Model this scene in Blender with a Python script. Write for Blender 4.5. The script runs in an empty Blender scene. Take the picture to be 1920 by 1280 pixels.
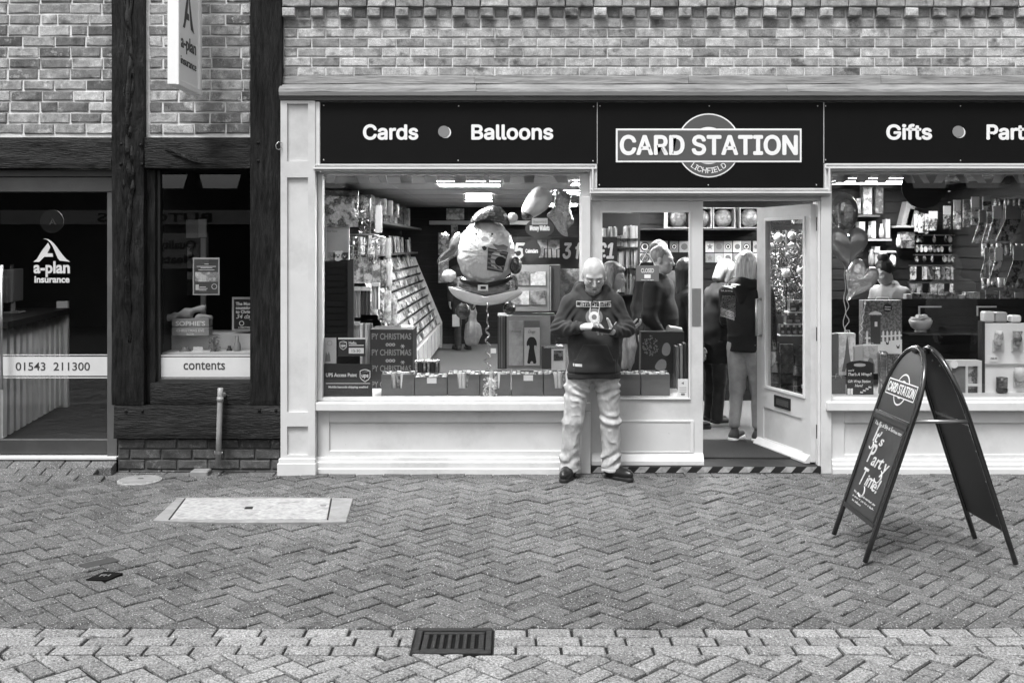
import bpy, bmesh, math, random, os
import numpy as np
from mathutils import Vector, Matrix
from mathutils.bvhtree import BVHTree
random.seed(7)
SC = bpy.context.scene
COL = SC.collection
# ------------------------------------------------------------------ camera
F_PX, CAM_D, CAM_H, HOR = 1927.0, 8.2, 1.8, 462.0
cd = bpy.data.cameras.new('camera')
cam = bpy.data.objects.new('camera', cd)
COL.objects.link(cam)
cam.location = (0, -CAM_D, CAM_H)
cam.rotation_euler = (math.radians(90), 0, 0)
cd.sensor_width = 36.0
cd.lens = 36.0 * F_PX / 1920.0
cd.shift_y = -(640.0 - HOR) / 1920.0
cd.clip_start = 0.05
cd.clip_end = 500
SC.camera = cam
# ------------------------------------------------------------------ sky and sun (overcast, black-and-white photograph)
SUN_EL, SUN_AZ = 62.0, 205.0        # azimuth measured clockwise from +Y: behind the camera, a little to the left
wd = bpy.data.worlds.new('World')
SC.world = wd
wd.use_nodes = True
nt = wd.node_tree
for n in list(nt.nodes):
    nt.nodes.remove(n)
sky = nt.nodes.new('ShaderNodeTexSky')
sky.sky_type = 'NISHITA'
sky.sun_disc = False
sky.sun_elevation = math.radians(SUN_EL)
sky.sun_rotation = math.radians(SUN_AZ)
sky.air_density = 1.5
sky.dust_density = 4.0
bw = nt.nodes.new('ShaderNodeRGBToBW')
bg = nt.nodes.new('ShaderNodeBackground')
bg.inputs['Strength'].default_value = 0.09
wo = nt.nodes.new('ShaderNodeOutputWorld')
nt.links.new(sky.outputs[0], bw.inputs[0])
nt.links.new(bw.outputs[0], bg.inputs['Color'])
nt.links.new(bg.outputs[0], wo.inputs['Surface'])
sl = bpy.data.lights.new('sun', 'SUN')
sl.energy = 1.5
sl.angle = math.radians(16)
sl.color = (1, 1, 1)
sun = bpy.data.objects.new('sun', sl)
COL.objects.link(sun)
_az = math.radians(SUN_AZ)
_el = math.radians(SUN_EL)
_dir = Vector((math.sin(_az) * math.cos(_el), math.cos(_az) * math.cos(_el), math.sin(_el)))
sun.rotation_euler = _dir.to_track_quat('Z', 'Y').to_euler()
vs = SC.view_settings
vs.view_transform = 'Standard'
vs.look = 'None'
vs.exposure = 1.15
vs.gamma = 1.0
SC.cycles.max_bounces = 8
SC.cycles.transparent_max_bounces = 24
SC.cycles.caustics_reflective = False
SC.cycles.caustics_refractive = False
SC.cycles.sample_clamp_indirect = 4.0
SC.cycles.use_denoising = True

# ------------------------------------------------------------------ helpers
def P(px, py, Y=0.0):
    d = CAM_D + Y
    return Vector(((px - 960) / F_PX * d, Y, CAM_H - (py - HOR) / F_PX * d))
def PX(px, Y=0.0):
    return (px - 960) / F_PX * (CAM_D + Y)
def PZ(py, Y=0.0):
    return CAM_H - (py - HOR) / F_PX * (CAM_D + Y)
W = {}
def tag(o, label=None, cat=None, group=None, kind=None):
    if label: o['label'] = label
    if cat: o['category'] = cat
    if group: o['group'] = group
    if kind: o['kind'] = kind
    return o
def thing(name, label, cat, loc, group=None, kind=None):
    o = bpy.data.objects.new(name, None)
    o.empty_display_size = 0.1
    COL.objects.link(o)
    o.location = loc
    W[o] = Vector(loc)
    return tag(o, label, cat, group, kind)
def clone(o, loc, parent=None, rz=None):
    c = o.copy()
    COL.objects.link(c)
    w = Vector(loc)
    c.parent = parent
    c.location = w - (W[parent] if parent else Vector((0, 0, 0)))
    if rz is not None:
        c.rotation_euler = (0, 0, rz)
    W[c] = w
    return c
def link_mesh(name, me, loc, parent=None, rot=None):
    o = bpy.data.objects.new(name, me)
    COL.objects.link(o)
    w = Vector(loc)
    o.parent = parent
    o.location = w - (W[parent] if parent else Vector((0, 0, 0)))
    if rot:
        o.rotation_euler = rot
    W[o] = w
    return o
_tc = {}
try:                                  # the sans typeface that ships inside Blender; the built-in one serves if it is missing
    SANS = bpy.data.fonts.load(os.path.join(bpy.utils.system_resource('DATAFILES'), 'fonts', 'Inter.woff2'))
except Exception:
    SANS = None
_capH = {}
def text_geo(s, bold=0.0, shear=0.0, depth=0.0, space=1.0, sans=False):
    key = (s, bold, shear, depth, space, sans)
    if key not in _tc:
        cu = bpy.data.curves.new('t', 'FONT')
        cu.body = s
        cu.size = 1.0
        if sans and SANS: cu.font = SANS
        cu.offset = bold
        cu.shear = shear
        cu.extrude = depth
        cu.space_character = space
        cu.resolution_u = 4
        ob = bpy.data.objects.new('t', cu)
        me = ob.to_mesh()
        vs_ = [v.co.copy() for v in me.vertices]
        fs_ = [tuple(p.vertices) for p in me.polygons]
        ob.to_mesh_clear()
        bpy.data.objects.remove(ob)
        bpy.data.curves.remove(cu)
        _tc[key] = (vs_, fs_)
    return _tc[key]
class MB:
    def __init__(s, M=None):
        s.v = []; s.f = []; s.m = []; s.c = 0; s.M = M
    def add(s, vs_, fs_):
        o = len(s.v)
        M = s.M
        for p in vs_:
            p = Vector(p)
            s.v.append(M @ p if M else p)
        for f in fs_:
            s.f.append([i + o for i in f]); s.m.append(s.c)
        return s
    def mat(s, i):
        s.c = i
        return s
    def box(s, x0, x1, y0, y1, z0, z1):
        if x0 > x1: x0, x1 = x1, x0
        if y0 > y1: y0, y1 = y1, y0
        if z0 > z1: z0, z1 = z1, z0
        return s.add([(x0, y0, z0), (x1, y0, z0), (x1, y1, z0), (x0, y1, z0), (x0, y0, z1), (x1, y0, z1), (x1, y1, z1), (x0, y1, z1)],
                     [(0, 3, 2, 1), (4, 5, 6, 7), (0, 1, 5, 4), (1, 2, 6, 5), (2, 3, 7, 6), (3, 0, 4, 7)])
    def prism(s, poly, y0, y1):
        """poly: (x,z) counter-clockwise seen from -Y; front cap at y0"""
        n = len(poly)
        a = sum(poly[i][0] * poly[(i + 1) % n][1] - poly[(i + 1) % n][0] * poly[i][1] for i in range(n))
        if a < 0: poly = poly[::-1]
        vs_ = [(x, y0, z) for x, z in poly] + [(x, y1, z) for x, z in poly]
        fs_ = [tuple(range(n)), tuple(range(2 * n - 1, n - 1, -1))]
        for i in range(n):
            j = (i + 1) % n
            fs_.append((i, i + n, j + n, j))
        return s.add(vs_, fs_)
    def disc(s, cx, cz, r, y0, y1, n=24, rz=None):
        rz = rz or r
        return s.prism([(cx + r * math.cos(2 * math.pi * i / n), cz + rz * math.sin(2 * math.pi * i / n)) for i in range(n)], y0, y1)
    def ring(s, cx, cz, r0, r1, y0, y1, n=40, a0=0.0, a1=2 * math.pi):
        full = abs(a1 - a0 - 2 * math.pi) < 1e-6
        k = n if full else n + 1
        vs_ = []
        for i in range(k):
            a = a0 + (a1 - a0) * i / n
            for r in (r0, r1):
                for y in (y0, y1):
                    vs_.append((cx + r * math.cos(a), y, cz + r * math.sin(a)))
        fs_ = []
        for i in range(n):
            j = (i + 1) % k
            a, b = 4 * i, 4 * j
            fs_ += [(a, a + 2, b + 2, b), (a + 1, b + 1, b + 3, a + 3), (a + 2, a + 3, b + 3, b + 2), (a, b, b + 1, a + 1)]
        if not full:
            e = 4 * (k - 1)
            fs_ += [(0, 1, 3, 2), (e, e + 2, e + 3, e + 1)]
        return s.add(vs_, fs_)
    def tube(s, path, r, n=8, closed=False):
        path = [Vector(p) for p in path]
        k = len(path)
        rs = r if isinstance(r, (list, tuple)) else [r] * k
        vs_ = []; fs_ = []
        up = None
        for i, p in enumerate(path):
            if closed:
                t = (path[(i + 1) % k] - path[i - 1])
            else:
                t = path[min(i + 1, k - 1)] - path[max(i - 1, 0)]
            if t.length < 1e-9: t = Vector((0, 0, 1))
            t.normalize()
            if up is None:
                up = Vector((0, 0, 1)) if abs(t.z) < 0.9 else Vector((1, 0, 0))
            a = t.cross(up)
            if a.length < 1e-5: a = t.orthogonal()
            a.normalize()
            b = a.cross(t).normalized()
            up = b
            for j in range(n):
                an = 2 * math.pi * j / n
                vs_.append(p + (a * math.cos(an) + b * math.sin(an)) * rs[i])
        kk = k if closed else k - 1
        for i in range(kk):
            for j in range(n):
                i2 = (i + 1) % k; j2 = (j + 1) % n
                fs_.append((i * n + j, i * n + j2, i2 * n + j2, i2 * n + j))
        if not closed:
            fs_.append(tuple(range(n - 1, -1, -1)))
            fs_.append(tuple((k - 1) * n + j for j in range(n)))
        return s.add(vs_, fs_)
    def lathe(s, prof, cx, cy, n=24):
        vs_ = []; fs_ = []
        for r, z in prof:
            for j in range(n):
                a = 2 * math.pi * j / n
                vs_.append((cx + r * math.cos(a), cy + r * math.sin(a), z))
        for i in range(len(prof) - 1):
            for j in range(n):
                j2 = (j + 1) % n
                fs_.append((i * n + j, i * n + j2, (i + 1) * n + j2, (i + 1) * n + j))
        fs_.append(tuple(range(n - 1, -1, -1)))
        fs_.append(tuple((len(prof) - 1) * n + j for j in range(n)))
        return s.add(vs_, fs_)
    def ell(s, c, r, n=16, m=10, R=None, fn=None):
        c = Vector(c)
        vs_ = []; fs_ = []
        for i in range(m + 1):
            th = math.pi * i / m
            for j in range(n):
                ph = 2 * math.pi * j / n
                d = Vector((math.sin(th) * math.cos(ph), math.sin(th) * math.sin(ph), math.cos(th)))
                k = fn(d) if fn else 1.0
                q = Vector((d.x * r[0], d.y * r[1], d.z * r[2])) * k
                if R: q = R @ q
                vs_.append(c + q)
        for i in range(m):
            for j in range(n):
                j2 = (j + 1) % n
                fs_.append((i * n + j, (i + 1) * n + j, (i + 1) * n + j2, i * n + j2))
        return s.add(vs_, fs_)
    def text(s, body, o, u=(1, 0, 0), v=(0, 0, 1), w=None, h=None, bold=0.02, depth=0.0015, shear=0.0, align='l', space=1.0, sans=False):
        """h: capital height, w: width (fit: squeeze to w)"""
        o, u, v = Vector(o), Vector(u).normalized(), Vector(v).normalized()
        nn = u.cross(v)
        tb = 0.0 if sans else bold
        vs_, fs_ = text_geo(body, tb, shear, 1.0, space, sans)
        hv = text_geo('H', tb, 0.0, 1.0, 1.0, sans)[0]
        ch = max(p.y for p in hv) - min(p.y for p in hv)
        x0 = min(p.x for p in vs_); x1 = max(p.x for p in vs_)
        if h and w: sx, sy = w / (x1 - x0), h / ch
        elif h: sx = sy = h / ch
        else: sx = sy = w / (x1 - x0)
        tw = (x1 - x0) * sx
        off = {'l': 0, 'c': -tw / 2, 'r': -tw}[align]
        if not sans or bold <= 0:
            return s.add([o + u * ((p.x - x0) * sx + off) + v * (p.y * sy) + nn * (p.z * depth) for p in vs_], fs_)
        rr = bold * 0.75 * sy                     # heavier weight: the same letters laid side by side, each a hair deeper
        for i in range(9):
            an = i * math.pi / 4
            du, dv = (0, 0) if i == 8 else (rr * math.cos(an), rr * math.sin(an))
            k = 1.0 - 0.02 * i
            s.add([o + u * ((p.x - x0) * sx + off + du) + v * (p.y * sy + dv) + nn * (p.z * depth * k) for p in vs_], fs_)
        return s
    def jit(s, a):
        for p in s.v:
            p.x += random.uniform(-a, a); p.y += random.uniform(-a, a); p.z += random.uniform(-a, a)
        return s
    def build(s, name, mats, parent=None, bev=0.0, smooth=False, org=None, label=None, cat=None, group=None, kind=None, attr=None):
        xs = [p.x for p in s.v]; ys = [p.y for p in s.v]; zs = [p.z for p in s.v]
        if org is None:
            org = Vector(((min(xs) + max(xs)) / 2, (min(ys) + max(ys)) / 2, min(zs)))
        org = Vector(org)
        me = bpy.data.meshes.new(name)
        me.from_pydata([tuple(p - org) for p in s.v], [], s.f)
        if not isinstance(mats, (list, tuple)): mats = [mats]
        for k in mats: me.materials.append(k)
        me.polygons.foreach_set('material_index', s.m)
        if smooth: me.polygons.foreach_set('use_smooth', [True] * len(s.f))
        if bev > 0:
            b = bmesh.new(); b.from_mesh(me)
            bmesh.ops.bevel(b, geom=b.edges[:], offset=bev, segments=1, affect='EDGES', profile=0.5, clamp_overlap=True)
            b.to_mesh(me); b.free()
        if attr is not None:
            a = me.attributes.new('rnd', 'FLOAT', 'FACE')
            a.data.foreach_set('value', attr)
        me.update()
        o = link_mesh(name, me, org, parent)
        return tag(o, label, cat, group, kind)
# ------------------------------------------------------------------ materials (all neutral: the photograph is black and white)
_ML = {}
def _nodes(name):
    m = bpy.data.materials.new(name)
    m.use_nodes = True
    t = m.node_tree
    return m, t, t.nodes['Principled BSDF'], t.nodes['Material Output']
def _math(t, op, a, b=None, clamp=False):
    n = t.nodes.new('ShaderNodeMath'); n.operation = op; n.use_clamp = clamp
    for i, x in enumerate((a, b)):
        if x is None: continue
        if isinstance(x, (int, float)): n.inputs[i].default_value = x
        else: t.links.new(x, n.inputs[i])
    return n.outputs[0]
def _coord(t, stretch=(1, 1, 1), rnd=True):
    tc = t.nodes.new('ShaderNodeTexCoord')
    mp = t.nodes.new('ShaderNodeMapping')
    mp.inputs['Scale'].default_value = stretch
    t.links.new(tc.outputs['Object'], mp.inputs['Vector'])
    if not rnd: return mp.outputs[0]
    oi = t.nodes.new('ShaderNodeObjectInfo')
    k = _math(t, 'MULTIPLY', oi.outputs['Random'], 37.0)
    ad = t.nodes.new('ShaderNodeVectorMath'); ad.operation = 'ADD'
    t.links.new(mp.outputs[0], ad.inputs[0]); t.links.new(k, ad.inputs[1])
    return ad.outputs[0]
def _noise(t, vec, scale, detail=4.0, rough=0.6):
    n = t.nodes.new('ShaderNodeTexNoise')
    n.inputs['Scale'].default_value = scale; n.inputs['Detail'].default_value = detail; n.inputs['Roughness'].default_value = rough
    t.links.new(vec, n.inputs['Vector'])
    return n.outputs['Fac']
def _map(t, x, a, b, c, d):
    n = t.nodes.new('ShaderNodeMapRange')
    for i, q in enumerate((a, b, c, d)): n.inputs[i + 1].default_value = q
    t.links.new(x, n.inputs[0])
    return n.outputs[0]
def _mix(t, f, a, b):
    n = t.nodes.new('ShaderNodeMix'); n.data_type = 'FLOAT'
    for i, x in ((0, f), (2, a), (3, b)):
        if isinstance(x, (int, float)): n.inputs[i].default_value = x
        else: t.links.new(x, n.inputs[i])
    return n.outputs[0]
def _bump(t, bs, h, strength, dist=0.002):
    n = t.nodes.new('ShaderNodeBump')
    n.inputs['Strength'].default_value = strength; n.inputs['Distance'].default_value = dist
    t.links.new(h, n.inputs['Height']); t.links.new(n.outputs[0], bs.inputs['Normal'])
def mat(name, v, rough=0.6, var=0.12, sc=6.0, bump=0.0, bsc=80.0, bdist=0.002, metal=0.0, rnd=0.0, stretch=(1, 1, 1), grime=0.0, coat=0.0, fleck=0.0):
    if name in _ML: return _ML[name]
    m, t, bs, out = _nodes(name)
    vec = _coord(t, stretch)
    x = _map(t, _noise(t, vec, sc), 0.25, 0.75, v * (1 - var), v * (1 + var))
    if rnd:
        oi = t.nodes.new('ShaderNodeObjectInfo')
        x = _math(t, 'MULTIPLY', x, _map(t, oi.outputs['Random'], 0, 1, 1 - rnd, 1 + rnd))
    if grime:
        g = _map(t, _noise(t, vec, sc * 0.37, 6, 0.7), 0.52, 0.72, 1.0, 1.0 - grime)
        x = _math(t, 'MULTIPLY', x, g)
    if fleck:
        x = _math(t, 'MULTIPLY', x, _map(t, _noise(t, vec, 38, 6, 0.75), 0.66, 0.70, 1.0, 1.0 - fleck))
    t.links.new(x, bs.inputs['Base Color'])
    bs.inputs['Roughness'].default_value = rough
    bs.inputs['Metallic'].default_value = metal
    bs.inputs['Coat Weight'].default_value = coat
    if bump: _bump(t, bs, _noise(t, vec, bsc, 5), bump, bdist)
    _ML[name] = m
    return m
def mat_brick(name, lo, hi, pale=0.5, dark=0.5):
    if name in _ML: return _ML[name]
    m, t, bs, out = _nodes(name)
    vec = _coord(t)
    oi = t.nodes.new('ShaderNodeObjectInfo')
    base = _map(t, oi.outputs['Random'], 0, 1, lo, hi)
    n1 = _noise(t, vec, 14, 6, 0.65)
    base = _math(t, 'MULTIPLY', base, _map(t, n1, 0.3, 0.7, 0.6, 1.45))
    n2 = _noise(t, vec, 11, 6, 0.75)
    base = _mix(t, _map(t, n2, 0.55, 0.68, 0, pale), base, 0.62)
    n3 = _noise(t, vec, 7.3, 4, 0.6)
    base = _math(t, 'MULTIPLY', base, _map(t, n3, 0.30, 0.44, 1 - dark, 1.0))
    n4 = _noise(t, vec, 150, 3, 0.7)
    base = _math(t, 'MULTIPLY', base, _map(t, n4, 0.3, 0.7, 0.6, 1.4))
    t.links.new(base, bs.inputs['Base Color'])
    bs.inputs['Roughness'].default_value = 0.9
    h = _math(t, 'ADD', _noise(t, vec, 40, 6, 0.7), _math(t, 'MULTIPLY', n4, 0.4))
    _bump(t, bs, h, 0.9, 0.006)
    _ML[name] = m
    return m
def mat_paver(name, lo, hi):
    m, t, bs, out = _nodes(name)
    vec = _coord(t)
    oi = t.nodes.new('ShaderNodeObjectInfo')
    at = t.nodes.new('ShaderNodeAttribute'); at.attribute_name = 'rnd'
    r = _math(t, 'FRACT', _math(t, 'ADD', at.outputs['Fac'], oi.outputs['Random']))
    base = _map(t, r, 0, 1, lo, hi)
    geo = t.nodes.new('ShaderNodeNewGeometry')
    wn = t.nodes.new('ShaderNodeTexNoise'); wn.inputs['Scale'].default_value = 0.9; wn.inputs['Detail'].default_value = 5
    t.links.new(geo.outputs['Position'], wn.inputs['Vector'])
    base = _math(t, 'MULTIPLY', base, _map(t, wn.outputs['Fac'], 0.3, 0.7, 0.78, 1.2))
    gv = t.nodes.new('ShaderNodeTexVoronoi'); gv.inputs['Scale'].default_value = 1.7
    t.links.new(geo.outputs['Position'], gv.inputs['Vector'])
    gs_ = t.nodes.new('ShaderNodeSeparateColor'); t.links.new(gv.outputs['Color'], gs_.inputs[0])
    spot = _map(t, _math(t, 'ADD', gv.outputs['Distance'], _math(t, 'MULTIPLY', _noise(t, geo.outputs['Position'], 40, 2), 0.03)), 0.045, 0.06, 1, 0)
    spot = _math(t, 'MULTIPLY', spot, _map(t, gs_.outputs[0], 0.45, 0.5, 0, 1))
    base = _math(t, 'MULTIPLY', base, _map(t, spot, 0, 1, 1.0, 0.5))
    st_ = _noise(t, geo.outputs['Position'], 2.6, 6, 0.7)
    base = _math(t, 'MULTIPLY', base, _map(t, st_, 0.54, 0.7, 1.0, 0.6))
    n1 = _noise(t, vec, 95, 4, 0.8)
    base = _math(t, 'MULTIPLY', base, _map(t, n1, 0.36, 0.64, 0.22, 1.75))
    n2 = _noise(t, vec, 110, 2, 0.5)
    base = _mix(t, _map(t, n2, 0.62, 0.70, 0, 0.8), base, 0.6)
    n5 = _noise(t, vec, 75, 2, 0.5)
    base = _mix(t, _map(t, n5, 0.66, 0.74, 0, 0.6), base, 0.03)
    t.links.new(base, bs.inputs['Base Color'])
    bs.inputs['Roughness'].default_value = 0.8
    _bump(t, bs, _math(t, 'ADD', n1, _noise(t, vec, 30, 4)), 0.8, 0.004)
    _ML[name] = m
    return m
def mat_glass(name, tint=0.92, ior0=0.045, dirt=0.0):
    if name in _ML: return _ML[name]
    m = bpy.data.materials.new(name); m.use_nodes = True
    t = m.node_tree
    t.nodes.remove(t.nodes['Principled BSDF'])
    out = t.nodes['Material Output']
    tr = t.nodes.new('ShaderNodeBsdfTransparent'); tr.inputs[0].default_value = (tint, tint, tint, 1)
    gl = t.nodes.new('ShaderNodeBsdfAnisotropic') if False else t.nodes.new('ShaderNodeBsdfGlossy')
    gl.inputs['Roughness'].default_value = 0.0
    lw = t.nodes.new('ShaderNodeLayerWeight'); lw.inputs[0].default_value = 0.5
    f = _math(t, 'POWER', lw.outputs['Facing'], 5.0)
    f = _math(t, 'ADD', _math(t, 'MULTIPLY', f, 0.9), ior0)
    mx = t.nodes.new('ShaderNodeMixShader')
    t.links.new(f, mx.inputs[0]); t.links.new(tr.outputs[0], mx.inputs[1]); t.links.new(gl.outputs[0], mx.inputs[2])
    t.links.new(mx.outputs[0], out.inputs['Surface'])
    _ML[name] = m
    return m
def mat_print(name, lo, hi, sc=9.0, rough=0.35, kind='voronoi', rnd=0.35, metal=0.0, bump=0.0):
    """printed paper or card: flat patches of tone that differ from sheet to sheet"""
    if name in _ML: return _ML[name]
    m, t, bs, out = _nodes(name)
    vec = _coord(t)
    if kind == 'voronoi':
        vo = t.nodes.new('ShaderNodeTexVoronoi'); vo.inputs['Scale'].default_value = sc * 1.6
        t.links.new(vec, vo.inputs['Vector'])
        sp = t.nodes.new('ShaderNodeSeparateColor'); t.links.new(vo.outputs['Color'], sp.inputs[0])
        a = sp.outputs[0]
        b1 = _map(t, _noise(t, vec, sc * 0.9, 2, 0.5), 0.46, 0.56, 0, 1)
        b2 = _map(t, _noise(t, vec, sc * 5.5, 3, 0.6), 0.44, 0.58, 0, 1)
        dots = _map(t, vo.outputs['Distance'], 0.28, 0.34, 1, 0)
        a = _math(t, 'ADD', _math(t, 'MULTIPLY', b1, 0.50), _math(t, 'ADD', _math(t, 'MULTIPLY', b2, 0.20), _math(t, 'MULTIPLY', _math(t, 'MULTIPLY', dots, sp.outputs[1]), 0.30)))
    else:
        a = _map(t, _noise(t, vec, sc, 6, 0.7), 0.35, 0.65, 0, 1)
    x = _map(t, a, 0, 1, lo, hi)
    if rnd:
        oi = t.nodes.new('ShaderNodeObjectInfo')
        x = _math(t, 'MULTIPLY', x, _map(t, oi.outputs['Random'], 0, 1, 1 - rnd, 1 + rnd))
    t.links.new(x, bs.inputs['Base Color'])
    bs.inputs['Roughness'].default_value = rough
    bs.inputs['Metallic'].default_value = metal
    if bump: _bump(t, bs, _noise(t, vec, 24, 3), bump, 0.03)
    _ML[name] = m
    return m
def mat_foil(name, v, rough=0.16, bump=0.5, bsc=14.0, bdist=0.02, metal=0.85):
    if name in _ML: return _ML[name]
    m, t, bs, out = _nodes(name)
    vec = _coord(t)
    bs.inputs['Base Color'].default_value = (v, v, v, 1)
    bs.inputs['Metallic'].default_value = metal
    bs.inputs['Roughness'].default_value = rough
    if bump: _bump(t, bs, _noise(t, vec, bsc, 3), bump, bdist)
    _ML[name] = m
    return m
def mat_emit(name, s):
    if name in _ML: return _ML[name]
    m, t, bs, out = _nodes(name)
    bs.inputs['Base Color'].default_value = (0.8, 0.8, 0.8, 1)
    bs.inputs['Emission Color'].default_value = (1, 1, 1, 1)
    bs.inputs['Emission Strength'].default_value = s
    _ML[name] = m
    return m
PAINT = mat('shop_paint', 0.62, 0.45, 0.07, 3.5, 0.25, 40, 0.0015, grime=0.22, fleck=0.35)
PAINT2 = mat('moulding_paint', 0.68, 0.4, 0.07, 5, 0.25, 40, 0.0015, grime=0.22, fleck=0.35)
TIMBER = mat('tarred_timber', 0.013, 0.45, 0.9, 7, 1.0, 16, 0.014, stretch=(7, 7, 0.8), grime=-1.2)
TIMBERH = mat('tarred_timber_beam', 0.016, 0.42, 0.9, 7, 1.0, 16, 0.014, stretch=(0.8, 7, 7), grime=-1.2)
DARKP = mat('dark_frame_paint', 0.05, 0.4, 0.2, 6, 0.2, 60, 0.002)
GREYP = mat('office_frame_paint', 0.10, 0.4, 0.2, 6, 0.2, 60, 0.002)
FASCIA = mat('fascia_board', 0.005, 0.6, 0.15, 4, 0.0)
for _m in (FASCIA, TIMBER, TIMBERH):
    _m.node_tree.nodes['Principled BSDF'].inputs['Specular IOR Level'].default_value = 0.2
FASCIA.node_tree.nodes['Principled BSDF'].inputs['Specular IOR Level'].default_value = 0.12
WHITE = mat('white_lettering', 0.85, 0.45, 0.03, 6)
OFFW = mat('off_white_card', 0.62, 0.6, 0.06, 8)
PALE = mat('pale_grey_card', 0.42, 0.55, 0.08, 8)
MID = mat('mid_grey_card', 0.16, 0.5, 0.1, 8)
MIDL = mat('mid_light_card', 0.26, 0.5, 0.1, 8)
DARK = mat('dark_card', 0.03, 0.45, 0.15, 8)
BLACK = mat('black_matt', 0.012, 0.5, 0.1, 8)
LEAD = mat('lead_flashing', 0.24, 0.6, 0.45, 6, 0.7, 12, 0.01, stretch=(0.6, 1, 5), grime=0.55)
MORTAR = mat('lime_mortar', 0.72, 0.95, 0.2, 12, 0.8, 90, 0.004, grime=0.25)
BRICK_OLD = mat_brick('old_brick', 0.09, 0.46, 0.8, 0.6)
BRICK_NEW = mat_brick('shop_brick', 0.20, 0.52, 0.5, 0.7)
BRICK_BASE = mat_brick('painted_base_brick', 0.045, 0.09, 0.25, 0.5)
PAVER = mat_paver('pavement_brick', 0.075, 0.130)
PAVER_G = mat_paver('gutter_brick', 0.19, 0.28)
PAVER_R = mat_paver('road_brick', 0.16, 0.27)
JOINT = mat('joint_sand', 0.009, 0.95, 0.4, 30, 0.5, 120, 0.004)
GLASS = mat_glass('shop_glass')
STEEL = mat('brushed_steel', 0.5, 0.3, 0.1, 20, metal=1.0)
IRON = mat('cast_iron', 0.022, 0.6, 0.4, 30, 0.6, 90, 0.002, grime=0.3)
PIT = mat('pit_black', 0.006, 0.9, 0.3, 30)
for _m in (IRON, PIT):
    _m.node_tree.nodes['Principled BSDF'].inputs['Specular IOR Level'].default_value = 0.12
CONCRETE = mat('cover_concrete', 0.34, 0.85, 0.3, 26, 0.7, 90, 0.005, grime=0.45, fleck=0.5)
CONCRETE2 = mat('cover_surround', 0.25, 0.85, 0.22, 9, 0.5, 100, 0.004, grime=0.35)
# ------------------------------------------------------------------ ground, pavement, gutter, road
def rough_sheet(name, x0, x1, y0, y1, z, m, kind='structure', label=None):
    o = MB().box(x0, x1, y0, y1, z - 0.2, z).build(name, m, kind=kind)
    return o
ground = rough_sheet('ground', -40, 40, -60, -0.001, -0.016, JOINT)
tag(ground, 'dark jointing sand under the brick paving')
def clip(poly, a, b, c):
    """keep a*x+b*y>=c"""
    out = []
    n = len(poly)
    for i in range(n):
        p, q = poly[i], poly[(i + 1) % n]
        dp, dq = a * p[0] + b * p[1] - c, a * q[0] + b * q[1] - c
        if dp >= 0: out.append(p)
        if dp * dq < 0:
            s_ = dp / (dp - dq)
            out.append((p[0] + (q[0] - p[0]) * s_, p[1] + (q[1] - p[1]) * s_))
    return out
def paver_mb(poly, cx, cy, top, ch=0.005, mb=None, tilt=(0, 0)):
    mb = mb or MB()
    n = len(poly)
    def inset(k):
        r = []
        for i in range(n):
            p0, p1, p2 = poly[i - 1], poly[i], poly[(i + 1) % n]
            e1 = Vector((p1[0] - p0[0], p1[1] - p0[1])); e2 = Vector((p2[0] - p1[0], p2[1] - p1[1]))
            if e1.length < 1e-6 or e2.length < 1e-6:
                r.append(p1); continue
            e1.normalize(); e2.normalize()
            n1 = Vector((-e1.y, e1.x)); n2 = Vector((-e2.y, e2.x))
            b = n1 + n2
            l = b.length
            if l < 0.3:
                r.append((p1[0] + n1.x * k, p1[1] + n1.y * k)); continue
            b = b / l
            k2 = k / max(0.4, b.dot(n1))
            r.append((p1[0] + b.x * k2, p1[1] + b.y * k2))
        return r
    t = inset(ch)
    zt = lambda p: top + tilt[0] * (p[0] - cx) + tilt[1] * (p[1] - cy)
    vs_ = [(p[0], p[1], -0.03) for p in poly] + [(p[0], p[1], zt(p) - ch * 0.8) for p in poly] + [(p[0], p[1], zt(p)) for p in t]
    fs_ = [tuple(range(2 * n, 3 * n))]
    for i in range(n):
        j = (i + 1) % n
        fs_.append((i, j, n + j, n + i)); fs_.append((n + i, n + j, 2 * n + j, 2 * n + i))
    mb.add(vs_, fs_)
    return mb
def in_view(x, y, mg=0.0):
    d = CAM_D + y
    if d < 1: return False
    px = 960 + F_PX * x / d
    py = HOR + F_PX * CAM_H / d
    return -mg < px < 1920 + mg and py < 1280 + mg
def area(poly):
    return 0.5 * sum(poly[i][0] * poly[(i + 1) % len(poly)][1] - poly[(i + 1) % len(poly)][0] * poly[i][1] for i in range(len(poly)))
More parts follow.
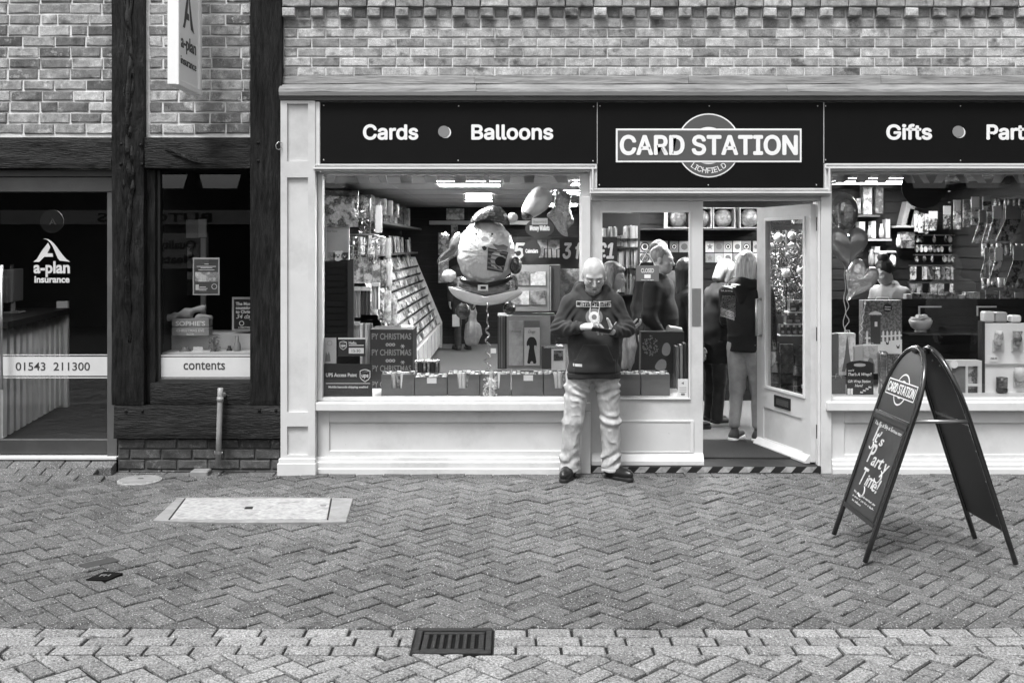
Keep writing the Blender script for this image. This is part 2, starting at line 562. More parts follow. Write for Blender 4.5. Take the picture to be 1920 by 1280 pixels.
def lay(structure, pieces, m, mesh_name, limit=300, rest_name='paver_field', ch=0.005, dz=0.002, tl=0.012):
    """pieces: polygons (x,y) ccw. nearest `limit` in view become objects"""
    info = []
    for poly in pieces:
        if len(poly) < 3 or area(poly) < 0.0012: continue
        cx = sum(p[0] for p in poly) / len(poly); cy = sum(p[1] for p in poly) / len(poly)
        info.append((CAM_D + cy if in_view(cx, cy, 30) else 99, cx, cy, poly))
    info.sort(key=lambda q: q[0])
    rest = MB(); attr = []
    k = 0
    cache = {}
    for d, cx, cy, poly in info:
        top = random.gauss(0, dz); tilt = (random.gauss(0, tl), random.gauss(0, tl))
        if d < 90 and k < limit:
            k += 1
            key = tuple((round(p[0] - cx, 3), round(p[1] - cy, 3)) for p in poly)
            if len(poly) == 4 and area(poly) > 0.0145:
                key = key + (k % 5,)
                if key not in cache:
                    mb = paver_mb(poly, cx, cy, random.gauss(0, 0.001), ch, tilt=tilt).jit(0.0009)
                    cache[key] = mb.build(mesh_name, m, structure, org=(cx, cy, 0))
                    continue
                clone(cache[key], (cx, cy, top), structure)
            else:
                paver_mb(poly, cx, cy, top, ch, tilt=tilt).build(mesh_name, m, structure, org=(cx, cy, 0))
        else:
            n0 = len(rest.f)
            paver_mb(poly, cx, cy, top, ch, rest, tilt)
            attr += [random.random()] * (len(rest.f) - n0)
    if rest.f:
        rest.build(rest_name, m, structure, org=(0, -2, 0), attr=attr, kind='stuff')
def herring(x0, x1, y0, y1, a, gap, phase=(0, 0)):
    c = math.sqrt(0.5)
    out = []
    R = int((max(abs(x0), abs(x1)) + max(abs(y0), abs(y1))) * 1.5 / a) + 4
    for i in range(-R, R):
        for j in range(-R, R):
            m_ = (i - j) % 4
            if m_ == 0: w, h = 2, 1
            elif m_ == 3: w, h = 1, 2
            else: continue
            u0, v0, u1, v1 = i * a + gap / 2, j * a + gap / 2, (i + w) * a - gap / 2, (j + h) * a - gap / 2
            um, vm = (u0 + u1) / 2, (v0 + v1) / 2
            X, Y = c * (um - vm) + phase[0], c * (um + vm) + phase[1]
            if X < x0 - 0.2 or X > x1 + 0.2 or Y < y0 - 0.2 or Y > y1 + 0.2: continue
            poly = [(c * (u - v) + phase[0], c * (u + v) + phase[1]) for u, v in ((u0, v0), (u1, v0), (u1, v1), (u0, v1))]
            for q in ((1, 0, x0), (-1, 0, -x1), (0, 1, y0), (0, -1, -y1)):
                poly = clip(poly, *q)
                if len(poly) < 3: break
            if len(poly) >= 3: out.append(poly)
    return out
GY1, GY0 = -3.345, -3.655          # gutter rows between these depths
pavement = thing('pavement', 'herringbone brick pavement in front of the shops', None, (0, -1.7, 0), kind='structure')
lay(pavement, herring(-6.2, 6.2, GY1 + 0.004, -0.155, 0.0965, 0.0088, (0.03, 0.02)), PAVER, 'paver', tl=0.010, dz=0.0026, ch=0.006)
edge = []
x = -6.2
while x < 6.2:
    edge.append([(x + 0.003, -0.149), (x + 0.213, -0.149), (x + 0.213, -0.049), (x + 0.003, -0.049)])
    x += 0.216
ex = []
x = -6.2
while x < 6.2:
    ex.append([(x + 0.003, -0.043), (x + 0.213, -0.043), (x + 0.213, -0.003), (x + 0.003, -0.003)])
    x += 0.216
edging = thing('edging_course', 'straight row of paving bricks along the foot of the shopfront', None, (0, -0.1, 0), kind='structure')
lay(edging, edge + ex, PAVER, 'paver', ch=0.005)
gutter = thing('gutter', 'three straight rows of paler bricks forming the drainage channel', None, (0, -3.5, 0), kind='structure')
gp = []
DRX0, DRX1 = PX(778, -3.50), PX(922, -3.50)
for r in range(3):
    yb = GY0 + r * (GY1 - GY0) / 3
    x = -6.2 + (0.0, 0.12, 0.05)[r]
    while x < 6.2:
        xe = x + 0.207 + random.uniform(-0.004, 0.004)
        segs = [(x + 0.007, xe - 0.007)]
        if xe > DRX0 - 0.008 and x < DRX1 + 0.008:
            segs = []
            if x < DRX0 - 0.03: segs.append((x + 0.005, DRX0 - 0.012))
            if xe > DRX1 + 0.03: segs.append((DRX1 + 0.012, xe - 0.005))
        for a0, a1 in segs:
            o1, o2 = random.uniform(-0.004, 0.004), random.uniform(-0.004, 0.004)
            gp.append([(a0, yb + 0.007 + o1), (a1, yb + 0.007 + o2), (a1, yb + 0.096 + o2), (a0, yb + 0.096 + o1)])
        x = xe
lay(gutter, gp, PAVER_G, 'gutter_brick', ch=0.007, dz=0.003, tl=0.02)
road = thing('road', 'herringbone brick roadway at the near edge', None, (0, -4.4, 0), kind='structure')
lay(road, herring(-6.2, 6.2, -5.6, GY0 - 0.004, 0.0985, 0.0135, (0.02, 0.05)), PAVER_R, 'road_brick', ch=0.008, dz=0.003, tl=0.02)
# drain grating
gr = thing('drain_grating', 'cast iron slotted drain grating set in the brick gutter', 'drain', ((DRX0 + DRX1) / 2, -3.5, 0))
g = MB()
zt = 0.004
yA, yB = -3.655, -3.352
fw = 0.035
g.box(DRX0, DRX1, yA, yA + fw, -0.03, zt).box(DRX0, DRX1, yB - fw, yB, -0.03, zt).box(DRX0, DRX0 + fw * 0.8, yA + fw, yB - fw, -0.03, zt).box(DRX1 - fw * 0.8, DRX1, yA + fw, yB - fw, -0.03, zt)
g.build('frame', IRON, gr, bev=0.003)
ix0, ix1 = DRX0 + fw * 0.8 + 0.006, DRX1 - fw * 0.8 - 0.006
pitch = (ix1 - ix0) / 8
for k in range(8):
    a = ix0 + k * pitch + (0.0 if k == 0 else pitch * 0.22)
    b = ix0 + (k + 1) * pitch - (0 if k == 7 else pitch * 0.22)
    MB().box(a, b, yA + fw + 0.03, yB - fw - 0.03, -0.028, -0.002).build('bar', IRON, gr, bev=0.003)
MB().box(ix0, ix1, yA + fw + 0.004, yA + fw + 0.029, -0.028, -0.001).build('end_rail', IRON, gr, bev=0.002)
MB().box(ix0, ix1, yB - fw - 0.029, yB - fw - 0.004, -0.028, -0.001).build('end_rail', IRON, gr, bev=0.002)
MB().box(ix0 - 0.004, ix1 + 0.004, yA + fw, yB - fw, -0.0158, -0.0135).build('sump', PIT, gr)
# large concrete-filled cover
cx0, cx1, cy0, cy1 = PX(318, -1.44), PX(616, -1.44), -1.46, -0.90
mc = thing('access_cover', 'large pale concrete inspection cover with surround set in the pavement', 'manhole cover', ((cx0 + cx1) / 2, -1.2, 0))
sw = 0.10
mc_ = mc
SH = Matrix(((1, -0.13, 0, 0.13 * cy0), (0, 1, 0, 0), (0, 0, 1, 0), (0, 0, 0, 1)))
def slab(name, poly, z0, z1, m, parent, bev=0.003):
    mb = MB()
    n = len(poly)
    if parent is mc_: poly = [(p[0] - 0.13 * (p[1] - cy0), p[1]) for p in poly]
    mb.add([(p[0], p[1], z0) for p in poly] + [(p[0], p[1], z1) for p in poly], [tuple(range(n, 2 * n)), tuple(range(n - 1, -1, -1))] + [(i, (i + 1) % n, n + (i + 1) % n, n + i) for i in range(n)])
    return mb.build(name, m, parent, bev=bev)
slab('surround', [(cx0 - sw, cy0 - 0.02), (cx0, cy0 - 0.006), (cx0, cy1 + 0.006), (cx0 - 0.06, cy1 + 0.03)], -0.03, 0.011, CONCRETE2, mc)
slab('surround', [(cx1, cy0 - 0.006), (cx1 + 0.12, cy0 - 0.05), (cx1 + 0.15, cy1 + 0.02), (cx1, cy1 + 0.006)], -0.03, 0.010, CONCRETE2, mc)
slab('surround', [(cx0 - sw, cy0 - 0.022), (cx0 + 0.4, cy0 - 0.075), (cx1 + 0.12, cy0 - 0.055), (cx1, cy0 - 0.008), (cx0, cy0 - 0.008)], -0.03, 0.012, CONCRETE2, mc)
slab('surround', [(cx0, cy1 + 0.008), (cx1, cy1 + 0.008), (cx1 + 0.14, cy1 + 0.025), (cx0 + 0.5, cy1 + 0.05), (cx0 - 0.06, cy1 + 0.034)], -0.03, 0.010, CONCRETE2, mc)
lid = MB(SH).box(cx0 + 0.008, cx1 - 0.008, cy0 + 0.004, cy1 - 0.004, -0.03, 0.013).build('lid', CONCRETE, mc, bev=0.003)
MB(SH).box(-1.79, -1.735, -1.20, -1.14, -0.02, 0.0145).build('keyhole', BLACK, lid)
MB(SH).box(cx1 - 0.07, cx1 - 0.03, -1.11, -1.10, -0.02, 0.0145).build('lifting_slot', IRON, lid)
MB(SH).box(cx0 - 0.001, cx0 + 0.007, cy0, cy1, -0.03, 0.0145).build('steel_edge', IRON, mc)
MB(SH).box(cx1 - 0.007, cx1 + 0.001, cy0, cy1, -0.03, 0.0145).build('steel_edge', IRON, mc)
# small round cover by the wall
rc = thing('round_cover', 'small round pale cover close to the office wall', 'manhole cover', (PX(262, -0.30), -0.30, 0))
rx, ry = PX(262, -0.30), -0.30
MB().lathe([(0.165, -0.03), (0.165, 0.008), (0.16, 0.010), (0.0, 0.011)], rx, ry, 28).build('lid', CONCRETE, rc)
for k in range(7):
    yy = ry - 0.12 + k * 0.04
    hw = math.sqrt(max(0.0, 0.15 ** 2 - (yy - ry) ** 2))
    MB().box(rx - hw, rx + hw, yy - 0.009, yy + 0.009, 0.005, 0.0155).build('rib', CONCRETE2, rc, bev=0.003)
MB().box(rx - 0.02, rx + 0.02, ry + 0.015, ry + 0.026, 0.005, 0.0165).build('lifting_slot', BLACK, rc)
# stop-valve cover and the dark replaced brick
sv = thing('valve_cover', 'small dark iron valve cover sunk in broken paving bricks', 'valve cover', (PX(195, -2.6), -2.6, 0))
vx, vy = PX(195, -2.60), -2.60
slab('cover', [(vx - 0.075, vy - 0.06), (vx + 0.045, vy - 0.07), (vx + 0.085, vy + 0.05), (vx - 0.03, vy + 0.075)], -0.02, 0.0085, PIT, sv, bev=0.002)
slab('rim', [(vx - 0.06, vy - 0.045), (vx + 0.04, vy - 0.053), (vx + 0.066, vy + 0.04), (vx - 0.025, vy + 0.058)], 0.002, 0.0105, PIT, sv, bev=0.002)
MB().text('FH', (vx - 0.02, vy - 0.02, 0.0106), (1, 0.1, 0), (0, 1, 0), h=0.035, depth=0.001).build('lettering', MID, sv)
bx_, by_ = PX(186, -2.36), -2.36
pb = thing('dark_paving_brick', 'smooth dark replacement brick above the valve cover', 'paving brick', (bx_, by_, 0))
c45 = math.sqrt(0.5)
slab('brick_body', [(bx_ + c45 * (u - v), by_ + c45 * (u + v)) for u, v in ((-0.10, -0.048), (0.10, -0.048), (0.10, 0.048), (-0.10, 0.048))], -0.02, 0.0075, mat('dark_brick', 0.04, 0.8, 0.1, 20), pb)
# ------------------------------------------------------------------ buildings
_rs = np.random.RandomState(3)
_lat = _rs.rand(32, 32, 32).astype(np.float32)
def vnoise(p, freq):
    """p: (...,3) numpy; smooth value noise 0..1"""
    q = p * np.asarray(freq, dtype=np.float32) + 100.0
    i = np.floor(q).astype(np.int32); f = q - i
    f = f * f * (3 - 2 * f)
    i &= 31; j = (i + 1) & 31
    x0, y0, z0 = i[..., 0], i[..., 1], i[..., 2]; x1, y1, z1 = j[..., 0], j[..., 1], j[..., 2]
    fx, fy, fz = f[..., 0], f[..., 1], f[..., 2]
    c00 = _lat[x0, y0, z0] * (1 - fx) + _lat[x1, y0, z0] * fx
    c10 = _lat[x0, y1, z0] * (1 - fx) + _lat[x1, y1, z0] * fx
    c01 = _lat[x0, y0, z1] * (1 - fx) + _lat[x1, y0, z1] * fx
    c11 = _lat[x0, y1, z1] * (1 - fx) + _lat[x1, y1, z1] * fx
    return (c00 * (1 - fy) + c10 * fy) * (1 - fz) + (c01 * (1 - fy) + c11 * fy) * fz
def rough_box(name, x0, x1, y0, y1, z0, z1, m, parent, amp=0.006, step=0.035, freq=(9, 9, 9), bev=0.006):
    me = bpy.data.meshes.new(name)
    b = bmesh.new()
    nx, nz = max(2, int((x1 - x0) / step)), max(2, int((z1 - z0) / step))
    vs_ = {}
    prof = [(0, y0)]
    for i in range(nx + 1):
        for k in range(nz + 1):
            x = x0 + (x1 - x0) * i / nx; z = z0 + (z1 - z0) * k / nz
            e = bev if (i in (0, nx) or k in (0, nz)) else 0
            vs_[i, k] = b.verts.new((x, y0 + e, z))
    for i in range(nx):
        for k in range(nz):
            b.faces.new((vs_[i, k], vs_[i + 1, k], vs_[i + 1, k + 1], vs_[i, k + 1]))
    bk = {}
    for i in range(nx + 1):
        for k in (0, nz):
            bk[i, k] = b.verts.new((vs_[i, k].co.x, y1, vs_[i, k].co.z))
    for k in range(1, nz):
        for i in (0, nx):
            bk[i, k] = b.verts.new((vs_[i, k].co.x, y1, vs_[i, k].co.z))
    for i in range(nx):
        b.faces.new((vs_[i + 1, 0], vs_[i, 0], bk[i, 0], bk[i + 1, 0]))
        b.faces.new((vs_[i, nz], vs_[i + 1, nz], bk[i + 1, nz], bk[i, nz]))
    for k in range(nz):
        b.faces.new((vs_[0, k], vs_[0, k + 1], bk[0, k + 1], bk[0, k]))
        b.faces.new((vs_[nx, k + 1], vs_[nx, k], bk[nx, k], bk[nx, k + 1]))
    pts = np.array([tuple(v.co) for v in b.verts], dtype=np.float32)
    d = (vnoise(pts, freq) - 0.5) * 2 + (vnoise(pts + 7.7, np.array(freq) * 2.7) - 0.5)
    d2 = (vnoise(pts + 3.1, np.array(freq) * 0.8) - 0.5)
    for v, q, q2 in zip(b.verts, d, d2):
        if v.co.y < y0 + bev + 0.01:
            v.co.y += amp * float(q)
        v.co.x += amp * 0.6 * float(q2)
    org = Vector(((x0 + x1) / 2, (y0 + y1) / 2, z0))
    for v in b.verts: v.co -= org
    b.to_mesh(me); b.free()
    me.materials.append(m)
    return link_mesh(name, me, org, parent)
def brick_mb(w, h, d, ch, ir):
    """front face looks to -Y, centred; about 40 triangles"""
    mb = MB()
    hw, hh = w / 2, h / 2
    def rr(a): return random.uniform(-a, a)
    n = 3
    xs = [-hw, -hw / 3, hw / 3, hw]
    front = []; rim = []
    o = [(-hw, -hh), (0, -hh), (hw, -hh), (hw, hh), (0, hh), (-hw, hh)]
    rim = [(x + rr(ir), 0.0, z + rr(ir)) for x, z in o]
    fr = [(x * (1 - ch / hw) + rr(ir), -ch * 0.8 + rr(ir), z * (1 - ch / hh) + rr(ir)) for x, z in o]
    bk = [(x, d, z) for x, z in o]
    vs_ = bk + rim + fr
    fs_ = [(12, 13, 16, 17), (13, 14, 15, 16)]
    for i in range(6):
        j = (i + 1) % 6
        fs_ += [(i, j, 6 + j, 6 + i), (6 + i, 6 + j, 12 + j, 12 + i)]
    return mb.add(vs_, fs_)
_bc = {}
def put_brick(parent, cx, y, cz, w, h, m, key, ch=0.006, ir=0.0022, d=0.05, vary=0.002):
    k = (key, round(w, 3), round(h, 3), random.randrange(6))
    loc = (cx, y + random.uniform(-vary, vary), cz)
    if k not in _bc:
        mb = brick_mb(w, h, d, ch, ir)
        mb.v = [p + Vector(loc) for p in mb.v]
        _bc[k] = mb.build('brick', m, parent, org=loc)
        return _bc[k]
    return clone(_bc[k], loc, parent)
def brick_wall(parent, x0, x1, z0, z1, y, L, H, j, m, key, ph=0.0, ir=0.0022):
    r = 0
    z = z1
    while z > z0 + 0.02:
        zb = max(z0, z - H)
        x = x0 - ((ph + r * 0.5) % 1.0) * L
        row = []
        while x < x1:
            l = L * (1 if random.random() > 0.06 or key == 'new' else 0.55)
            a, b = max(x, x0) + j / 2, min(x + l, x1) - j / 2
            if b - a > 0.03: row.append((a, b))
            x += l
        for a, b in row:
            hh = (z - zb) - j
            if hh < 0.02: continue
            w = round((b - a) / 0.004) * 0.004
            put_brick(parent, (a + b) / 2, y, (z + zb) / 2 + random.uniform(-0.0015, 0.0015), w - random.choice((0, 0, 0.004, 0.008)), hh - random.choice((0, 0.002, 0.004)), m, key, ir=ir)
        z -= H; r += 1
TOPZ = 4.35
OPW_ = mat('plain_render', 0.2, 0.9, 0.15, 5)
# ---- insurance office (timber frame, left)
office = thing('insurance_office', 'half timbered building with dark posts, brick panels and glazed office front', 'building', (-3.2, 0.3, 0))
OX0 = -5.6
bz = PZ(258)
wall = MB().box(OX0, PX(219), 0.006, 0.22, bz, TOPZ).box(PX(271), PX(476), 0.006, 0.22, bz, TOPZ).build('wall', MORTAR, office)
brick_wall(wall, OX0, PX(214), bz + 0.012, TOPZ, 0.0, 0.250, 0.0872, 0.012, BRICK_OLD, 'old', 0.2, ir=0.0035)
brick_wall(wall, PX(279), PX(470), bz + 0.012, TOPZ, 0.0, 0.250, 0.0872, 0.012, BRICK_OLD, 'old', 0.55, ir=0.0035)
bw_ = MB().box(PX(222), PX(527), 0.0, 0.3, -0.02, PZ(819)).build('base_wall', mat('dark_mortar', 0.09, 0.95, 0.2, 12, 0.6), office)
brick_wall(bw_, PX(221), PX(527), -0.02, PZ(821), -0.011, 0.25, 0.083, 0.012, BRICK_BASE, 'base', 0.1, ir=0.003)
rough_box('post', PX(215), PX(274), -0.065, 0.2, PZ(757), TOPZ, TIMBER, office, 0.011, freq=(10, 10, 4))
rough_box('post', PX(472.5), PX(531), -0.065, 0.2, PZ(757), TOPZ, TIMBER, office, 0.005, freq=(8, 8, 3))
rough_box('beam', OX0, PX(214.5), -0.058, 0.2, PZ(316), PZ(259), TIMBERH, office, 0.013, freq=(5, 9, 16))
rough_box('beam', PX(275), PX(472), -0.055, 0.2, PZ(316), PZ(259), TIMBERH, office, 0.008, freq=(8, 9, 10))
rough_box('sill_beam', PX(219), PX(529.5), -0.07, 0.28, PZ(819), PZ(758), TIMBERH, office, 0.006, freq=(4, 9, 12))
rough_box('window_sill', PX(284), PX(472), -0.03, 0.2, PZ(757), PZ(717), TIMBERH, office, 0.002, freq=(4, 9, 9))
rough_box('jamb', PX(274.5), PX(290), 0.0, 0.2, PZ(757), PZ(317), TIMBER, office, 0.002)
for px, py in ((227, 270), (264, 272), (226, 308), (266, 308), (484, 268), (484, 302), (236, 770), (267, 770), (486, 769), (517, 769)):
    q = P(px, py, -0.07)
    MB().ell(q, (0.013, 0.012, 0.013), 10, 6).build('peg', TIMBER, office, smooth=True)
# knot hollow on the beam
q = P(345, 290, -0.06)
mb = MB()
for k in range(5):
    mb.tube([q + Vector((-0.16 + 0.02 * k + t * 0.05, -0.004 + random.uniform(-0.004, 0.003), 0.05 - t * 0.016 - k * 0.012 + random.uniform(-0.008, 0.008))) for t in range(6)], [0.003, 0.009, 0.012, 0.011, 0.008, 0.003], 6)
mb.build('knot', TIMBER, office, smooth=True)
# office window
yg = 0.09
MB().box(PX(290.5), PX(471.8), yg, yg + 0.006, PZ(716.5), PZ(317)).build('window_pane', GLASS, office)
MB().box(PX(290.5), PX(294.5), yg - 0.03, yg - 0.002, PZ(716.5), PZ(317)).box(PX(294.7), PX(471.8), yg - 0.03, yg - 0.002, PZ(716.5), PZ(712)).build('window_bead', DARKP, office)
MB().box(PX(295), PX(471.7), yg - 0.0045, yg - 0.001, PZ(706.5, yg), PZ(669.5, yg)).box(PX(295), PX(471.7), yg - 0.0045, yg - 0.001, PZ(667.3, yg), PZ(665.2, yg)).box(PX(295), PX(471.7), yg - 0.0045, yg - 0.001, PZ(710.6, yg), PZ(708.6, yg)).build('window_band', OFFW, office)
MB().text('contents', P(383, 692.5, yg - 0.0047), w=78 / 233.0, h=0.078, bold=0.01, align='c').build('lettering', mat('letter_grey', 0.05, 0.5), office)
# office door with glazed leaf
door = MB()
yd = 0.05
for a in ((OX0, PX(215), PZ(359), PZ(331)), (PX(196), PX(215), PZ(857), PZ(360)),):
    door.box(a[0], a[1], yd, yd + 0.12, a[2], a[3])
door.build('door_frame', GREYP, office, bev=0.004)
MB().box(OX0, PX(215), yd - 0.02, yd + 0.15, PZ(330.5), PZ(318)).build('door_head', DARKP, office)
dl = MB().box(OX0, PX(195), yd + 0.03, yd + 0.08, PZ(855), PZ(827)).build('door', DARKP, office, bev=0.004)
MB().box(OX0, PX(195.3), yd + 0.05, yd + 0.056, PZ(827), PZ(360)).build('glass', GLASS, dl)
yb_ = yd + 0.047
MB().box(OX0, PX(194.5), yb_, yb_ + 0.002, PZ(704.3, yb_), PZ(668.5, yb_)).box(OX0, PX(194.5), yb_, yb_ + 0.002, PZ(666, yb_), PZ(664.3, yb_)).box(OX0, PX(194.5), yb_, yb_ + 0.002, PZ(708.8, yb_), PZ(706.8, yb_)).build('band', OFFW, dl)
MB().text('01543  211300', P(99, 694, yb_ - 0.0005), w=140 / 233.6, h=0.064, bold=0.006, align='c').build('lettering', mat('letter_grey', 0.05, 0.5), dl)
def a_logo(mb, cx, z0, w, h, y, u=(1, 0, 0), o=None):
    """stylised letter A: thin left stroke, thick curved right stroke"""
    def bez(p0, p1, p2, p3, n=8):
        r = []
        for i in range(n + 1):
            t = i / n
            r.append(tuple((1 - t) ** 3 * a + 3 * (1 - t) ** 2 * t * b + 3 * (1 - t) * t * t * c + t ** 3 * d for a, b, c, d in zip(p0, p1, p2, p3)))
        return r
    right = bez((0.26, 1.0), (0.62, 1.02), (0.68, 0.3), (1.0, 0.0)) + bez((0.78, 0.0), (0.58, 0.05), (0.60, 0.95), (0.26, 1.0))[1:-1]
    left = [(0.33, 0.86), (0.42, 0.74), (0.235, 0.25), (0.17, 0.03), (0.0, 0.0), (0.1, 0.1)]
    left = [(0.0, 0.0), (0.16, 0.0), (0.30, 0.22), (0.54, 0.22), (0.52, 0.36), (0.38, 0.37), (0.46, 0.62), (0.40, 0.82), (0.22, 0.45), (0.10, 0.13)]
    for poly in (right, left):
        mb.prism([(cx - w / 2 + p[0] * w, z0 + p[1] * h) for p in poly], y, y + 0.0015)
    return mb
mb = MB()
q = P(97, 491, yb_)
a_logo(mb, q.x, q.z, 69 / 233.0, 44 / 233.0, yb_ - 0.001)
mb.build('logo', mat('vinyl_letters', 0.62, 0.5), dl)
MB().text('a-plan', P(97, 511.5, yb_), w=68 / 233.0, h=0.098, bold=0.03, align='c').build('lettering', mat('vinyl_letters', 0.62, 0.5), dl)
MB().text('insurance', P(97.5, 529.5, yb_), w=66 / 233.0, h=0.056, bold=0.03, align='c').build('lettering', mat('vinyl_letters', 0.62, 0.5), dl)
MB().tube([P(3, 497, yd - 0.03), P(3, 730, yd - 0.03)], 0.011, 10).tube([P(3, 520, yd - 0.03), P(3, 520, yd + 0.05)], 0.008, 8).tube([P(3, 708, yd - 0.03), P(3, 708, yd + 0.05)], 0.008, 8).build('handle', STEEL, dl, smooth=True)
MB().box(OX0, PX(218), 0.0, 0.2, 0.098, PZ(857)).build('threshold', OFFW, office, bev=0.003)
rp_ = thing('paved_ramp', 'low brick paved ramp up to the office door', 'ramp', (PX(110), -0.15, 0))
for r_, (ya, yb2, za, zb2) in enumerate(((-0.34, -0.232, 0.004, 0.030), (-0.228, -0.118, 0.032, 0.060), (-0.114, 0.0, 0.062, 0.092))):
    x = PX(219) - (0.1 if r_ % 2 else 0)
    while x > OX0:
        xa, xb = x - 0.198, x
        MB().add([(xa, ya, -0.02), (xb, ya, -0.02), (xb, yb2, -0.02), (xa, yb2, -0.02), (xa, ya, za), (xb, ya, za), (xb, yb2, zb2), (xa, yb2, zb2)], [(0, 3, 2, 1), (4, 5, 6, 7), (0, 1, 5, 4), (1, 2, 6, 5), (2, 3, 7, 6), (3, 0, 4, 7)]).jit(0.0015).build('ramp_brick', PAVER, rp_, bev=0.005)
        x -= 0.206
MB().box(-7.3, OX0 - 0.002, 0.0, 0.2, -0.02, 3.0).build('side_wall', OPW_, office)
rs_ = random.Random(5)
for px_, w_, z0_, z1_ in ((247, 0.028, PZ(640), TOPZ), (252, 0.02, PZ(480), TOPZ - 0.3), (240, 0.014, PZ(400), TOPZ)):
    n_ = 60
    pts_ = []
    for i in range(n_ + 1):
        z_ = z1_ + (z0_ - z1_) * i / n_
        pts_.append((PX(px_) + 0.012 * math.sin(i * 0.31 + px_) + rs_.uniform(-0.005, 0.005), -0.060 + rs_.uniform(-0.004, 0.004), z_))
    MB().tube(pts_, [w_ * rs_.uniform(0.45, 1.15) * (1 if i < n_ - 4 else 0.5) for i in range(n_ + 1)], 7).build('tar_streak', mat('wet_tar', 0.006, 0.18, 0.3, 30, 0.6, 60, 0.004), office, smooth=True)
# hanging sign, at right angles to the wall
hs = thing('hanging_sign', 'white projecting box sign with dark letter A hung on the brick panel', 'sign', (-2.49, -0.35, 3.1))
sx0, sx1 = -2.53, -2.45
sy0, sy1 = -0.66, -0.10
sz0, sz1 = 2.985, 4.3
MB().box(sx0, sx1 - 0.012, sy0 + 0.004, sy1 - 0.004, sz0 + 0.004, sz1).build('case', WHITE, hs, bev=0.004)
fr = MB().box(sx1 - 0.015, sx1 + 0.006, sy0, sy0 + 0.045, sz0, sz1).box(sx1 - 0.015, sx1 + 0.006, sy1 - 0.045, sy1, sz0, sz1).box(sx1 - 0.015, sx1 + 0.005, sy0 + 0.045, sy1 - 0.045, sz0, sz0 + 0.045)
fr.build('frame', WHITE, hs, bev=0.004)
mb = MB(Matrix.Translation((sx1 - 0.0105, 0, 0)) @ Matrix.Rotation(math.pi / 2, 4, 'Z'))
ym = (sy0 + sy1) / 2
a_logo(mb, ym, 3.44, 0.27, 0.34, -0.0015)
mb.text('a-plan', (ym, -0.001, 3.285), w=0.36, h=0.10, bold=0.01, align='c')
mb.text('insurance', (ym, -0.001, 3.16), w=0.37, h=0.062, bold=0.0, align='c')
mb.build('lettering', mat('sign_letters', 0.05, 0.5), hs)
MB().box(-2.445, -2.405, -0.12, 0.02, 4.05, 4.09).box(-2.475, -2.315, -0.02, -0.006, 4.03, 4.12).build('bracket', WHITE, hs, bev=0.003)
# overflow pipe by the office
pp = thing('overflow_pipe', 'short grey upright waste pipe clipped to the dark beam', 'pipe', (PX(411, -0.13), -0.13, 0))
yp = -0.125
MB().tube([P(409, 873, yp), P(411, 800, yp), P(413, 740, yp), P(413.3, 727, yp)], 0.0215, 14).build('pipe_body', mat('pvc_grey', 0.30, 0.4, 0.15, 10), pp, smooth=True)
MB().tube([P(412.6, 752, yp), P(412.8, 744, yp)], 0.026, 14).tube([P(413, 740, yp), P(413, 740, 0.0) + Vector((0.04, 0, 0))], 0.02, 12).build('elbow', mat('pvc_grey', 0.30, 0.4), pp, smooth=True)
MB().tube([P(409.7, 850, yp), P(409.9, 845, yp)], 0.0265, 14).tube([P(403, 848, yp), P(418, 848, yp)], 0.006, 8).box(PX(402, yp), PX(406, yp), yp, -0.02, PZ(851, yp), PZ(845, yp)).build('clip', STEEL, pp, smooth=False)
MB().box(PX(365), PX(398), -0.13, -0.012, -0.02, 0.035).build('loose_stone', CONCRETE2, None, bev=0.008, label='small pale stone block at the foot of the waste pipe', cat='stone')
# wire hook between the two fronts
MB().tube([P(529, 268, -0.08), P(522, 266, -0.1), P(517, 272, -0.1), P(518, 279, -0.1), P(523, 281, -0.1), P(529, 276, -0.08)], 0.0035, 6).build('wire_hook', STEEL, None, smooth=True, label='loop of thin wire between dark post and pale pilaster', cat='wire')

# ---- card shop
shop = thing('card_shop', 'brick fronted shop with pale painted shopfront and black fascia', 'building', (1.5, 0.3, 0))
SX0, SX1 = PX(531.5), 5.6
wz = PZ(146)
sw_ = MB().box(SX0, SX1, 0.0055, 0.25, wz - 0.05, TOPZ).build('wall', MORTAR, shop)
Hc = 18.05 / 235
zr = PZ(143.5)
r = 0
rows = 6
for r in range(rows):
    z0 = zr + r * Hc
    x = SX0 - (0.5 if r % 2 == 0 else 0.0) * 0.2247
    while x < SX1:
        a, b = max(x, SX0) + 0.005, min(x + 0.2247, SX1) - 0.005
        if b - a > 0.04:
            put_brick(sw_, (a + b) / 2, 0.0, z0 + Hc / 2, round((b - a) / 0.004) * 0.004 - random.choice((0, 0.004)), Hc - 0.0115 + random.choice((0, -0.002)), BRICK_NEW, 'new', ch=0.005, ir=0.0018)
        x += 0.2247
zd = zr + rows * Hc                      # dentil course
x = SX0
k = 0
while x < SX1:
    put_brick(sw_, x + 0.0515, -0.055 if k % 2 == 0 else 0.0, zd + Hc / 2 + 0.002, 0.100 if k % 2 == 0 else 0.092, Hc - 0.010 if k % 2 == 0 else Hc - 0.014, BRICK_NEW, 'dent', ch=0.007, ir=0.0025, d=0.1)
    x += 0.1123; k += 1
for r in range(2):
    z0 = zd + Hc * (r + 1) + 0.003
    x = SX0 - (0.0 if r % 2 == 0 else 0.5) * 0.2247
    while x < SX1:
        a, b = max(x, SX0) + 0.005, min(x + 0.2247, SX1) - 0.005
        if b - a > 0.04: put_brick(sw_, (a + b) / 2, -0.05, z0 + Hc / 2, round((b - a) / 0.004) * 0.004, Hc - 0.0115, BRICK_NEW, 'top', ch=0.005, d=0.1)
        x += 0.2247
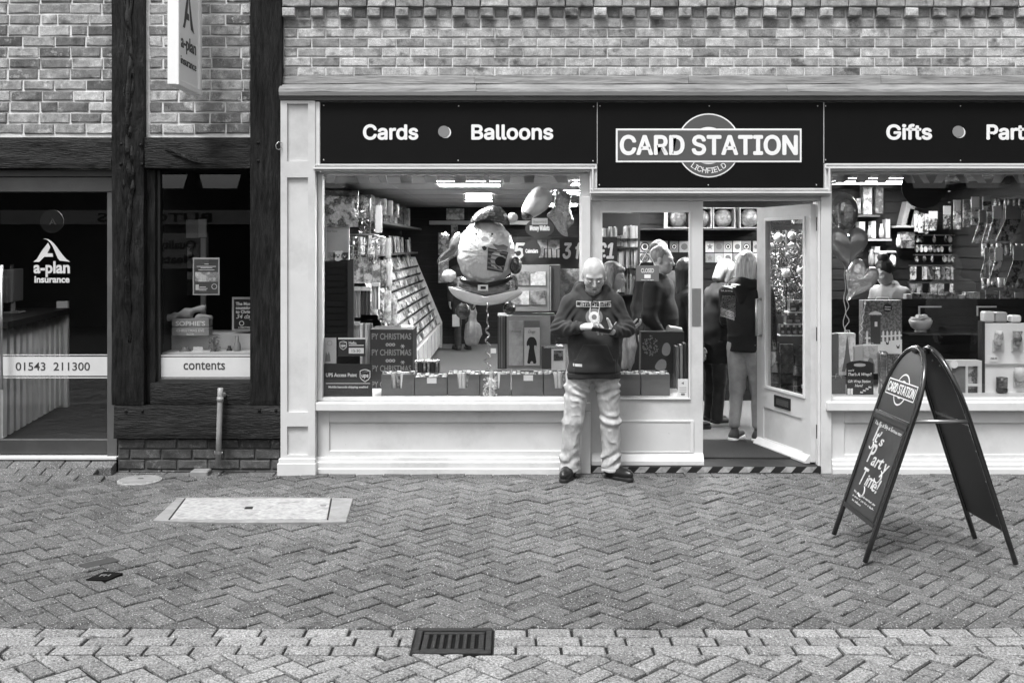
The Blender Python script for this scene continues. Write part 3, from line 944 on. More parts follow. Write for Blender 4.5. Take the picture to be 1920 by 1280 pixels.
# lead flashing and cornice
def profile(name, prof, xa, xb, m, parent, bev=0.0, wav=0.0):
    """prof: (y,z) points, extruded along x"""
    n = len(prof)
    mb = MB()
    nx = max(1, int((xb - xa) / 0.12)) if wav else 1
    vs_ = []
    for i in range(nx + 1):
        x = xa + (xb - xa) * i / nx
        for k, (y, z) in enumerate(prof):
            o = (math.sin(x * 5 + k) + math.sin(x * 11.3 + 2 * k)) * wav if wav else 0
            vs_.append((x, y, z + o))
    fs_ = []
    for i in range(nx):
        for k in range(n):
            k2 = (k + 1) % n
            fs_.append((i * n + k, (i + 1) * n + k, (i + 1) * n + k2, i * n + k2))
    fs_.append(tuple(range(n))); fs_.append(tuple(nx * n + k for k in range(n - 1, -1, -1)))
    mb.add(vs_, fs_)
    o = mb.build(name, m, parent)
    b = bmesh.new(); b.from_mesh(o.data); bmesh.ops.recalc_face_normals(b, faces=b.faces[:]); b.to_mesh(o.data); b.free()
    return o
Y1 = -0.02
for xa, xb in ((SX0 - 0.01, PX(890)), (PX(890.6), PX(1290)), (PX(1290.6), PX(1650)), (PX(1650.6), SX1)):
    profile('flashing', [(-0.006, PZ(142)), (-0.016, PZ(144)), (-0.022, PZ(158)), (-0.006, PZ(159))], xa, xb, LEAD, shop, wav=0.0016)
for xa, xb in ((SX0 - 0.015, PX(893)), (PX(893.8), PX(1470)), (PX(1470.6), SX1)):
    profile('flashing', [(0.0, PZ(158.5)), (-0.04, PZ(160)), (-0.10, PZ(170)), (-0.105, PZ(176)), (0.0, PZ(175))], xa, xb, LEAD, shop, wav=0.0016)
profile('cornice', [(0.02, PZ(175.5)), (-0.108, PZ(176.2)), (-0.110, PZ(183)), (-0.085, PZ(185)), (-0.07, PZ(190.5)), (0.02, PZ(191))], SX0 - 0.012, SX1, mat('cornice_lead', 0.14, 0.6, 0.25, 5, 0.4, 14, 0.004, stretch=(0.5, 1, 4)), shop)
# pilaster
pil = MB()
yp_ = -0.075
XA, XB = PX(530), PX(594)
IA, IB = PX(542), PX(581)
pil.box(XA, IA, yp_, 0.2, PZ(855), PZ(191.5)).box(IB, XB, yp_, 0.2, PZ(855), PZ(191.5))
for za, zb in ((191.5, 197), (304, 334), (770, 796), (849, 855)):
    pil.box(IA, IB, yp_, 0.2, PZ(zb), PZ(za))
pl = pil.build('pilaster', PAINT, shop)
for za, zb in ((197, 304), (334, 770), (796, 849)):
    MB().box(IA - 0.002, IB + 0.002, yp_ + 0.022, 0.19, PZ(zb) - 0.002, PZ(za) + 0.002).build('panel', PAINT, pl)
MB().box(XA - 0.02, XB + 0.012, yp_ - 0.035, 0.2, -0.02, PZ(863)).box(XA - 0.012, XB + 0.006, yp_ - 0.02, 0.2, PZ(862.8), PZ(855.2)).build('plinth', PAINT2, pl, bev=0.004)
# fascia: backing, panels, mouldings
yf = -0.05
MB().box(XB + 0.001, PX(1107), yf + 0.02, 0.2, PZ(318), PZ(191.2)).box(PX(1107.2), PX(1555), yf + 0.02, 0.2, PZ(362), PZ(191.2)).box(PX(1555.2), SX1, yf + 0.02, 0.2, PZ(318), PZ(191.2)).build('fascia_backing', PAINT, shop)
f1 = MB().box(PX(603), PX(1118), yf, yf + 0.019, PZ(308), PZ(193.5)).build('fascia_panel', FASCIA, shop, bev=0.001)
f2 = MB().box(PX(1119.6), PX(1540), yf, yf + 0.019, PZ(353), PZ(193.5)).build('fascia_panel', FASCIA, shop, bev=0.001)
f3 = MB().box(PX(1542), SX1, yf, yf + 0.019, PZ(307), PZ(193.5)).build('fascia_panel', FASCIA, shop, bev=0.001)
MB().box(PX(1118.2), PX(1119.4), yf - 0.002, yf + 0.01, PZ(308), PZ(193.5)).build('joint_strip', PALE, shop)
MB().box(PX(1540.3), PX(1541.7), yf - 0.002, yf + 0.01, PZ(307), PZ(193.5)).build('joint_strip', PALE, shop)
MB().box(PX(592), PX(602.6), yf - 0.012, yf + 0.019, PZ(309), PZ(193)).build('fascia_edge', PAINT2, shop, bev=0.004)
def moulding(pts, name='moulding'):
    """run a three-step moulding along (px,py) corner points"""
    for st, (o, dpt) in enumerate(((0, 0.048), (3.2, 0.036), (6.6, 0.058), (9.8, 0.03))):
        mb = MB()
        wd_ = 2.6
        for (x0, y0), (x1, y1) in zip(pts[:-1], pts[1:]):
            if abs(y0 - y1) < 1e-6:
                mb.box(PX(min(x0, x1)), PX(max(x0, x1)), yf - dpt + 0.02, yf + 0.01, PZ(y0 + o + wd_ + 0.8), PZ(y0 + o))
        mb.build(name, PAINT2, shop, bev=0.002)
def mould_run(rects):
    for st, (o, dpt) in enumerate(((0, 0.046), (3.3, 0.034), (6.6, 0.058), (10.0, 0.028))):
        mb = MB()
        w_ = 3.1
        for k, r in enumerate(rects):
            x0, x1, y0 = r
            mb.box(PX(x0), PX(x1), yf - dpt + 0.022, yf + 0.018, PZ(y0 + o + w_), PZ(y0 + o))
        # the two drops beside the middle panel
        mb.box(PX(1118 - o - w_), PX(1118 - o), yf - dpt + 0.0225, yf + 0.017, PZ(353.5 + o), PZ(309.8 + o))
        mb.box(PX(1541 + o), PX(1541 + o + w_), yf - dpt + 0.0225, yf + 0.017, PZ(353.5 + o), PZ(309.8 + o))
        mb.build('moulding', PAINT2, shop, bev=0.0015)
mould_run([(591, 1117.5, 309), (1106, 1553, 354), (1542, 1960, 308)])
for f, pts in ((f1, ((607, 198), (860, 199), (1113, 200), (607, 300), (859, 301), (1112, 302))), (f2, ((1125, 199), (1330, 199), (1533, 199), (1124, 347), (1328, 347), (1531, 347))), (f3, ((1548, 199), (1548, 300), (1801, 301), (1801, 199)))):
    for px, py in pts:
        q = P(px, py, yf - 0.001)
        MB().ell(q, (0.006, 0.003, 0.006), 8, 4).build('screw', STEEL, f, smooth=True)
RED = mat('sign_red', 0.09, 0.45, 0.05)
REDD = mat('sign_dot', 0.22, 0.45, 0.05)
def word(s_, px0, px1, pyb, cap, f):
    MB().text(s_, P(px0, pyb, yf - 0.002), w=(px1 - px0) / 236.5, h=cap / 236.5, bold=0.035, depth=0.004, sans=True).build('lettering', WHITE, f)
word('Cards', 682, 783, 261, 26, f1)
word('Balloons', 885, 1036, 261, 26, f1)
word('Gifts', 1663, 1746, 261, 26, f3)
word('Party', 1851, 1940, 261, 26, f3)
for px, f in ((833, f1), (1797, f3)):
    q = P(px, 247.5, yf - 0.002)
    MB().disc(q.x + 0.008, q.z - 0.004, 0.046, yf - 0.004, yf - 0.001, 28).build('dot_backing', WHITE, f)  # white disc set offset behind the grey dot
    MB().disc(q.x - 0.003, q.z + 0.002, 0.046, yf - 0.0075, yf - 0.0045, 28).build('dot', REDD, f)
def roundel(mb, cx, cz, k, y, n=48):
    """ring with bar; k metres for one pixel of the photograph; material 0 white 1 red 2 black"""
    t = 0.0025
    mb.mat(0).ring(cx, cz, 0, 0, y, y, 3) if False else None
    mb.mat(0).ring(cx, cz, 31 * k, 60 * k, y - t, y, n)
    mb.mat(1).ring(cx, cz, 35 * k, 57.5 * k, y - 1.6 * t, y - 1.01 * t, n)
    mb.mat(0).box(cx - 174 * k, cx + 174 * k, y - 2.6 * t, y - 1.7 * t, cz - 31.5 * k, cz + 31.5 * k)
    mb.mat(1).box(cx - 170.5 * k, cx + 170.5 * k, y - 3.3 * t, y - 2.7 * t, cz - 28 * k, cz + 28 * k)
    return mb
k_ = 1 / 236.5
q = P(1328.5, 273, yf)
mb = roundel(MB(), q.x, q.z, k_, yf - 0.001)
mb.mat(0).text('CARD STATION', (q.x, yf - 0.0095, q.z - 16.5 * k_), w=330 * k_, h=34 * k_, bold=0.035, depth=0.003, align='c', sans=True)
# town name set along the ring
name = 'LICHFIELD'
wid = [1.0, 0.55, 1.15, 1.15, 1.0, 0.55, 1.0, 1.0, 1.15]
tot = sum(wid); acc = 0
for ch, w_ in zip(name, wid):
    an = math.radians(270 - 42 + 84 * (acc + w_ / 2) / tot)
    acc += w_
    rad = Vector((math.cos(an), 0, math.sin(an)))
    u_ = Vector((-math.sin(an), 0, math.cos(an)))
    mb.text(ch, Vector((q.x, yf - 0.0055, q.z)) + rad * 52 * k_, u_, -rad, h=10 * k_, bold=0.008, depth=0.001, align='c', sans=True)
mb.build('roundel', [WHITE, RED, BLACK], f2)
# --- shopfront joinery
def panel_frame(mb, x0, x1, z0, z1, y0, y1, hx0, hx1, hz0, hz1):
    """a board x0..x1, z0..z1 with a rectangular hole"""
    mb.box(x0, hx0, y0, y1, z0, z1).box(hx1, x1, y0, y1, z0, z1).box(hx0, hx1, y0, y1, z0, hz0).box(hx0, hx1, y0, y1, hz1, z1)
    return mb
def skirting(parent, xa, xb, ztop):
    profile('skirting', [(0.05, ztop + 0.012), (-0.028, ztop + 0.006), (-0.032, ztop - 0.02), (-0.045, ztop - 0.03), (-0.045, 0.045), (-0.06, 0.035), (-0.06, -0.02), (0.05, -0.02)], xa, xb, PAINT2, parent)
# left window
lw_ = MB()
yw = 0.02
WX0, WX1 = PX(594.5), PX(1107)
panel_frame(lw_, WX0, WX1, PZ(752), PZ(322.6), yw, yw + 0.09, PX(603.5), PX(1088), PZ(746), PZ(327))
wf = lw_.build('window_frame', PAINT, shop, bev=0.002)
MB().box(PX(602.5), PX(1089), yw + 0.05, yw + 0.056, PZ(747), PZ(326)).build('pane', GLASS, wf)
MB().box(PX(592), PX(1106.5), yw - 0.085, yw + 0.03, PZ(768), PZ(752.6)).build('window_sill', PAINT2, shop, bev=0.006)
sr = panel_frame(MB(), WX0, PX(1106), PZ(862), PZ(768.3), yw - 0.012, yw + 0.06, PX(617), PX(1075), PZ(845), PZ(792)).build('stall_riser', PAINT, shop, bev=0.004)
MB().box(PX(616), PX(1076), yw + 0.008, yw + 0.05, PZ(846), PZ(791)).build('panel', PAINT, sr)
skirting(shop, WX0, PX(1088), PZ(858))
MB().box(PX(1088.6), PX(1106.6), -0.05, 0.11, -0.02, PZ(769)).box(PX(1090), PX(1106.8), -0.022, 0.012, PZ(768), PZ(368.5)).build('mullion', PAINT, shop, bev=0.003)
# head over the doors
MB().box(PX(1107.4), PX(1556), yw, yw + 0.12, PZ(376), PZ(363)).build('door_head', PAINT, shop, bev=0.003)
# fixed door leaf
fl = panel_frame(MB(), PX(1108), PX(1320), PZ(852), PZ(377), yw + 0.02, yw + 0.065, PX(1128), PX(1294), PZ(748), PZ(397)).build('fixed_leaf', PAINT, shop, bev=0.002)
fb = panel_frame(MB(), PX(1126.5), PX(1296), PZ(750), PZ(395), yw + 0.004, yw + 0.019, PX(1130), PX(1292.5), PZ(746.5), PZ(398.5)).build('glazing_bead', PAINT2, fl, bev=0.002)
MB().box(PX(1127), PX(1295), yw + 0.035, yw + 0.041, PZ(749), PZ(396)).build('pane', GLASS, fl)
MB().box(PX(1158), PX(1296), yw + 0.012, yw + 0.0195, PZ(847), PZ(792)).build('panel', PAINT, fl, bev=0.003)
panel_frame(MB(), PX(1152), PX(1302), PZ(850.5), PZ(789), yw + 0.006, yw + 0.0198, PX(1158.3), PX(1295.7), PZ(846.7), PZ(792.3)).build('panel_moulding', PAINT2, fl, bev=0.002)
profile('weatherboard', [(yw + 0.02, PZ(851)), (yw - 0.005, PZ(853)), (yw - 0.035, PZ(864)), (yw - 0.035, PZ(871)), (yw + 0.05, PZ(871))], PX(1109), PX(1319.5), PAINT2, fl)
MB().box(PX(1299), PX(1316), yw + 0.0165, yw + 0.0195, PZ(612), PZ(541)).build('finger_plate', mat('plate_aluminium', 0.45, 0.35, 0.05, 10, metal=0.8), fl)
for px, py in ((1301, 543), (1314, 543), (1301, 609), (1314, 609)):
    MB().ell(P(px, py, yw + 0.015), (0.004, 0.003, 0.004), 8, 4).build('screw', STEEL, fl)
# step with hazard tape
st = MB().box(PX(1107.4), PX(1537), -0.035, 0.25, -0.02, PZ(872)).build('threshold', BLACK, shop, bev=0.003)
x = PX(1110)
i = 0
while x < PX(1530):
    zA, zB = 0.006, PZ(873)
    MB().prism([(x, zA), (x + 0.085, zA), (x + 0.125, zB), (x + 0.045, zB)], -0.0385, -0.0362).build('tape_stripe', mat('tape_white', 0.34, 0.6, 0.5, 18, grime=0.7), st)
    x += 0.166
# jambs
MB().box(PX(1538), PX(1557.5), yw - 0.045, yw + 0.12, -0.02, PZ(368.5)).build('jamb', PAINT, shop, bev=0.003)
MB().box(PX(1533.5), PX(1537.6), yw - 0.03, yw + 0.12, 0.05, PZ(377)).build('door_stop', PAINT2, shop, bev=0.002)
# open door leaf
hx, hy = 2.440, 0.06
ux = Vector((-0.265, 0.963, 0)).normalized()
Md = Matrix(((ux.x, ux.y, 0, hx), (ux.y, -ux.x, 0, hy), (0, 0, 1, 0), (0, 0, 0, 1)))
# local: x along the leaf from hinge, y thickness (negative = face towards the street), z up
Md = Matrix(((ux.x, -ux.y, 0, hx), (ux.y, ux.x, 0, hy), (0, 0, 1, 0), (0, 0, 0, 1)))
def dmb(): return MB(Md)
dd = dmb()
zt_ = 2.14
panel_frame(dd, 0.0, 0.87, 0.56, zt_, 0.0, 0.045, 0.09, 0.71, 0.585, 2.03)
dd.box(0, 0.12, 0, 0.045, 0.07, 0.56).box(0.76, 0.87, 0, 0.045, 0.07, 0.56).box(0.12, 0.76, 0, 0.045, 0.40, 0.56).box(0.12, 0.76, 0, 0.045, 0.07, 0.13)
ol = dd.build('door', PAINT, shop)
od = dmb(); panel_frame(od, 0.075, 0.725, 0.57, 2.045, 0.046, 0.058, 0.10, 0.70, 0.595, 2.02); od.build('glazing_bead', PAINT2, ol, bev=0.002)
dmb().box(0.09, 0.71, 0.018, 0.024, 0.585, 2.03).build('pane', GLASS, ol)
dmb().box(0.12, 0.76, 0.012, 0.034, 0.13, 0.40).build('panel', PAINT, ol)
w_ = dmb(); w_.add([(0.01, 0.045, 0.125), (0.86, 0.045, 0.125), (0.86, 0.09, 0.075), (0.01, 0.09, 0.075), (0.01, 0.045, 0.06), (0.86, 0.045, 0.06), (0.01, 0.09, 0.06), (0.86, 0.09, 0.06)], [(0, 1, 2, 3), (3, 2, 7, 6), (0, 3, 6, 4), (1, 5, 7, 2), (4, 6, 7, 5), (0, 4, 5, 1)])
w_.build('weatherboard', PAINT2, ol)
lb = dmb(); panel_frame(lb, 0.30, 0.56, 0.435, 0.535, 0.046, 0.056, 0.325, 0.535, 0.46, 0.51); lp_ = lb.build('letter_plate', IRON, ol, bev=0.002)
dmb().box(0.327, 0.533, 0.047, 0.052, 0.462, 0.508).build('flap', DARKP, lp_)
dmb().tube([(0.79, 0.046, 1.02), (0.79, 0.095, 1.02), (0.79, 0.095, 1.34), (0.79, 0.046, 1.34)], 0.011, 8).build('pull_handle', STEEL, ol, smooth=True)
dmb().box(0.86, 0.8745, 0.012, 0.034, 0.95, 1.15).box(0.872, 0.884, 0.018, 0.03, 1.02, 1.05).build('lock', STEEL, ol, bev=0.002)
for hz in (0.32, 1.10, 1.98):
    MB().tube([(hx + 0.006, hy - 0.03, hz - 0.055), (hx + 0.006, hy - 0.03, hz + 0.055)], 0.011, 8).build('hinge', BLACK, ol)
# right window
RX0 = PX(1557.8)
rw = panel_frame(MB(), RX0, SX1, PZ(751), PZ(321.6), yw, yw + 0.09, PX(1561), SX1 - 0.05, PZ(746.5), PZ(325.5))
rwf = rw.build('window_frame', PAINT, shop, bev=0.002)
MB().box(PX(1560), SX1 - 0.03, yw + 0.05, yw + 0.056, PZ(747.5), PZ(324)).build('pane', GLASS, rwf)
MB().box(PX(1547), SX1, yw - 0.085, yw + 0.03, PZ(768), PZ(751.4)).build('window_sill', PAINT2, shop, bev=0.006)
sr2 = panel_frame(MB(), RX0, SX1, PZ(866), PZ(768.3), yw - 0.012, yw + 0.06, PX(1584), SX1 - 0.3, PZ(852), PZ(793)).build('stall_riser', PAINT, shop, bev=0.004)
MB().box(PX(1583), SX1 - 0.29, yw + 0.008, yw + 0.05, PZ(853), PZ(792)).build('panel', PAINT, sr2)
skirting(shop, RX0, SX1, PZ(862))
# ---- buildings across the street (seen mirrored in the glass)
OPW = mat('opposite_wall', 0.05, 0.9, 0.3, 3, 0.3, 30)
def opposite(label, x0, x1, h, y=-15.0):
    t = thing('opposite_building', label, 'building', ((x0 + x1) / 2, y - 2, 0), 'buildings across the street')
    MB().box(x0, x1, y - 0.4, y, -0.02, 3.12).build('wall', OPW, t)
    MB().box(x0, x1, y - 0.4, y, 3.46, h).build('upper_wall', OPW, t)
    x = x0
    while x < x1 - 0.3:
        MB().prism([(x, 3.12), (x + 0.34, 3.12), (x + 0.24, 3.46), (x + 0.10, 3.46)], y - 0.4, y).build('gallery_post', OPW, t)
        x += 1.22
    return t
t1 = opposite('dark timbered shop with open gallery across the street, mirrored in the office windows', -27, -1.0, 4.6)
t2 = opposite('dark house with open gallery across the street, mirrored in the shop glass', -0.97, 27, 4.8)
MB().box(-11.6, -5.2, -15.0, -14.9, 2.3, 2.62).build('fascia_panel', mat('opp_fascia', 0.6, 0.6), t1)
MB(Matrix.Rotation(math.pi, 4, 'Z')).text('BUTCHERS', (8.1, 14.885, 2.36), w=2.6, h=0.2, bold=0.02, align='c').build('lettering', BLACK, t1)
MB().box(-8.3, -6.9, -15.0, -14.95, 1.3, 2.1).build('window_poster', mat('opp_poster', 0.7, 0.6), t1)
mb = MB(Matrix.Rotation(math.pi, 4, 'Z'))
mb.text('Quality', (7.6, 14.94, 1.75), w=0.85, h=0.2, align='c', bold=0.03); mb.text('Meats', (7.6, 14.94, 1.42), w=0.75, h=0.2, align='c', bold=0.03)
mb.build('lettering', BLACK, t1)
# ------------------------------------------------------------------ figures: one blended surface per body or garment
class Fig:
    def __init__(s, vox=0.008):
        s.vox = vox; s.p = []
    def cap(s, a, b, r1, r2=None, k=0.03, sq=1.0):
        """rounded cone; sq<1 flattens it front to back"""
        s.p.append(('c', np.array(a, dtype=np.float32), np.array(b, dtype=np.float32), float(r1), float(r1 if r2 is None else r2), k, sq)); return s
    def ell(s, c, r, k=0.03, R=None, cut=False):
        s.p.append(('x' if cut else 'e', np.array(c, dtype=np.float32), np.array(r, dtype=np.float32), None if R is None else np.array(R, dtype=np.float32), 0, k, 1.0)); return s
    def field(s):
        lo = np.full(3, 1e9); hi = np.full(3, -1e9)
        for q in s.p:
            if q[0] == 'c':
                r = max(q[3], q[4])
                lo = np.minimum(lo, np.minimum(q[1], q[2]) - r); hi = np.maximum(hi, np.maximum(q[1], q[2]) + r)
            elif q[0] == 'e':
                r = q[2].max()
                lo = np.minimum(lo, q[1] - r); hi = np.maximum(hi, q[1] + r)
        v = s.vox
        lo = lo - 6 * v; hi = hi + 6 * v
        n = np.ceil((hi - lo) / v).astype(int) + 1
        Fd = np.full(n, 0.2, dtype=np.float32)
        ax = [(lo[i] + v * np.arange(n[i])).astype(np.float32) for i in range(3)]
        for q in s.p:
            k = q[5]
            if q[0] == 'c':
                r = max(q[3], q[4])
                a0 = np.minimum(q[1], q[2]) - r; a1 = np.maximum(q[1], q[2]) + r
            else:
                r = q[2].max(); a0 = q[1] - r; a1 = q[1] + r
            i0 = np.maximum(0, np.floor((a0 - k - 4 * v - lo) / v).astype(int)); i1 = np.minimum(n, np.ceil((a1 + k + 4 * v - lo) / v).astype(int) + 1)
            sl_ = tuple(slice(i0[i], i1[i]) for i in range(3))
            X = ax[0][sl_[0]][:, None, None]; Y = ax[1][sl_[1]][None, :, None]; Z = ax[2][sl_[2]][None, None, :]
            if q[0] == 'c':
                a, b = q[1], q[2]
                ab = b - a
                L2 = float(ab @ ab) + 1e-9
                dx, dy, dz = X - a[0], Y - a[1], Z - a[2]
                t = np.clip((dx * ab[0] + dy * ab[1] + dz * ab[2]) / L2, 0, 1)
                ex, ey, ez = dx - t * ab[0], dy - t * ab[1], dz - t * ab[2]
                d = np.sqrt(ex * ex + (ey / q[6]) ** 2 + ez * ez) - (q[3] + (q[4] - q[3]) * t)
                if q[6] != 1.0: d = d * q[6]
            else:
                c, r_ = q[1], q[2]
                dx, dy, dz = X - c[0], Y - c[1], Z - c[2]
                if q[3] is not None:
                    R = q[3]
                    dx, dy, dz = dx * R[0, 0] + dy * R[1, 0] + dz * R[2, 0], dx * R[0, 1] + dy * R[1, 1] + dz * R[2, 1], dx * R[0, 2] + dy * R[1, 2] + dz * R[2, 2]
                k0 = np.sqrt((dx / r_[0]) ** 2 + (dy / r_[1]) ** 2 + (dz / r_[2]) ** 2)
                k1 = np.sqrt((dx / r_[0] ** 2) ** 2 + (dy / r_[1] ** 2) ** 2 + (dz / r_[2] ** 2) ** 2) + 1e-6
                d = k0 * (k0 - 1) / k1
            cur = Fd[sl_]
            if q[0] == 'x':
                h = np.maximum(k - np.abs(cur + d), 0) / k
                Fd[sl_] = np.maximum(cur, -d) + h * h * k * 0.25
            else:
                h = np.maximum(k - np.abs(cur - d), 0) / k
                Fd[sl_] = np.minimum(cur, d) - h * h * k * 0.25
        return Fd, lo, ax
    def mesh(s, disp=None):
        Fd, lo, ax = s.field()
        v = s.vox
        if disp is not None:
            idx = np.where(np.abs(Fd) < 0.05)
            pts = np.stack([ax[i][idx[i]] for i in range(3)], axis=-1)
            Fd[idx] += disp(pts).astype(np.float32)
        ins = Fd < 0
        c = ins[:-1, :-1, :-1].astype(np.int8)
        tot = np.zeros_like(c)
        for dx in (0, 1):
            for dy in (0, 1):
                for dz in (0, 1):
                    tot += ins[dx:ins.shape[0] - 1 + dx, dy:ins.shape[1] - 1 + dy, dz:ins.shape[2] - 1 + dz]
        act = (tot > 0) & (tot < 8)
        ci = np.argwhere(act)
        vid = np.full(act.shape, -1, dtype=np.int32)
        vid[act] = np.arange(len(ci))
        acc = np.zeros((len(ci), 3)); cnt = np.zeros(len(ci))
        corners = [(0, 0, 0), (1, 0, 0), (0, 1, 0), (1, 1, 0), (0, 0, 1), (1, 0, 1), (0, 1, 1), (1, 1, 1)]
        val = [Fd[ci[:, 0] + a, ci[:, 1] + b, ci[:, 2] + c_] for a, b, c_ in corners]
        for i in range(8):
            for bit in (1, 2, 4):
                if i & bit: continue
                j = i | bit
                m = (val[i] < 0) != (val[j] < 0)
                t = val[i] / (val[i] - val[j] + 1e-12)
                p = np.array(corners[i]) + t[:, None] * (np.array(corners[j]) - np.array(corners[i]))
                acc[m] += p[m]; cnt[m] += 1
        V = (ci + acc / np.maximum(cnt, 1)[:, None]) * v + lo
        faces = []
        for axi in range(3):
            a = [slice(None)] * 3; b = [slice(None)] * 3
            a[axi] = slice(0, -1); b[axi] = slice(1, None)
            s0 = ins[tuple(a)]; s1 = ins[tuple(b)]
            e = np.argwhere(s0 != s1)
            o1, o2 = [(1, 2), (2, 0), (0, 1)][axi]
            e = e[(e[:, o1] > 0) & (e[:, o2] > 0)]
            fl_ = s0[tuple(e.T)]
            def g(d1, d2):
                q = e.copy(); q[:, o1] -= d1; q[:, o2] -= d2
                return vid[tuple(q.T)]
            quad = np.stack([g(1, 1), g(0, 1), g(0, 0), g(1, 0)], axis=-1)
            quad[~fl_] = quad[~fl_][:, ::-1]
            faces.append(quad[(quad >= 0).all(axis=1)])
        return V, np.concatenate(faces)
    def build(s, name, m, parent, T, disp=None, **kw):
        V, Q = s.mesh(disp)
        me = bpy.data.meshes.new(name)
        org = W[parent] if parent else T.translation
        M = np.array(T)
        Vw = V @ M[:3, :3].T + M[:3, 3]
        V2 = Vw - np.array(org)
        me.vertices.add(len(V2)); me.vertices.foreach_set('co', V2.astype(np.float32).ravel())
        me.loops.add(Q.size); me.loops.foreach_set('vertex_index', Q.astype(np.int32).ravel())
        me.polygons.add(len(Q)); me.polygons.foreach_set('loop_start', np.arange(0, Q.size, 4, dtype=np.int32))
        me.update(calc_edges=True)
        me.polygons.foreach_set('use_smooth', np.ones(len(Q), dtype=bool))
        me.materials.append(m)
        o = link_mesh(name, me, org, parent)
        return tag(o, **kw)
def rot_about(p, deg_x=0, deg_y=0, deg_z=0):
    p = Vector(p)
    R = Matrix.Rotation(math.radians(deg_z), 4, 'Z') @ Matrix.Rotation(math.radians(deg_y), 4, 'Y') @ Matrix.Rotation(math.radians(deg_x), 4, 'X')
    return Matrix.Translation(p) @ R @ Matrix.Translation(-p)
def add_head(f, M, sc=1.0, c=(0, 0, 1.62), ears=True, eyes=True):
    """head in its own frame looking to -Y, skull centre about c, then moved by M"""
    c = Vector(c)
    R = np.array(M.to_3x3())
    def q(x, y, z): return tuple(M @ (c + Vector((x, y, z)) * sc))
    def e(x, y, z, a, b, d, k=0.02, cut=False): f.ell(q(x, y, z), (a * sc, b * sc, d * sc), k, R, cut)
    e(0, 0.018, 0.03, 0.076, 0.096, 0.090, 0.02)
    e(0, -0.028, -0.045, 0.060, 0.062, 0.072, 0.05)
    e(0, -0.045, -0.088, 0.036, 0.034, 0.028, 0.035)
    e(0, -0.066, 0.022, 0.055, 0.020, 0.014, 0.02)
    for s_ in (-1, 1):
        e(s_ * 0.042, -0.060, -0.028, 0.024, 0.020, 0.020, 0.025)
        if eyes:
            e(s_ * 0.031, -0.092, 0.000, 0.017, 0.013, 0.010, 0.010, True)
            e(s_ * 0.031, -0.074, -0.001, 0.014, 0.012, 0.010, 0.004)
        if ears: e(s_ * 0.078, 0.014, -0.008, 0.009, 0.020, 0.032, 0.008)
    f.cap(q(0, -0.082, 0.004), q(0, -0.104, -0.030), 0.008 * sc, 0.013 * sc, 0.014)
    for s_ in (-1, 1): e(s_ * 0.011, -0.094, -0.034, 0.008, 0.009, 0.007, 0.006)
    f.cap(q(-0.020, -0.083, -0.060), q(0.020, -0.083, -0.060), 0.007 * sc, k=0.008)
    f.cap(q(-0.016, -0.081, -0.072), q(0.016, -0.081, -0.072), 0.007 * sc, k=0.008)
    e(0, -0.096, -0.0655, 0.024, 0.010, 0.0022, 0.003, True)
def add_hand(f, w, d, n, thumb, curl=(0.5, 0.6, 0.5), spread=0.12, sc=1.0, thumb_dir=None):
    """w wrist, d towards fingers, n palm normal (fingers curl to it), thumb +1/-1 side along d x n"""
    w = Vector(w); d = Vector(d).normalized(); n = Vector(n); n = (n - d * n.dot(d)).normalized()
    s_ = d.cross(n) * thumb
    for i, o in enumerate((0.030, 0.011, -0.009, -0.028)):
        k0 = w + s_ * o * 0.5 * sc + d * 0.008; k1 = w + s_ * o * sc + d * (0.088 - 0.006 * abs(i - 1)) * sc
        f.cap(k0, k1, 0.0155 * sc, 0.0115 * sc, 0.012)
        L = ((0.042, 0.026, 0.020), (0.046, 0.030, 0.022), (0.043, 0.028, 0.021), (0.034, 0.021, 0.018))[i]
        p = k1; a = 0
        dd_ = (d + s_ * (spread * (1.5 - i) * 0.5)).normalized()
        for j in range(3):
            a += curl[j]
            v = dd_ * math.cos(a) + n * math.sin(a)
            p2 = p + v * L[j] * sc
            f.cap(p, p2, (0.0098 - 0.001 * j) * sc, (0.0090 - 0.001 * j) * sc, 0.004)
            p = p2
    t0 = w + s_ * 0.024 * sc + d * 0.025 * sc
    td = (d * 0.65 + s_ * 0.65 + n * 0.35).normalized() if thumb_dir is None else Vector(thumb_dir).normalized()
    t1_ = t0 + td * 0.042 * sc
    t2_ = t1_ + (td + n * 0.25 + d * 0.3).normalized() * 0.032 * sc
    t3_ = t2_ + (td * 0.6 + n * 0.4 + d * 0.5).normalized() * 0.026 * sc
    f.cap(t0, t1_, 0.0155 * sc, 0.0115 * sc, 0.012); f.cap(t1_, t2_, 0.0115 * sc, 0.0102 * sc, 0.004); f.cap(t2_, t3_, 0.0102 * sc, 0.0085 * sc, 0.004)
def fold_disp(amp, freq, seed=0.0, zlo=-9, zhi=9, extra=None):
    def fn(p):
        n = vnoise(p + seed, freq)
        r = 1 - np.abs(2 * n - 1)
        n2 = vnoise(p * 1.0 + seed + 5.3, np.array(freq) * 2.1)
        w = np.clip((p[:, 2] - zlo) / 0.03, 0, 1) * np.clip((zhi - p[:, 2]) / 0.03, 0, 1)
        d = -amp * (r ** 2 - 0.4 + 0.4 * (n2 - 0.5)) * w
        if extra is not None: d = d + extra(p)
        return d
    return fn
SKIN = mat('skin', 0.46, 0.48, 0.2, 26, 0.5, 90, 0.0015)
SKIN2 = mat('shopper_skin', 0.5, 0.5, 0.08, 18, 0.15, 140, 0.001)  # plain skin tone shared by the shoppers
HOODIE = mat('hoodie_cotton', 0.026, 0.9, 0.15, 14, 0.3, 260, 0.001)
JEANS = mat('faded_denim', 0.46, 0.85, 0.4, 12, 0.9, 60, 0.001, stretch=(1, 1, 0.6))
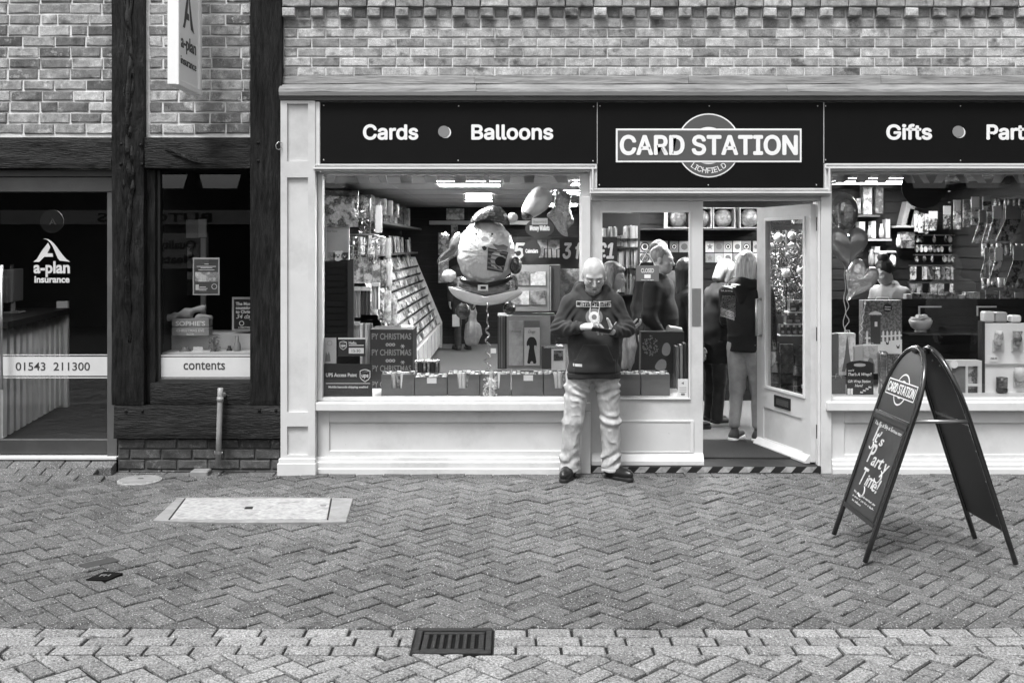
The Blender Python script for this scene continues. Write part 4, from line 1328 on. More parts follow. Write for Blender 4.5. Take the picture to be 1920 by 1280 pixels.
SHOE = mat('black_leather', 0.015, 0.3, 0.2, 12, 0.1, 60)
SOLE = mat('black_rubber', 0.02, 0.7, 0.1, 12)
BLACKC = mat('black_fleece', 0.024, 0.9, 0.2, 12, 0.3, 200, 0.001)
DENIMD = mat('dark_denim', 0.05, 0.85, 0.25, 12, 0.3, 200, 0.001)
DENIML = mat('light_denim', 0.34, 0.85, 0.2, 12, 0.3, 200, 0.001)
def mat_hair(name, lo, hi):
    m, t, bs, out = _nodes(name)
    vec = _coord(t, (26, 26, 2.2))
    x = _map(t, _noise(t, vec, 3.0, 4, 0.6), 0.3, 0.7, lo, hi)
    t.links.new(x, bs.inputs['Base Color']); bs.inputs['Roughness'].default_value = 0.45
    _bump(t, bs, _noise(t, vec, 5.0, 3), 0.7, 0.004)
    return m
HAIRB = mat_hair('blonde_hair', 0.18, 0.62)
HAIRG = mat_hair('grey_hair', 0.16, 0.42)
HAIRD = mat_hair('dark_hair', 0.008, 0.03)
HAIRM = mat_hair('mid_hair', 0.06, 0.2)

# ---- the man standing outside with a phone
MX, MY = 0.632, -0.20
man = thing('person', 'bald man in dark hooded sweatshirt and faded jeans looking down at a phone', 'person', (MX, MY, 0))
TM = Matrix.Translation((MX, MY, 0.0))
Hm = rot_about((0, 0.03, 1.47), deg_x=27)
HC = (0.0, 0.0, 1.605)
body = Fig(0.005)
add_head(body, Hm, 1.10, HC)
body.cap((0, 0.035, 1.38), (0, 0.012, 1.53), 0.062, 0.060, 0.04)
body.cap((0, 0.02, 1.05), (0, 0.03, 1.30), 0.13, 0.14, 0.06, 0.75).cap((0, 0.0, 0.88), (0, 0.0, 1.05), 0.13, 0.13, 0.06, 0.8)
LH = {}
for s_ in (-1, 1):
    kx = -0.160 if s_ < 0 else 0.133
    ax_ = -0.182 if s_ < 0 else 0.140
    body.cap((s_ * 0.09, 0, 0.86), (kx, -0.01, 0.46), 0.068, 0.045, 0.04).cap((kx, -0.01, 0.46), (ax_, 0.02, 0.09), 0.048, 0.032, 0.03)
    an_ = math.radians(-16 if s_ < 0 else 38)
    body.cap((ax_, 0.02, 0.07), (ax_ + math.sin(an_) * 0.12, 0.03 - math.cos(an_) * 0.12, 0.045), 0.03, 0.022, 0.03)
    sh = (s_ * 0.17, 0.03, 1.355); el = (s_ * 0.262, -0.005, 1.155)
    wr = (-0.108, -0.255, 1.192) if s_ < 0 else (0.128, -0.255, 1.155)
    LH[s_] = wr
    body.cap(sh, el, 0.05, 0.042, 0.04).cap(el, wr, 0.042, 0.028, 0.03)
add_hand(body, LH[-1], (0.80, -0.35, 0.10), (0.35, 0.25, -0.9), 1, (0.35, 0.7, 0.6), sc=1.12, thumb_dir=(0.9, -0.4, -0.12))
add_hand(body, LH[1], (-0.75, -0.45, 0.12), (0.1, 0.25, 0.95), -1, (0.25, 0.45, 0.4), sc=1.12, thumb_dir=(-0.25, -0.35, 0.9))
mbody = body.build('body', SKIN, man, TM)
# hooded sweatshirt
hd = Fig(0.006)
hd.cap((-0.09, 0.03, 1.325), (0.09, 0.03, 1.325), 0.092, k=0.05, sq=0.95)
hd.cap((0, 0.01, 1.18), (0, 0.015, 1.32), 0.172, 0.158, 0.04, 0.66)
hd.cap((0, -0.03, 1.02), (0, 0.005, 1.2), 0.184, 0.172, 0.04, 0.82)
hd.cap((0, -0.03, 0.90), (0, -0.035, 1.03), 0.186, 0.186, 0.04, 0.86)
hd.cap((-0.068, -0.012, 0.80), (0.068, -0.012, 0.80), 0.140, 0.140, 0.03, 1.12)
for s_ in (-1, 1):
    sh = (s_ * 0.172, 0.028, 1.345); el = (s_ * 0.262, -0.002, 1.158); wr = LH[s_]
    w1 = Vector(el).lerp(Vector(wr), 0.78)
    w2 = Vector(el).lerp(Vector(wr), 0.95)
    hd.cap(sh, el, 0.072, 0.062, 0.035).cap(el, w1, 0.062, 0.050, 0.025).cap(w1, w2, 0.044, 0.038, 0.010)
    hd.cap((s_ * 0.07, 0.035, 1.42), (s_ * 0.165, 0.03, 1.355), 0.045, 0.066, 0.05)
# hood lying round the neck
for s_ in (-1, 1):
    hd.cap((s_ * 0.105, 0.005, 1.475), (s_ * 0.035, -0.098, 1.385), 0.026, 0.022, 0.012)
    hd.cap((s_ * 0.100, 0.07, 1.485), (s_ * 0.105, 0.005, 1.475), 0.034, 0.028, 0.02)
    hd.cap((s_ * 0.12, 0.05, 1.43), (s_ * 0.06, -0.085, 1.35), 0.045, 0.035, 0.03)
hd.cap((-0.10, 0.085, 1.475), (0.10, 0.085, 1.475), 0.045, k=0.03)
hd.cap((0, 0.10, 1.43), (0, 0.09, 1.26), 0.075, 0.05, 0.05)
hd.ell((0, -0.025, 1.50), (0.078, 0.085, 0.085), 0.012, cut=True)
# flat-cut hem and waistband
hd.ell((0, 0, 0.645), (0.5, 0.5, 0.150), 0.01, cut=True)
def hood_extra(p):
    x, y, z = p[:, 0], p[:, 1], p[:, 2]
    d = np.zeros(len(p))
    front = y < -0.08
    # kangaroo pocket: raised patch with slanting hand openings
    half = np.where(z > 0.93, 0.145 - np.clip(z - 0.93, 0, 1) * 0.45, 0.16)
    pk = front & (np.abs(x) < half) & (z > 0.835) & (z < 1.055)
    d -= np.where(pk, 0.009, 0)
    # ribbed waistband line
    d += np.where((z > 0.823) & (z < 0.834), 0.006, 0)
    d -= np.where(z < 0.823, 0.002 * np.sin(np.arctan2(x, -y) * 90), 0)
    # sleeve creases at the elbow
    el_ = np.exp(-((np.abs(x) - 0.27) ** 2) / 0.004 - ((z - 1.17) ** 2) / 0.006)
    d += 0.006 * el_ * np.sin((z + 0.6 * y) * 120 + 5 * vnoise(p, (9, 9, 9)))
    ap = np.exp(-((np.abs(x) - 0.17) ** 2) / 0.003 - ((z - 1.25) ** 2) / 0.012)
    d += 0.007 * ap * np.sin((z * 0.7 + np.abs(x)) * 110 + 4 * vnoise(p, (8, 8, 8)))
    hm = np.exp(-((z - 0.86) ** 2) / 0.0015)
    d -= 0.008 * hm * vnoise(p + 1.0, (16, 16, 2))
    return d
mh = hd.build('hooded_sweatshirt', HOODIE, man, TM, fold_disp(0.009, (7, 7, 6.0), 2.0, extra=hood_extra))
# white undershirt at the neck
us = Fig(0.005)
us.cap((0, 0.02, 1.36), (0, 0.0, 1.42), 0.075, 0.068, 0.03)
us.build('undershirt', OFFW, man, TM)
# jeans
jn = Fig(0.005)
jn.cap((-0.065, 0.0, 0.86), (0.065, 0.0, 0.86), 0.112, k=0.04, sq=1.05)
for s_ in (-1, 1):
    tx_, kx, ax_ = (-0.108, -0.160, -0.182) if s_ < 0 else (0.100, 0.133, 0.140)
    jn.cap((tx_, 0.0, 0.79), (kx, -0.005, 0.46), 0.104, 0.073, 0.025).cap((kx, -0.005, 0.46), (ax_, 0.015, 0.15), 0.072, 0.070, 0.02)
    jn.cap((ax_, 0.015, 0.15), (ax_ + s_ * 0.004, 0.008, 0.07), 0.071, 0.076, 0.015)
jn.ell((0, 0, -0.09), (0.6, 0.6, 0.150), 0.004, cut=True)
def jean_extra(p):
    x, y, z = p[:, 0], p[:, 1], p[:, 2]
    s_ = np.abs(x + 0.006)
    d = np.zeros(len(p))
    n = (vnoise(p + 9.0, (4, 4, 4)) - 0.5) * 2.2
    w = (vnoise(p + 2.0, (9, 9, 7)) - 0.5) * 9 + (vnoise(p + 6.0, (4, 4, 5)) - 0.5) * 8
    m = np.clip(vnoise(p + 4.4, (7, 7, 8)) * 2.2 - 0.5, 0, 1)
    d += 0.009 * m * np.exp(-((z - 0.70) / 0.08) ** 2) * np.sin((z - s_ * 0.55) * 85 + w)            # creases out of the crotch
    d += 0.0095 * m * np.exp(-((z - 0.46) / 0.06) ** 2) * np.sin((z + x * 0.5) * 75 + w)               # behind the knees
    d += 0.010 * m * np.exp(-((z - 0.15) / 0.07) ** 2) * np.sin((z - x * 0.6) * 70 + w)               # stacking over the shoes
    d -= 0.008 * np.exp(-((z - 0.43) / 0.05) ** 2)
    r2 = vnoise(p + 11.0, (13, 13, 9)); d -= 0.006 * ((1 - np.abs(2 * r2 - 1)) ** 4 - 0.2)
    r3 = vnoise(p + 17.0, (24, 24, 15)); d -= 0.004 * ((1 - np.abs(2 * r3 - 1)) ** 3 - 0.25)
    # side seams and fly
    d += np.where((np.abs(s_ - 0.012) < 0.004) & (z > 0.74) & (y < 0), 0.004, 0)
    d += np.where((z > 0.077) & (z < 0.084), 0.003, 0)
    return d
mj = jn.build('jeans', JEANS, man, TM, fold_disp(0.006, (8, 8, 4.0), 4.0, extra=jean_extra))
for s_ in (-1, 1):
    ax_ = -0.182 if s_ < 0 else 0.140
    sh_ = Fig(0.005)
    an = math.radians(-16 if s_ < 0 else 38)
    dr = Vector((math.sin(an), -math.cos(an), 0))
    h0 = Vector((ax_, 0.045, 0.05)); to = h0 + dr * 0.215
    sh_.cap(h0, h0 + dr * 0.10, 0.043, 0.045, 0.03).cap(h0 + dr * 0.10, to - dr * 0.035, 0.047, 0.037, 0.03).cap(to - dr * 0.05, to, 0.034, 0.026, 0.03).cap((ax_, 0.03, 0.05), (ax_, 0.02, 0.12), 0.048, 0.042, 0.03)
    sh_.ell((ax_, 0, -0.30), (0.8, 0.8, 0.315), 0.004, cut=True)
    so = sh_.build('shoe', SHOE, man, TM)
    sl2 = Fig(0.005)
    sl2.cap(h0 + Vector((0, 0, -0.035)), h0 + dr * 0.09 + Vector((0, 0, -0.035)), 0.042, 0.044, 0.03).cap(h0 + dr * 0.10 + Vector((0, 0, -0.035)), to + Vector((0, 0, -0.035)) - dr * 0.01, 0.050, 0.036, 0.03)
    sl2.ell((ax_, 0, -0.30), (0.9, 0.9, 0.3005), 0.003, cut=True)
    sl2.ell((ax_, 0, 0.33), (0.9, 0.9, 0.306), 0.003, cut=True)
    sl2.build('sole', SOLE, so, TM)
# print on the sweatshirt, laid onto the cloth
def bvh_of(o):
    off = W[o]
    return BVHTree.FromPolygons([tuple(v.co + off) for v in o.data.vertices], [tuple(p.vertices) for p in o.data.polygons])
bvh_h = bvh_of(mh)
def onto(mb, bvh, lift=0.003):
    for p in mb.v:
        h = bvh.ray_cast(Vector((p.x, -3.0, p.z)), Vector((0, 1, 0)))
        if h[0] is not None: p.y = h[0].y - lift - (p.y * 1e-3 if False else 0)
    return mb
def wpt(px, py): return Vector((PX(px, MY - 0.17), 0, PZ(py, MY - 0.17)))
a_, b_ = wpt(1082, 575), wpt(1148, 567)
tx = MB().text('Lambretta', (a_.x, 0, a_.z), w=(b_.x - a_.x), h=(b_.z - a_.z), bold=0.02, depth=0.0001, sans=True)
onto(tx, bvh_h, 0.003).build('chest_lettering', mat('print_white', 0.6, 0.7), mh)
bar = MB()
for i in range(14):
    x0 = a_.x + (b_.x - a_.x) * i / 14; x1 = a_.x + (b_.x - a_.x) * (i + 1) / 14
    bar.add([(x0, 0, a_.z - 0.006), (x1, 0, a_.z - 0.006), (x1, 0, a_.z - 0.001), (x0, 0, a_.z - 0.001)], [(0, 1, 2, 3)])
    bar.add([(x0, 0, b_.z + 0.001), (x1, 0, b_.z + 0.001), (x1, 0, b_.z + 0.006), (x0, 0, b_.z + 0.006)], [(0, 1, 2, 3)])
onto(bar, bvh_h, 0.003).build('print_border', mat('print_white', 0.6, 0.7), mh)
def ring_on(cx, cz, r0, r1, lift, m, nm):
    mb = MB()
    n = 28
    vs_ = []
    for i in range(n):
        a = 2 * math.pi * i / n
        for r in (r0, r1): vs_.append((cx + r * math.cos(a), 0, cz + r * math.sin(a)))
    mb.add(vs_, [(2 * i, 2 * ((i + 1) % n), 2 * ((i + 1) % n) + 1, 2 * i + 1) for i in range(n)])
    return onto(mb, bvh_h, lift).build(nm, m, mh)
tc_ = wpt(1115, 595)
ring_on(tc_.x, tc_.z, 0.042, 0.066, 0.003, mat('roundel_grey', 0.14, 0.7), 'target_ring')
ring_on(tc_.x, tc_.z, 0.020, 0.042, 0.003, mat('print_white', 0.6, 0.7), 'target_ring')
ring_on(tc_.x, tc_.z, 0.0, 0.020, 0.003, mat('roundel_grey', 0.14, 0.7), 'target_centre')
lb_ = MB()
pa, pb_ = wpt(1075, 682), wpt(1091, 687)
for i in range(4):
    x0 = pa.x + (pb_.x - pa.x) * i / 4; x1 = pa.x + (pb_.x - pa.x) * (i + 1) / 4
    lb_.add([(x0, 0, pb_.z), (x1, 0, pb_.z), (x1, 0, pa.z), (x0, 0, pa.z)], [(0, 1, 2, 3)])
onto(lb_, bvh_h, 0.004).build('hem_label', mat('print_white', 0.6, 0.7), mh)
for sx_, ln in ((-0.033, 0.19), (0.036, 0.19)):
    pts = []
    for i in range(9):
        t = i / 8
        x = MX + sx_ * (1.05 - 0.25 * t) + 0.004 * math.sin(i * 1.3)
        z = 1.375 - ln * t
        h = bvh_h.ray_cast(Vector((x, -3, z)), Vector((0, 1, 0)))
        y = (h[0].y if h[0] is not None else MY - 0.12) - 0.005
        pts.append((x, y, z))
    MB().tube(pts, 0.0045, 6).build('drawstring', OFFW, mh, smooth=True)
# spectacles
gl_ = MB(TM @ Hm)
def hp(x, y, z): return Vector(HC) + Vector((x, y, z)) * 1.10
for s_ in (-1, 1):
    c_ = hp(s_ * 0.032, -0.106, -0.006)
    gl_.tube([c_ + Vector((0.026 * math.cos(a), 0.004 * abs(math.cos(a)), 0.017 * math.sin(a))) for a in [2 * math.pi * k / 16 for k in range(16)]], 0.0016, 5, closed=True)
    gl_.tube([hp(s_ * 0.056, -0.100, 0.0), hp(s_ * 0.080, -0.075, 0.004), hp(s_ * 0.087, 0.015, 0.02), hp(s_ * 0.086, 0.035, 0.004)], 0.0024, 6)
gl_.tube([hp(-0.010, -0.108, -0.004), hp(0, -0.112, 0.0), hp(0.010, -0.108, -0.004)], 0.0016, 5)
sp = gl_.build('spectacles', mat('spectacle_metal', 0.25, 0.3, metal=0.7), man)
for s_ in (-1, 1):
    c_ = hp(s_ * 0.032, -0.1055, -0.006)
    lm = MB(TM @ Hm)
    lm.add([c_ + Vector((0.025 * math.cos(2 * math.pi * k / 14), 0, 0.016 * math.sin(2 * math.pi * k / 14))) for k in range(14)], [tuple(range(14))])
    lm.build('lens', GLASS, sp)
lf = MB(TM @ Hm)
for s_ in (-1, 1):
    lf.tube([hp(s_ * 0.016, -0.0905, -0.004), hp(s_ * 0.031, -0.0935, -0.008), hp(s_ * 0.046, -0.086, -0.004)], [0.0012, 0.0024, 0.0014], 6)
lf.build('eyelashes', mat('lash', 0.03, 0.6), man, smooth=True)
lp2 = MB(TM @ Hm)
lp2.tube([hp(-0.026, -0.081, -0.067), hp(-0.012, -0.0915, -0.064), hp(0.0, -0.0925, -0.0655), hp(0.012, -0.0915, -0.064), hp(0.026, -0.081, -0.067)], [0.001, 0.0026, 0.003, 0.0026, 0.001], 6)
lp2.build('mouth_line', mat('lip_line', 0.12, 0.6), man, smooth=True)
wk = MB(TM @ Hm)
for k_, (zz, hw_) in enumerate(((0.038, 0.030), (0.047, 0.034), (0.056, 0.028))):
    wk.tube([hp(-hw_, -0.079 + zz * 0.10, zz), hp(0, -0.0885 + (zz - 0.03) * 0.35, zz + 0.002), hp(hw_, -0.079 + zz * 0.10, zz)], [0.0004, 0.0009, 0.0004], 5)
for s_ in (-1, 1):
    wk.tube([hp(s_ * 0.018, -0.094, -0.036), hp(s_ * 0.030, -0.086, -0.052), hp(s_ * 0.034, -0.078, -0.066)], [0.0008, 0.0016, 0.0008], 5)
    wk.tube([hp(s_ * 0.016, -0.091, -0.014), hp(s_ * 0.030, -0.092, -0.020), hp(s_ * 0.044, -0.084, -0.014)], [0.0006, 0.0012, 0.0006], 5)
wk.build('face_lines', mat('skin_line', 0.22, 0.6), man, smooth=True)
# eyebrows
eb = MB(TM @ Hm)
for s_ in (-1, 1):
    eb.tube([hp(s_ * 0.012, -0.090, 0.020), hp(s_ * 0.032, -0.090, 0.026), hp(s_ * 0.052, -0.076, 0.020)], [0.003, 0.004, 0.002], 6)
eb.build('eyebrows', HAIRM, man, smooth=True)
# phone in a wallet case
ph = thing('phone', 'dark phone in an opened wallet case held by the bald man', 'phone', (MX + 0.03, MY - 0.34, 1.15))
Tp = Matrix.Translation((MX + 0.030, MY - 0.355, 1.178)) @ Matrix.Rotation(math.radians(8), 4, 'Y') @ Matrix.Rotation(math.radians(-24), 4, 'X')
MB(Tp).box(-0.07, 0.07, -0.038, 0.038, -0.005, 0.005).build('handset', BLACK, ph, bev=0.003)
MB(Tp).box(-0.064, 0.064, -0.033, 0.033, 0.0052, 0.0062).build('screen', mat('phone_screen', 0.01, 0.08), ph)
Tw = Tp @ Matrix.Translation((0.072, 0, 0.0)) @ Matrix.Rotation(math.radians(-62), 4, 'Y')
MB(Tw).box(0.0, 0.068, -0.04, 0.04, -0.003, 0.003).build('case_flap', DARK, ph, bev=0.002)
MB(Tw).box(0.05, 0.078, -0.03, 0.02, 0.0035, 0.006).build('card', WHITE, ph)
# shirt tail / pale strap of the bag behind stays with its owner (woman inside)

# ---- generic shoppers inside
def shopper(label, loc, yaw, height=1.7, top=BLACKC, bottom=DENIMD, hair=None, hairm=HAIRB, arms=('down', 'down'), lean=0.0, head=(0, 0, 0), build=1.0, shoes=(SHOE, SOLE), coat=False, vox=0.008, ankle=False, sleeves=True, group='shoppers inside the card shop', step=0.0, hold=None):
    k = height / 1.73
    t = thing('person', label, 'person', loc, group)
    T = Matrix.Translation(loc) @ Matrix.Rotation(math.radians(yaw), 4, 'Z') @ Matrix.Scale(k, 4)
    Lm = rot_about((0, 0, 0.92), deg_x=lean)
    def L(*p): return tuple(Lm @ Vector(p))
    b = Fig(vox * 0.8)
    Hh = Lm @ rot_about((0, 0.03, 1.48), *head)
    add_head(b, Hh, 1.0, (0, 0, 1.615), ears=hair in (None, 'short'))
    b.cap(L(0, 0.03, 1.38), L(0, 0.02, 1.54), 0.052, 0.05, 0.03)
    b.cap(L(0, 0.02, 1.05), L(0, 0.02, 1.32), 0.115, 0.125, 0.05, 0.75).cap((0, 0, 0.86), L(0, 0, 1.05), 0.12, 0.115, 0.05, 0.8)
    tp = Fig(vox); bt = Fig(vox)
    B = build
    tp.cap(L(-0.085, 0.02, 1.33), L(0.085, 0.02, 1.33), 0.095 * B, k=0.05).cap(L(0, 0.0, 1.10), L(0, 0.015, 1.32), 0.165 * B, 0.15 * B, 0.05, 0.72).cap((0, 0, 0.86), L(0, 0.0, 1.12), 0.172 * B, 0.165 * B, 0.05, 0.78)
    if coat: tp.cap((0, 0, 0.74), (0, 0, 0.95), 0.185 * B, 0.18 * B, 0.04, 0.8)
    tp.ell((0, 0, 0.60 if not coat else 0.42), (0.6, 0.6, 0.235), 0.01, cut=True)
    tp.cap(L(-0.05, 0.03, 1.44), L(0.05, 0.03, 1.44), 0.055, k=0.04)
    wrists = []
    for i, s_ in enumerate((-1, 1)):
        sh = Vector(L(s_ * 0.172 * B, 0.025, 1.365))
        mode = arms[i]
        if mode == 'down': el = sh + Vector((s_ * 0.055, 0.02, -0.275)); wr = el + Vector((s_ * 0.0, -0.06, -0.235)); n = Vector((-s_, 0, 0)); cu = (0.2, 0.3, 0.3)
        elif mode == 'bent': el = sh + Vector((s_ * 0.07, 0.03, -0.26)); wr = el + Vector((-s_ * 0.09, -0.22, 0.03)); n = Vector((-s_ * 0.5, 0, 0.8)); cu = (0.4, 0.6, 0.5)
        elif mode == 'low': el = sh + Vector((s_ * 0.06, 0.0, -0.27)); wr = el + Vector((-s_ * 0.01, -0.15, -0.18)); n = Vector((-s_, 0.2, -0.3)); cu = (0.9, 0.9, 0.6)
        else: el = sh + Vector((s_ * 0.05, -0.10, -0.245)); wr = el + Vector((s_ * 0.02, -0.24, 0.02)); n = Vector((-s_ * 0.6, 0, -0.6)); cu = (0.4, 0.5, 0.4)
        wrists.append(wr)
        d = (wr - el).normalized()
        b.cap(sh, el, 0.044, 0.036, 0.03).cap(el, wr, 0.036, 0.024, 0.02)
        add_hand(b, wr, d, n, 1 if s_ < 0 else -1, cu, sc=0.95)
        if sleeves: tp.cap(sh, el, 0.072 * B, 0.060 * B, 0.05).cap(el, el.lerp(wr, 0.94), 0.060 * B, 0.042, 0.03)
        else: tp.cap(sh, sh.lerp(el, 0.6), 0.07 * B, 0.066 * B, 0.05)
        hx_ = s_ * 0.088; st_ = step * s_
        b.cap((hx_, 0, 0.84), (hx_ * 1.05, -0.01 + st_ * 0.5, 0.46), 0.07, 0.046, 0.03).cap((hx_ * 1.05, -0.01 + st_ * 0.5, 0.46), (hx_ * 1.05, 0.02 + st_, 0.08), 0.044, 0.03, 0.02)
        bt.cap((hx_, 0.0, 0.84), (hx_ * 1.05, -0.01 + st_ * 0.5, 0.47), 0.098 * B, 0.066, 0.03).cap((hx_ * 1.05, -0.01 + st_ * 0.5, 0.47), (hx_ * 1.05, 0.02 + st_, 0.155 if ankle else 0.08), 0.066, 0.05 if ankle else 0.058, 0.03)
        f0 = Vector((hx_ * 1.05, 0.05 + st_, 0.045)); f1_ = f0 + Vector((s_ * 0.02, -0.21, -0.005))
        sf = Fig(0.007); sf.cap(f0, f1_, 0.042, 0.034, 0.02).cap(f0 + Vector((0, -0.02, 0.0)), f0 + Vector((0, -0.03, 0.045)), 0.042, 0.038, 0.03); sf.ell((0, 0, -0.40), (0.9, 0.9, 0.418), 0.004, cut=True)
        so = sf.build('shoe', shoes[0], t, T)
        s2 = Fig(0.007); s2.cap(f0 + Vector((0, 0.004, -0.03)), f1_ + Vector((0, -0.004, -0.028)), 0.046, 0.038, 0.02); s2.ell((0, 0, -0.40), (0.9, 0.9, 0.401), 0.003, cut=True); s2.ell((0, 0, 0.43), (0.9, 0.9, 0.400), 0.003, cut=True)
        s2.build('sole', shoes[1], so, T)
    bt.cap((-0.07, 0, 0.88), (0.07, 0, 0.88), 0.105 * B, k=0.04)
    b.build('body', SKIN2, t, T)
    fm = MB(T @ Hh)
    for s_ in (-1, 1):
        fm.tube([Vector((s_ * 0.016, -0.084, 1.6145)), Vector((s_ * 0.031, -0.0875, 1.6135)), Vector((s_ * 0.046, -0.080, 1.6145))], [0.002, 0.0042, 0.002], 6)
        fm.tube([Vector((s_ * 0.012, -0.083, 1.636)), Vector((s_ * 0.031, -0.084, 1.641)), Vector((s_ * 0.050, -0.071, 1.635))], [0.002, 0.0034, 0.0016], 6)
    fm.tube([Vector((-0.022, -0.080, 1.5495)), Vector((0, -0.091, 1.5495)), Vector((0.022, -0.080, 1.5495))], [0.001, 0.003, 0.001], 6)
    fm.build('face_features', mat('face_dark', 0.06, 0.6), t, smooth=True)
    tp.build('jacket' if coat else 'top', top, t, T, fold_disp(0.010, (7, 7, 8), loc[0] * 3))
    bt.build('trousers', bottom, t, T, fold_disp(0.009, (8, 8, 9), loc[0] * 5))
    if hair:
        h = Fig(vox)
        R = np.array(Hh.to_3x3())
        c = Vector((0, 0, 1.615))
        def hq(x, y, z): return tuple(Hh @ (c + Vector((x, y, z))))
        h.ell(hq(0, 0.03, 0.040), (0.088, 0.103, 0.096) if hair != 'short' else (0.081, 0.099, 0.088), 0.02, R)
        if hair in ('bob', 'long'):
            zl = -0.10 if hair == 'bob' else -0.22
            for s_ in (-1, 1):
                h.cap(hq(s_ * 0.066, 0.01, 0.02), hq(s_ * 0.076, 0.0, zl), 0.034, 0.026, 0.02)
                h.cap(hq(s_ * 0.045, 0.07, 0.0), hq(s_ * 0.05, 0.075, zl), 0.045, 0.035, 0.03)
            h.cap(hq(0, 0.08, 0.0), hq(0, 0.085, zl), 0.05, 0.04, 0.03)
            h.ell(hq(0, -0.062, 0.070), (0.06, 0.035, 0.028), 0.015, R)
        if hair == 'bun':
            h.ell(hq(0, 0.05, 0.155), (0.06, 0.055, 0.05), 0.02, R)
        h.ell(hq(0, -0.085, -0.03), (0.060, 0.07, 0.082) if hair != 'short' else (0.10, 0.095, 0.105), 0.012, R, cut=True)
        h.build('hair', hairm, t, T, fold_disp(0.006, (40, 40, 6), 1.0))
    return t, T, wrists
# ------------------------------------------------------------------ shop interior
FZ = 0.055
CZ = 2.50
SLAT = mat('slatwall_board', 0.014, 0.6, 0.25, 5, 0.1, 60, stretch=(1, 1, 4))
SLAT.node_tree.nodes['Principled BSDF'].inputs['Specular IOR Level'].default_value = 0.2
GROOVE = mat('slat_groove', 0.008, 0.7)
CARPET = mat('shop_carpet', 0.11, 0.95, 0.15, 40, 0.4, 300)
MATT = mat('entrance_mat', 0.022, 0.95, 0.3, 60, 0.6, 400)
CEIL = mat('ceiling_tile', 0.5, 0.9, 0.08, 30, 0.2, 200)
IX0, IX1, IY1 = -1.98, 4.95, 10.2
PARY = 3.45
MB().box(IX0, IX1, 0.26, IY1, -0.05, FZ).build('shop_floor', CARPET, kind='structure', label='grey carpet floor inside the card shop')
MB().box(PX(1300), PX(1540), 0.255, 1.05, 0.0, FZ + 0.012).build('entrance_mat', MATT, label='dark entrance mat just inside the open door', cat='mat')
ce = MB().box(IX0, IX1, 0.14, IY1, CZ, CZ + 0.1).build('shop_ceiling', CEIL, kind='structure', label='grey tiled ceiling of the card shop')
for y in [0.9 + 1.2 * k for k in range(8)]:
    MB().box(IX0, IX1, y, y + 0.025, CZ - 0.006, CZ + 0.01).build('grid_rail', PALE, ce)
for x in (-1.4, -0.2, 1.0, 2.2, 3.4):
    MB().box(x, x + 0.025, 0.14, IY1, CZ - 0.004, CZ + 0.01).build('grid_rail', PALE, ce)
def slatwall(name, label, a, b, z0, z1, pitch=0.1, m=SLAT, back=0.06):
    """vertical wall from a to b (x,y), boards with grooves, facing the side to the right of a->b seen from above turned to the viewer"""
    a = Vector((a[0], a[1], 0)); b = Vector((b[0], b[1], 0))
    u = (b - a).normalized()
    M = Matrix(((u.x, -u.y, 0, a.x), (u.y, u.x, 0, a.y), (0, 0, 1, 0), (0, 0, 0, 1)))
    L = (b - a).length
    w = MB(M).box(0, L, 0.02, back, z0, z1).build(name, GROOVE, kind='structure', label=label)
    z = z0
    first = None
    while z < z1 - 0.02:
        h = min(pitch - 0.012, z1 - z)
        if first is None or h < pitch - 0.0125:
            o = MB(M).box(0, L, 0.0, 0.022, z, z + h).build('slat', m, w)
            if first is None: first = (o, z)
        else:
            clone(first[0], W[first[0]] + Vector((0, 0, z - first[1])), w)
        z += pitch
    return w
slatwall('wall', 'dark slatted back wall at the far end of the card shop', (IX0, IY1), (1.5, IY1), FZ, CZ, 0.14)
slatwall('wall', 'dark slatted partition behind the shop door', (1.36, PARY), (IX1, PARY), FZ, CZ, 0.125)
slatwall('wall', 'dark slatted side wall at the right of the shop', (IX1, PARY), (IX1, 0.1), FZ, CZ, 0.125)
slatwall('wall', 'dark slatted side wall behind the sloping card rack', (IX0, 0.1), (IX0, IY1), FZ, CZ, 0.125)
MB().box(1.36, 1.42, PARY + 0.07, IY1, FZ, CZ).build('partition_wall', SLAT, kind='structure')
# ceiling lights
EM = 46.0
def ceiling_light(x0, x1, y0, y1, label, z=CZ, em=None):
    t = thing('ceiling_light', label, 'ceiling light', ((x0 + x1) / 2, (y0 + y1) / 2, z - 0.03), 'lit ceiling panels in the card shop')
    f = MB(); e = 0.03
    f.box(x0, x1, y0, y0 + e, z - 0.03, z - 0.006).box(x0, x1, y1 - e, y1, z - 0.03, z - 0.006).box(x0, x0 + e, y0 + e, y1 - e, z - 0.03, z - 0.006).box(x1 - e, x1, y0 + e, y1 - e, z - 0.03, z - 0.006)
    f.build('frame', WHITE, t)
    MB().box(x0 + e, x1 - e, y0 + e, y1 - e, z - 0.022, z - 0.01).build('diffuser', mat_emit('light_diffuser_%d' % (em or EM), em or EM), t)
ceiling_light(PX(818, 3.1), PX(942, 3.1), 2.8, 3.4, 'long lit ceiling panel above the bearded figure balloon'.replace('bearded figure', 'big foil'))
ceiling_light(0.62, 1.32, 2.6, 3.2, 'lit ceiling panel half hidden by the window mullion')
ceiling_light(PX(1572, 2.6), PX(1722, 2.6), 2.3, 2.95, 'lit ceiling panel above the window with the heart balloons', em=34.0)
ceiling_light(-0.95, -0.25, 0.3, 0.8, 'unseen front ceiling panel added to brighten the big balloon')  # added above the window head, out of view, to brighten the balloon
ceiling_light(1.7, 2.4, 1.5, 2.1, 'unseen lit ceiling panel added just inside the shop door')  # unseen panel, added for more light indoors
for i, y in enumerate((5.4, 6.1, 6.9)):
    ceiling_light(PX(868, y), PX(926, y), y, y + 0.28, ('nearest', 'middle', 'farthest')[i] + ' of three narrow lit panels deep in the shop ceiling')
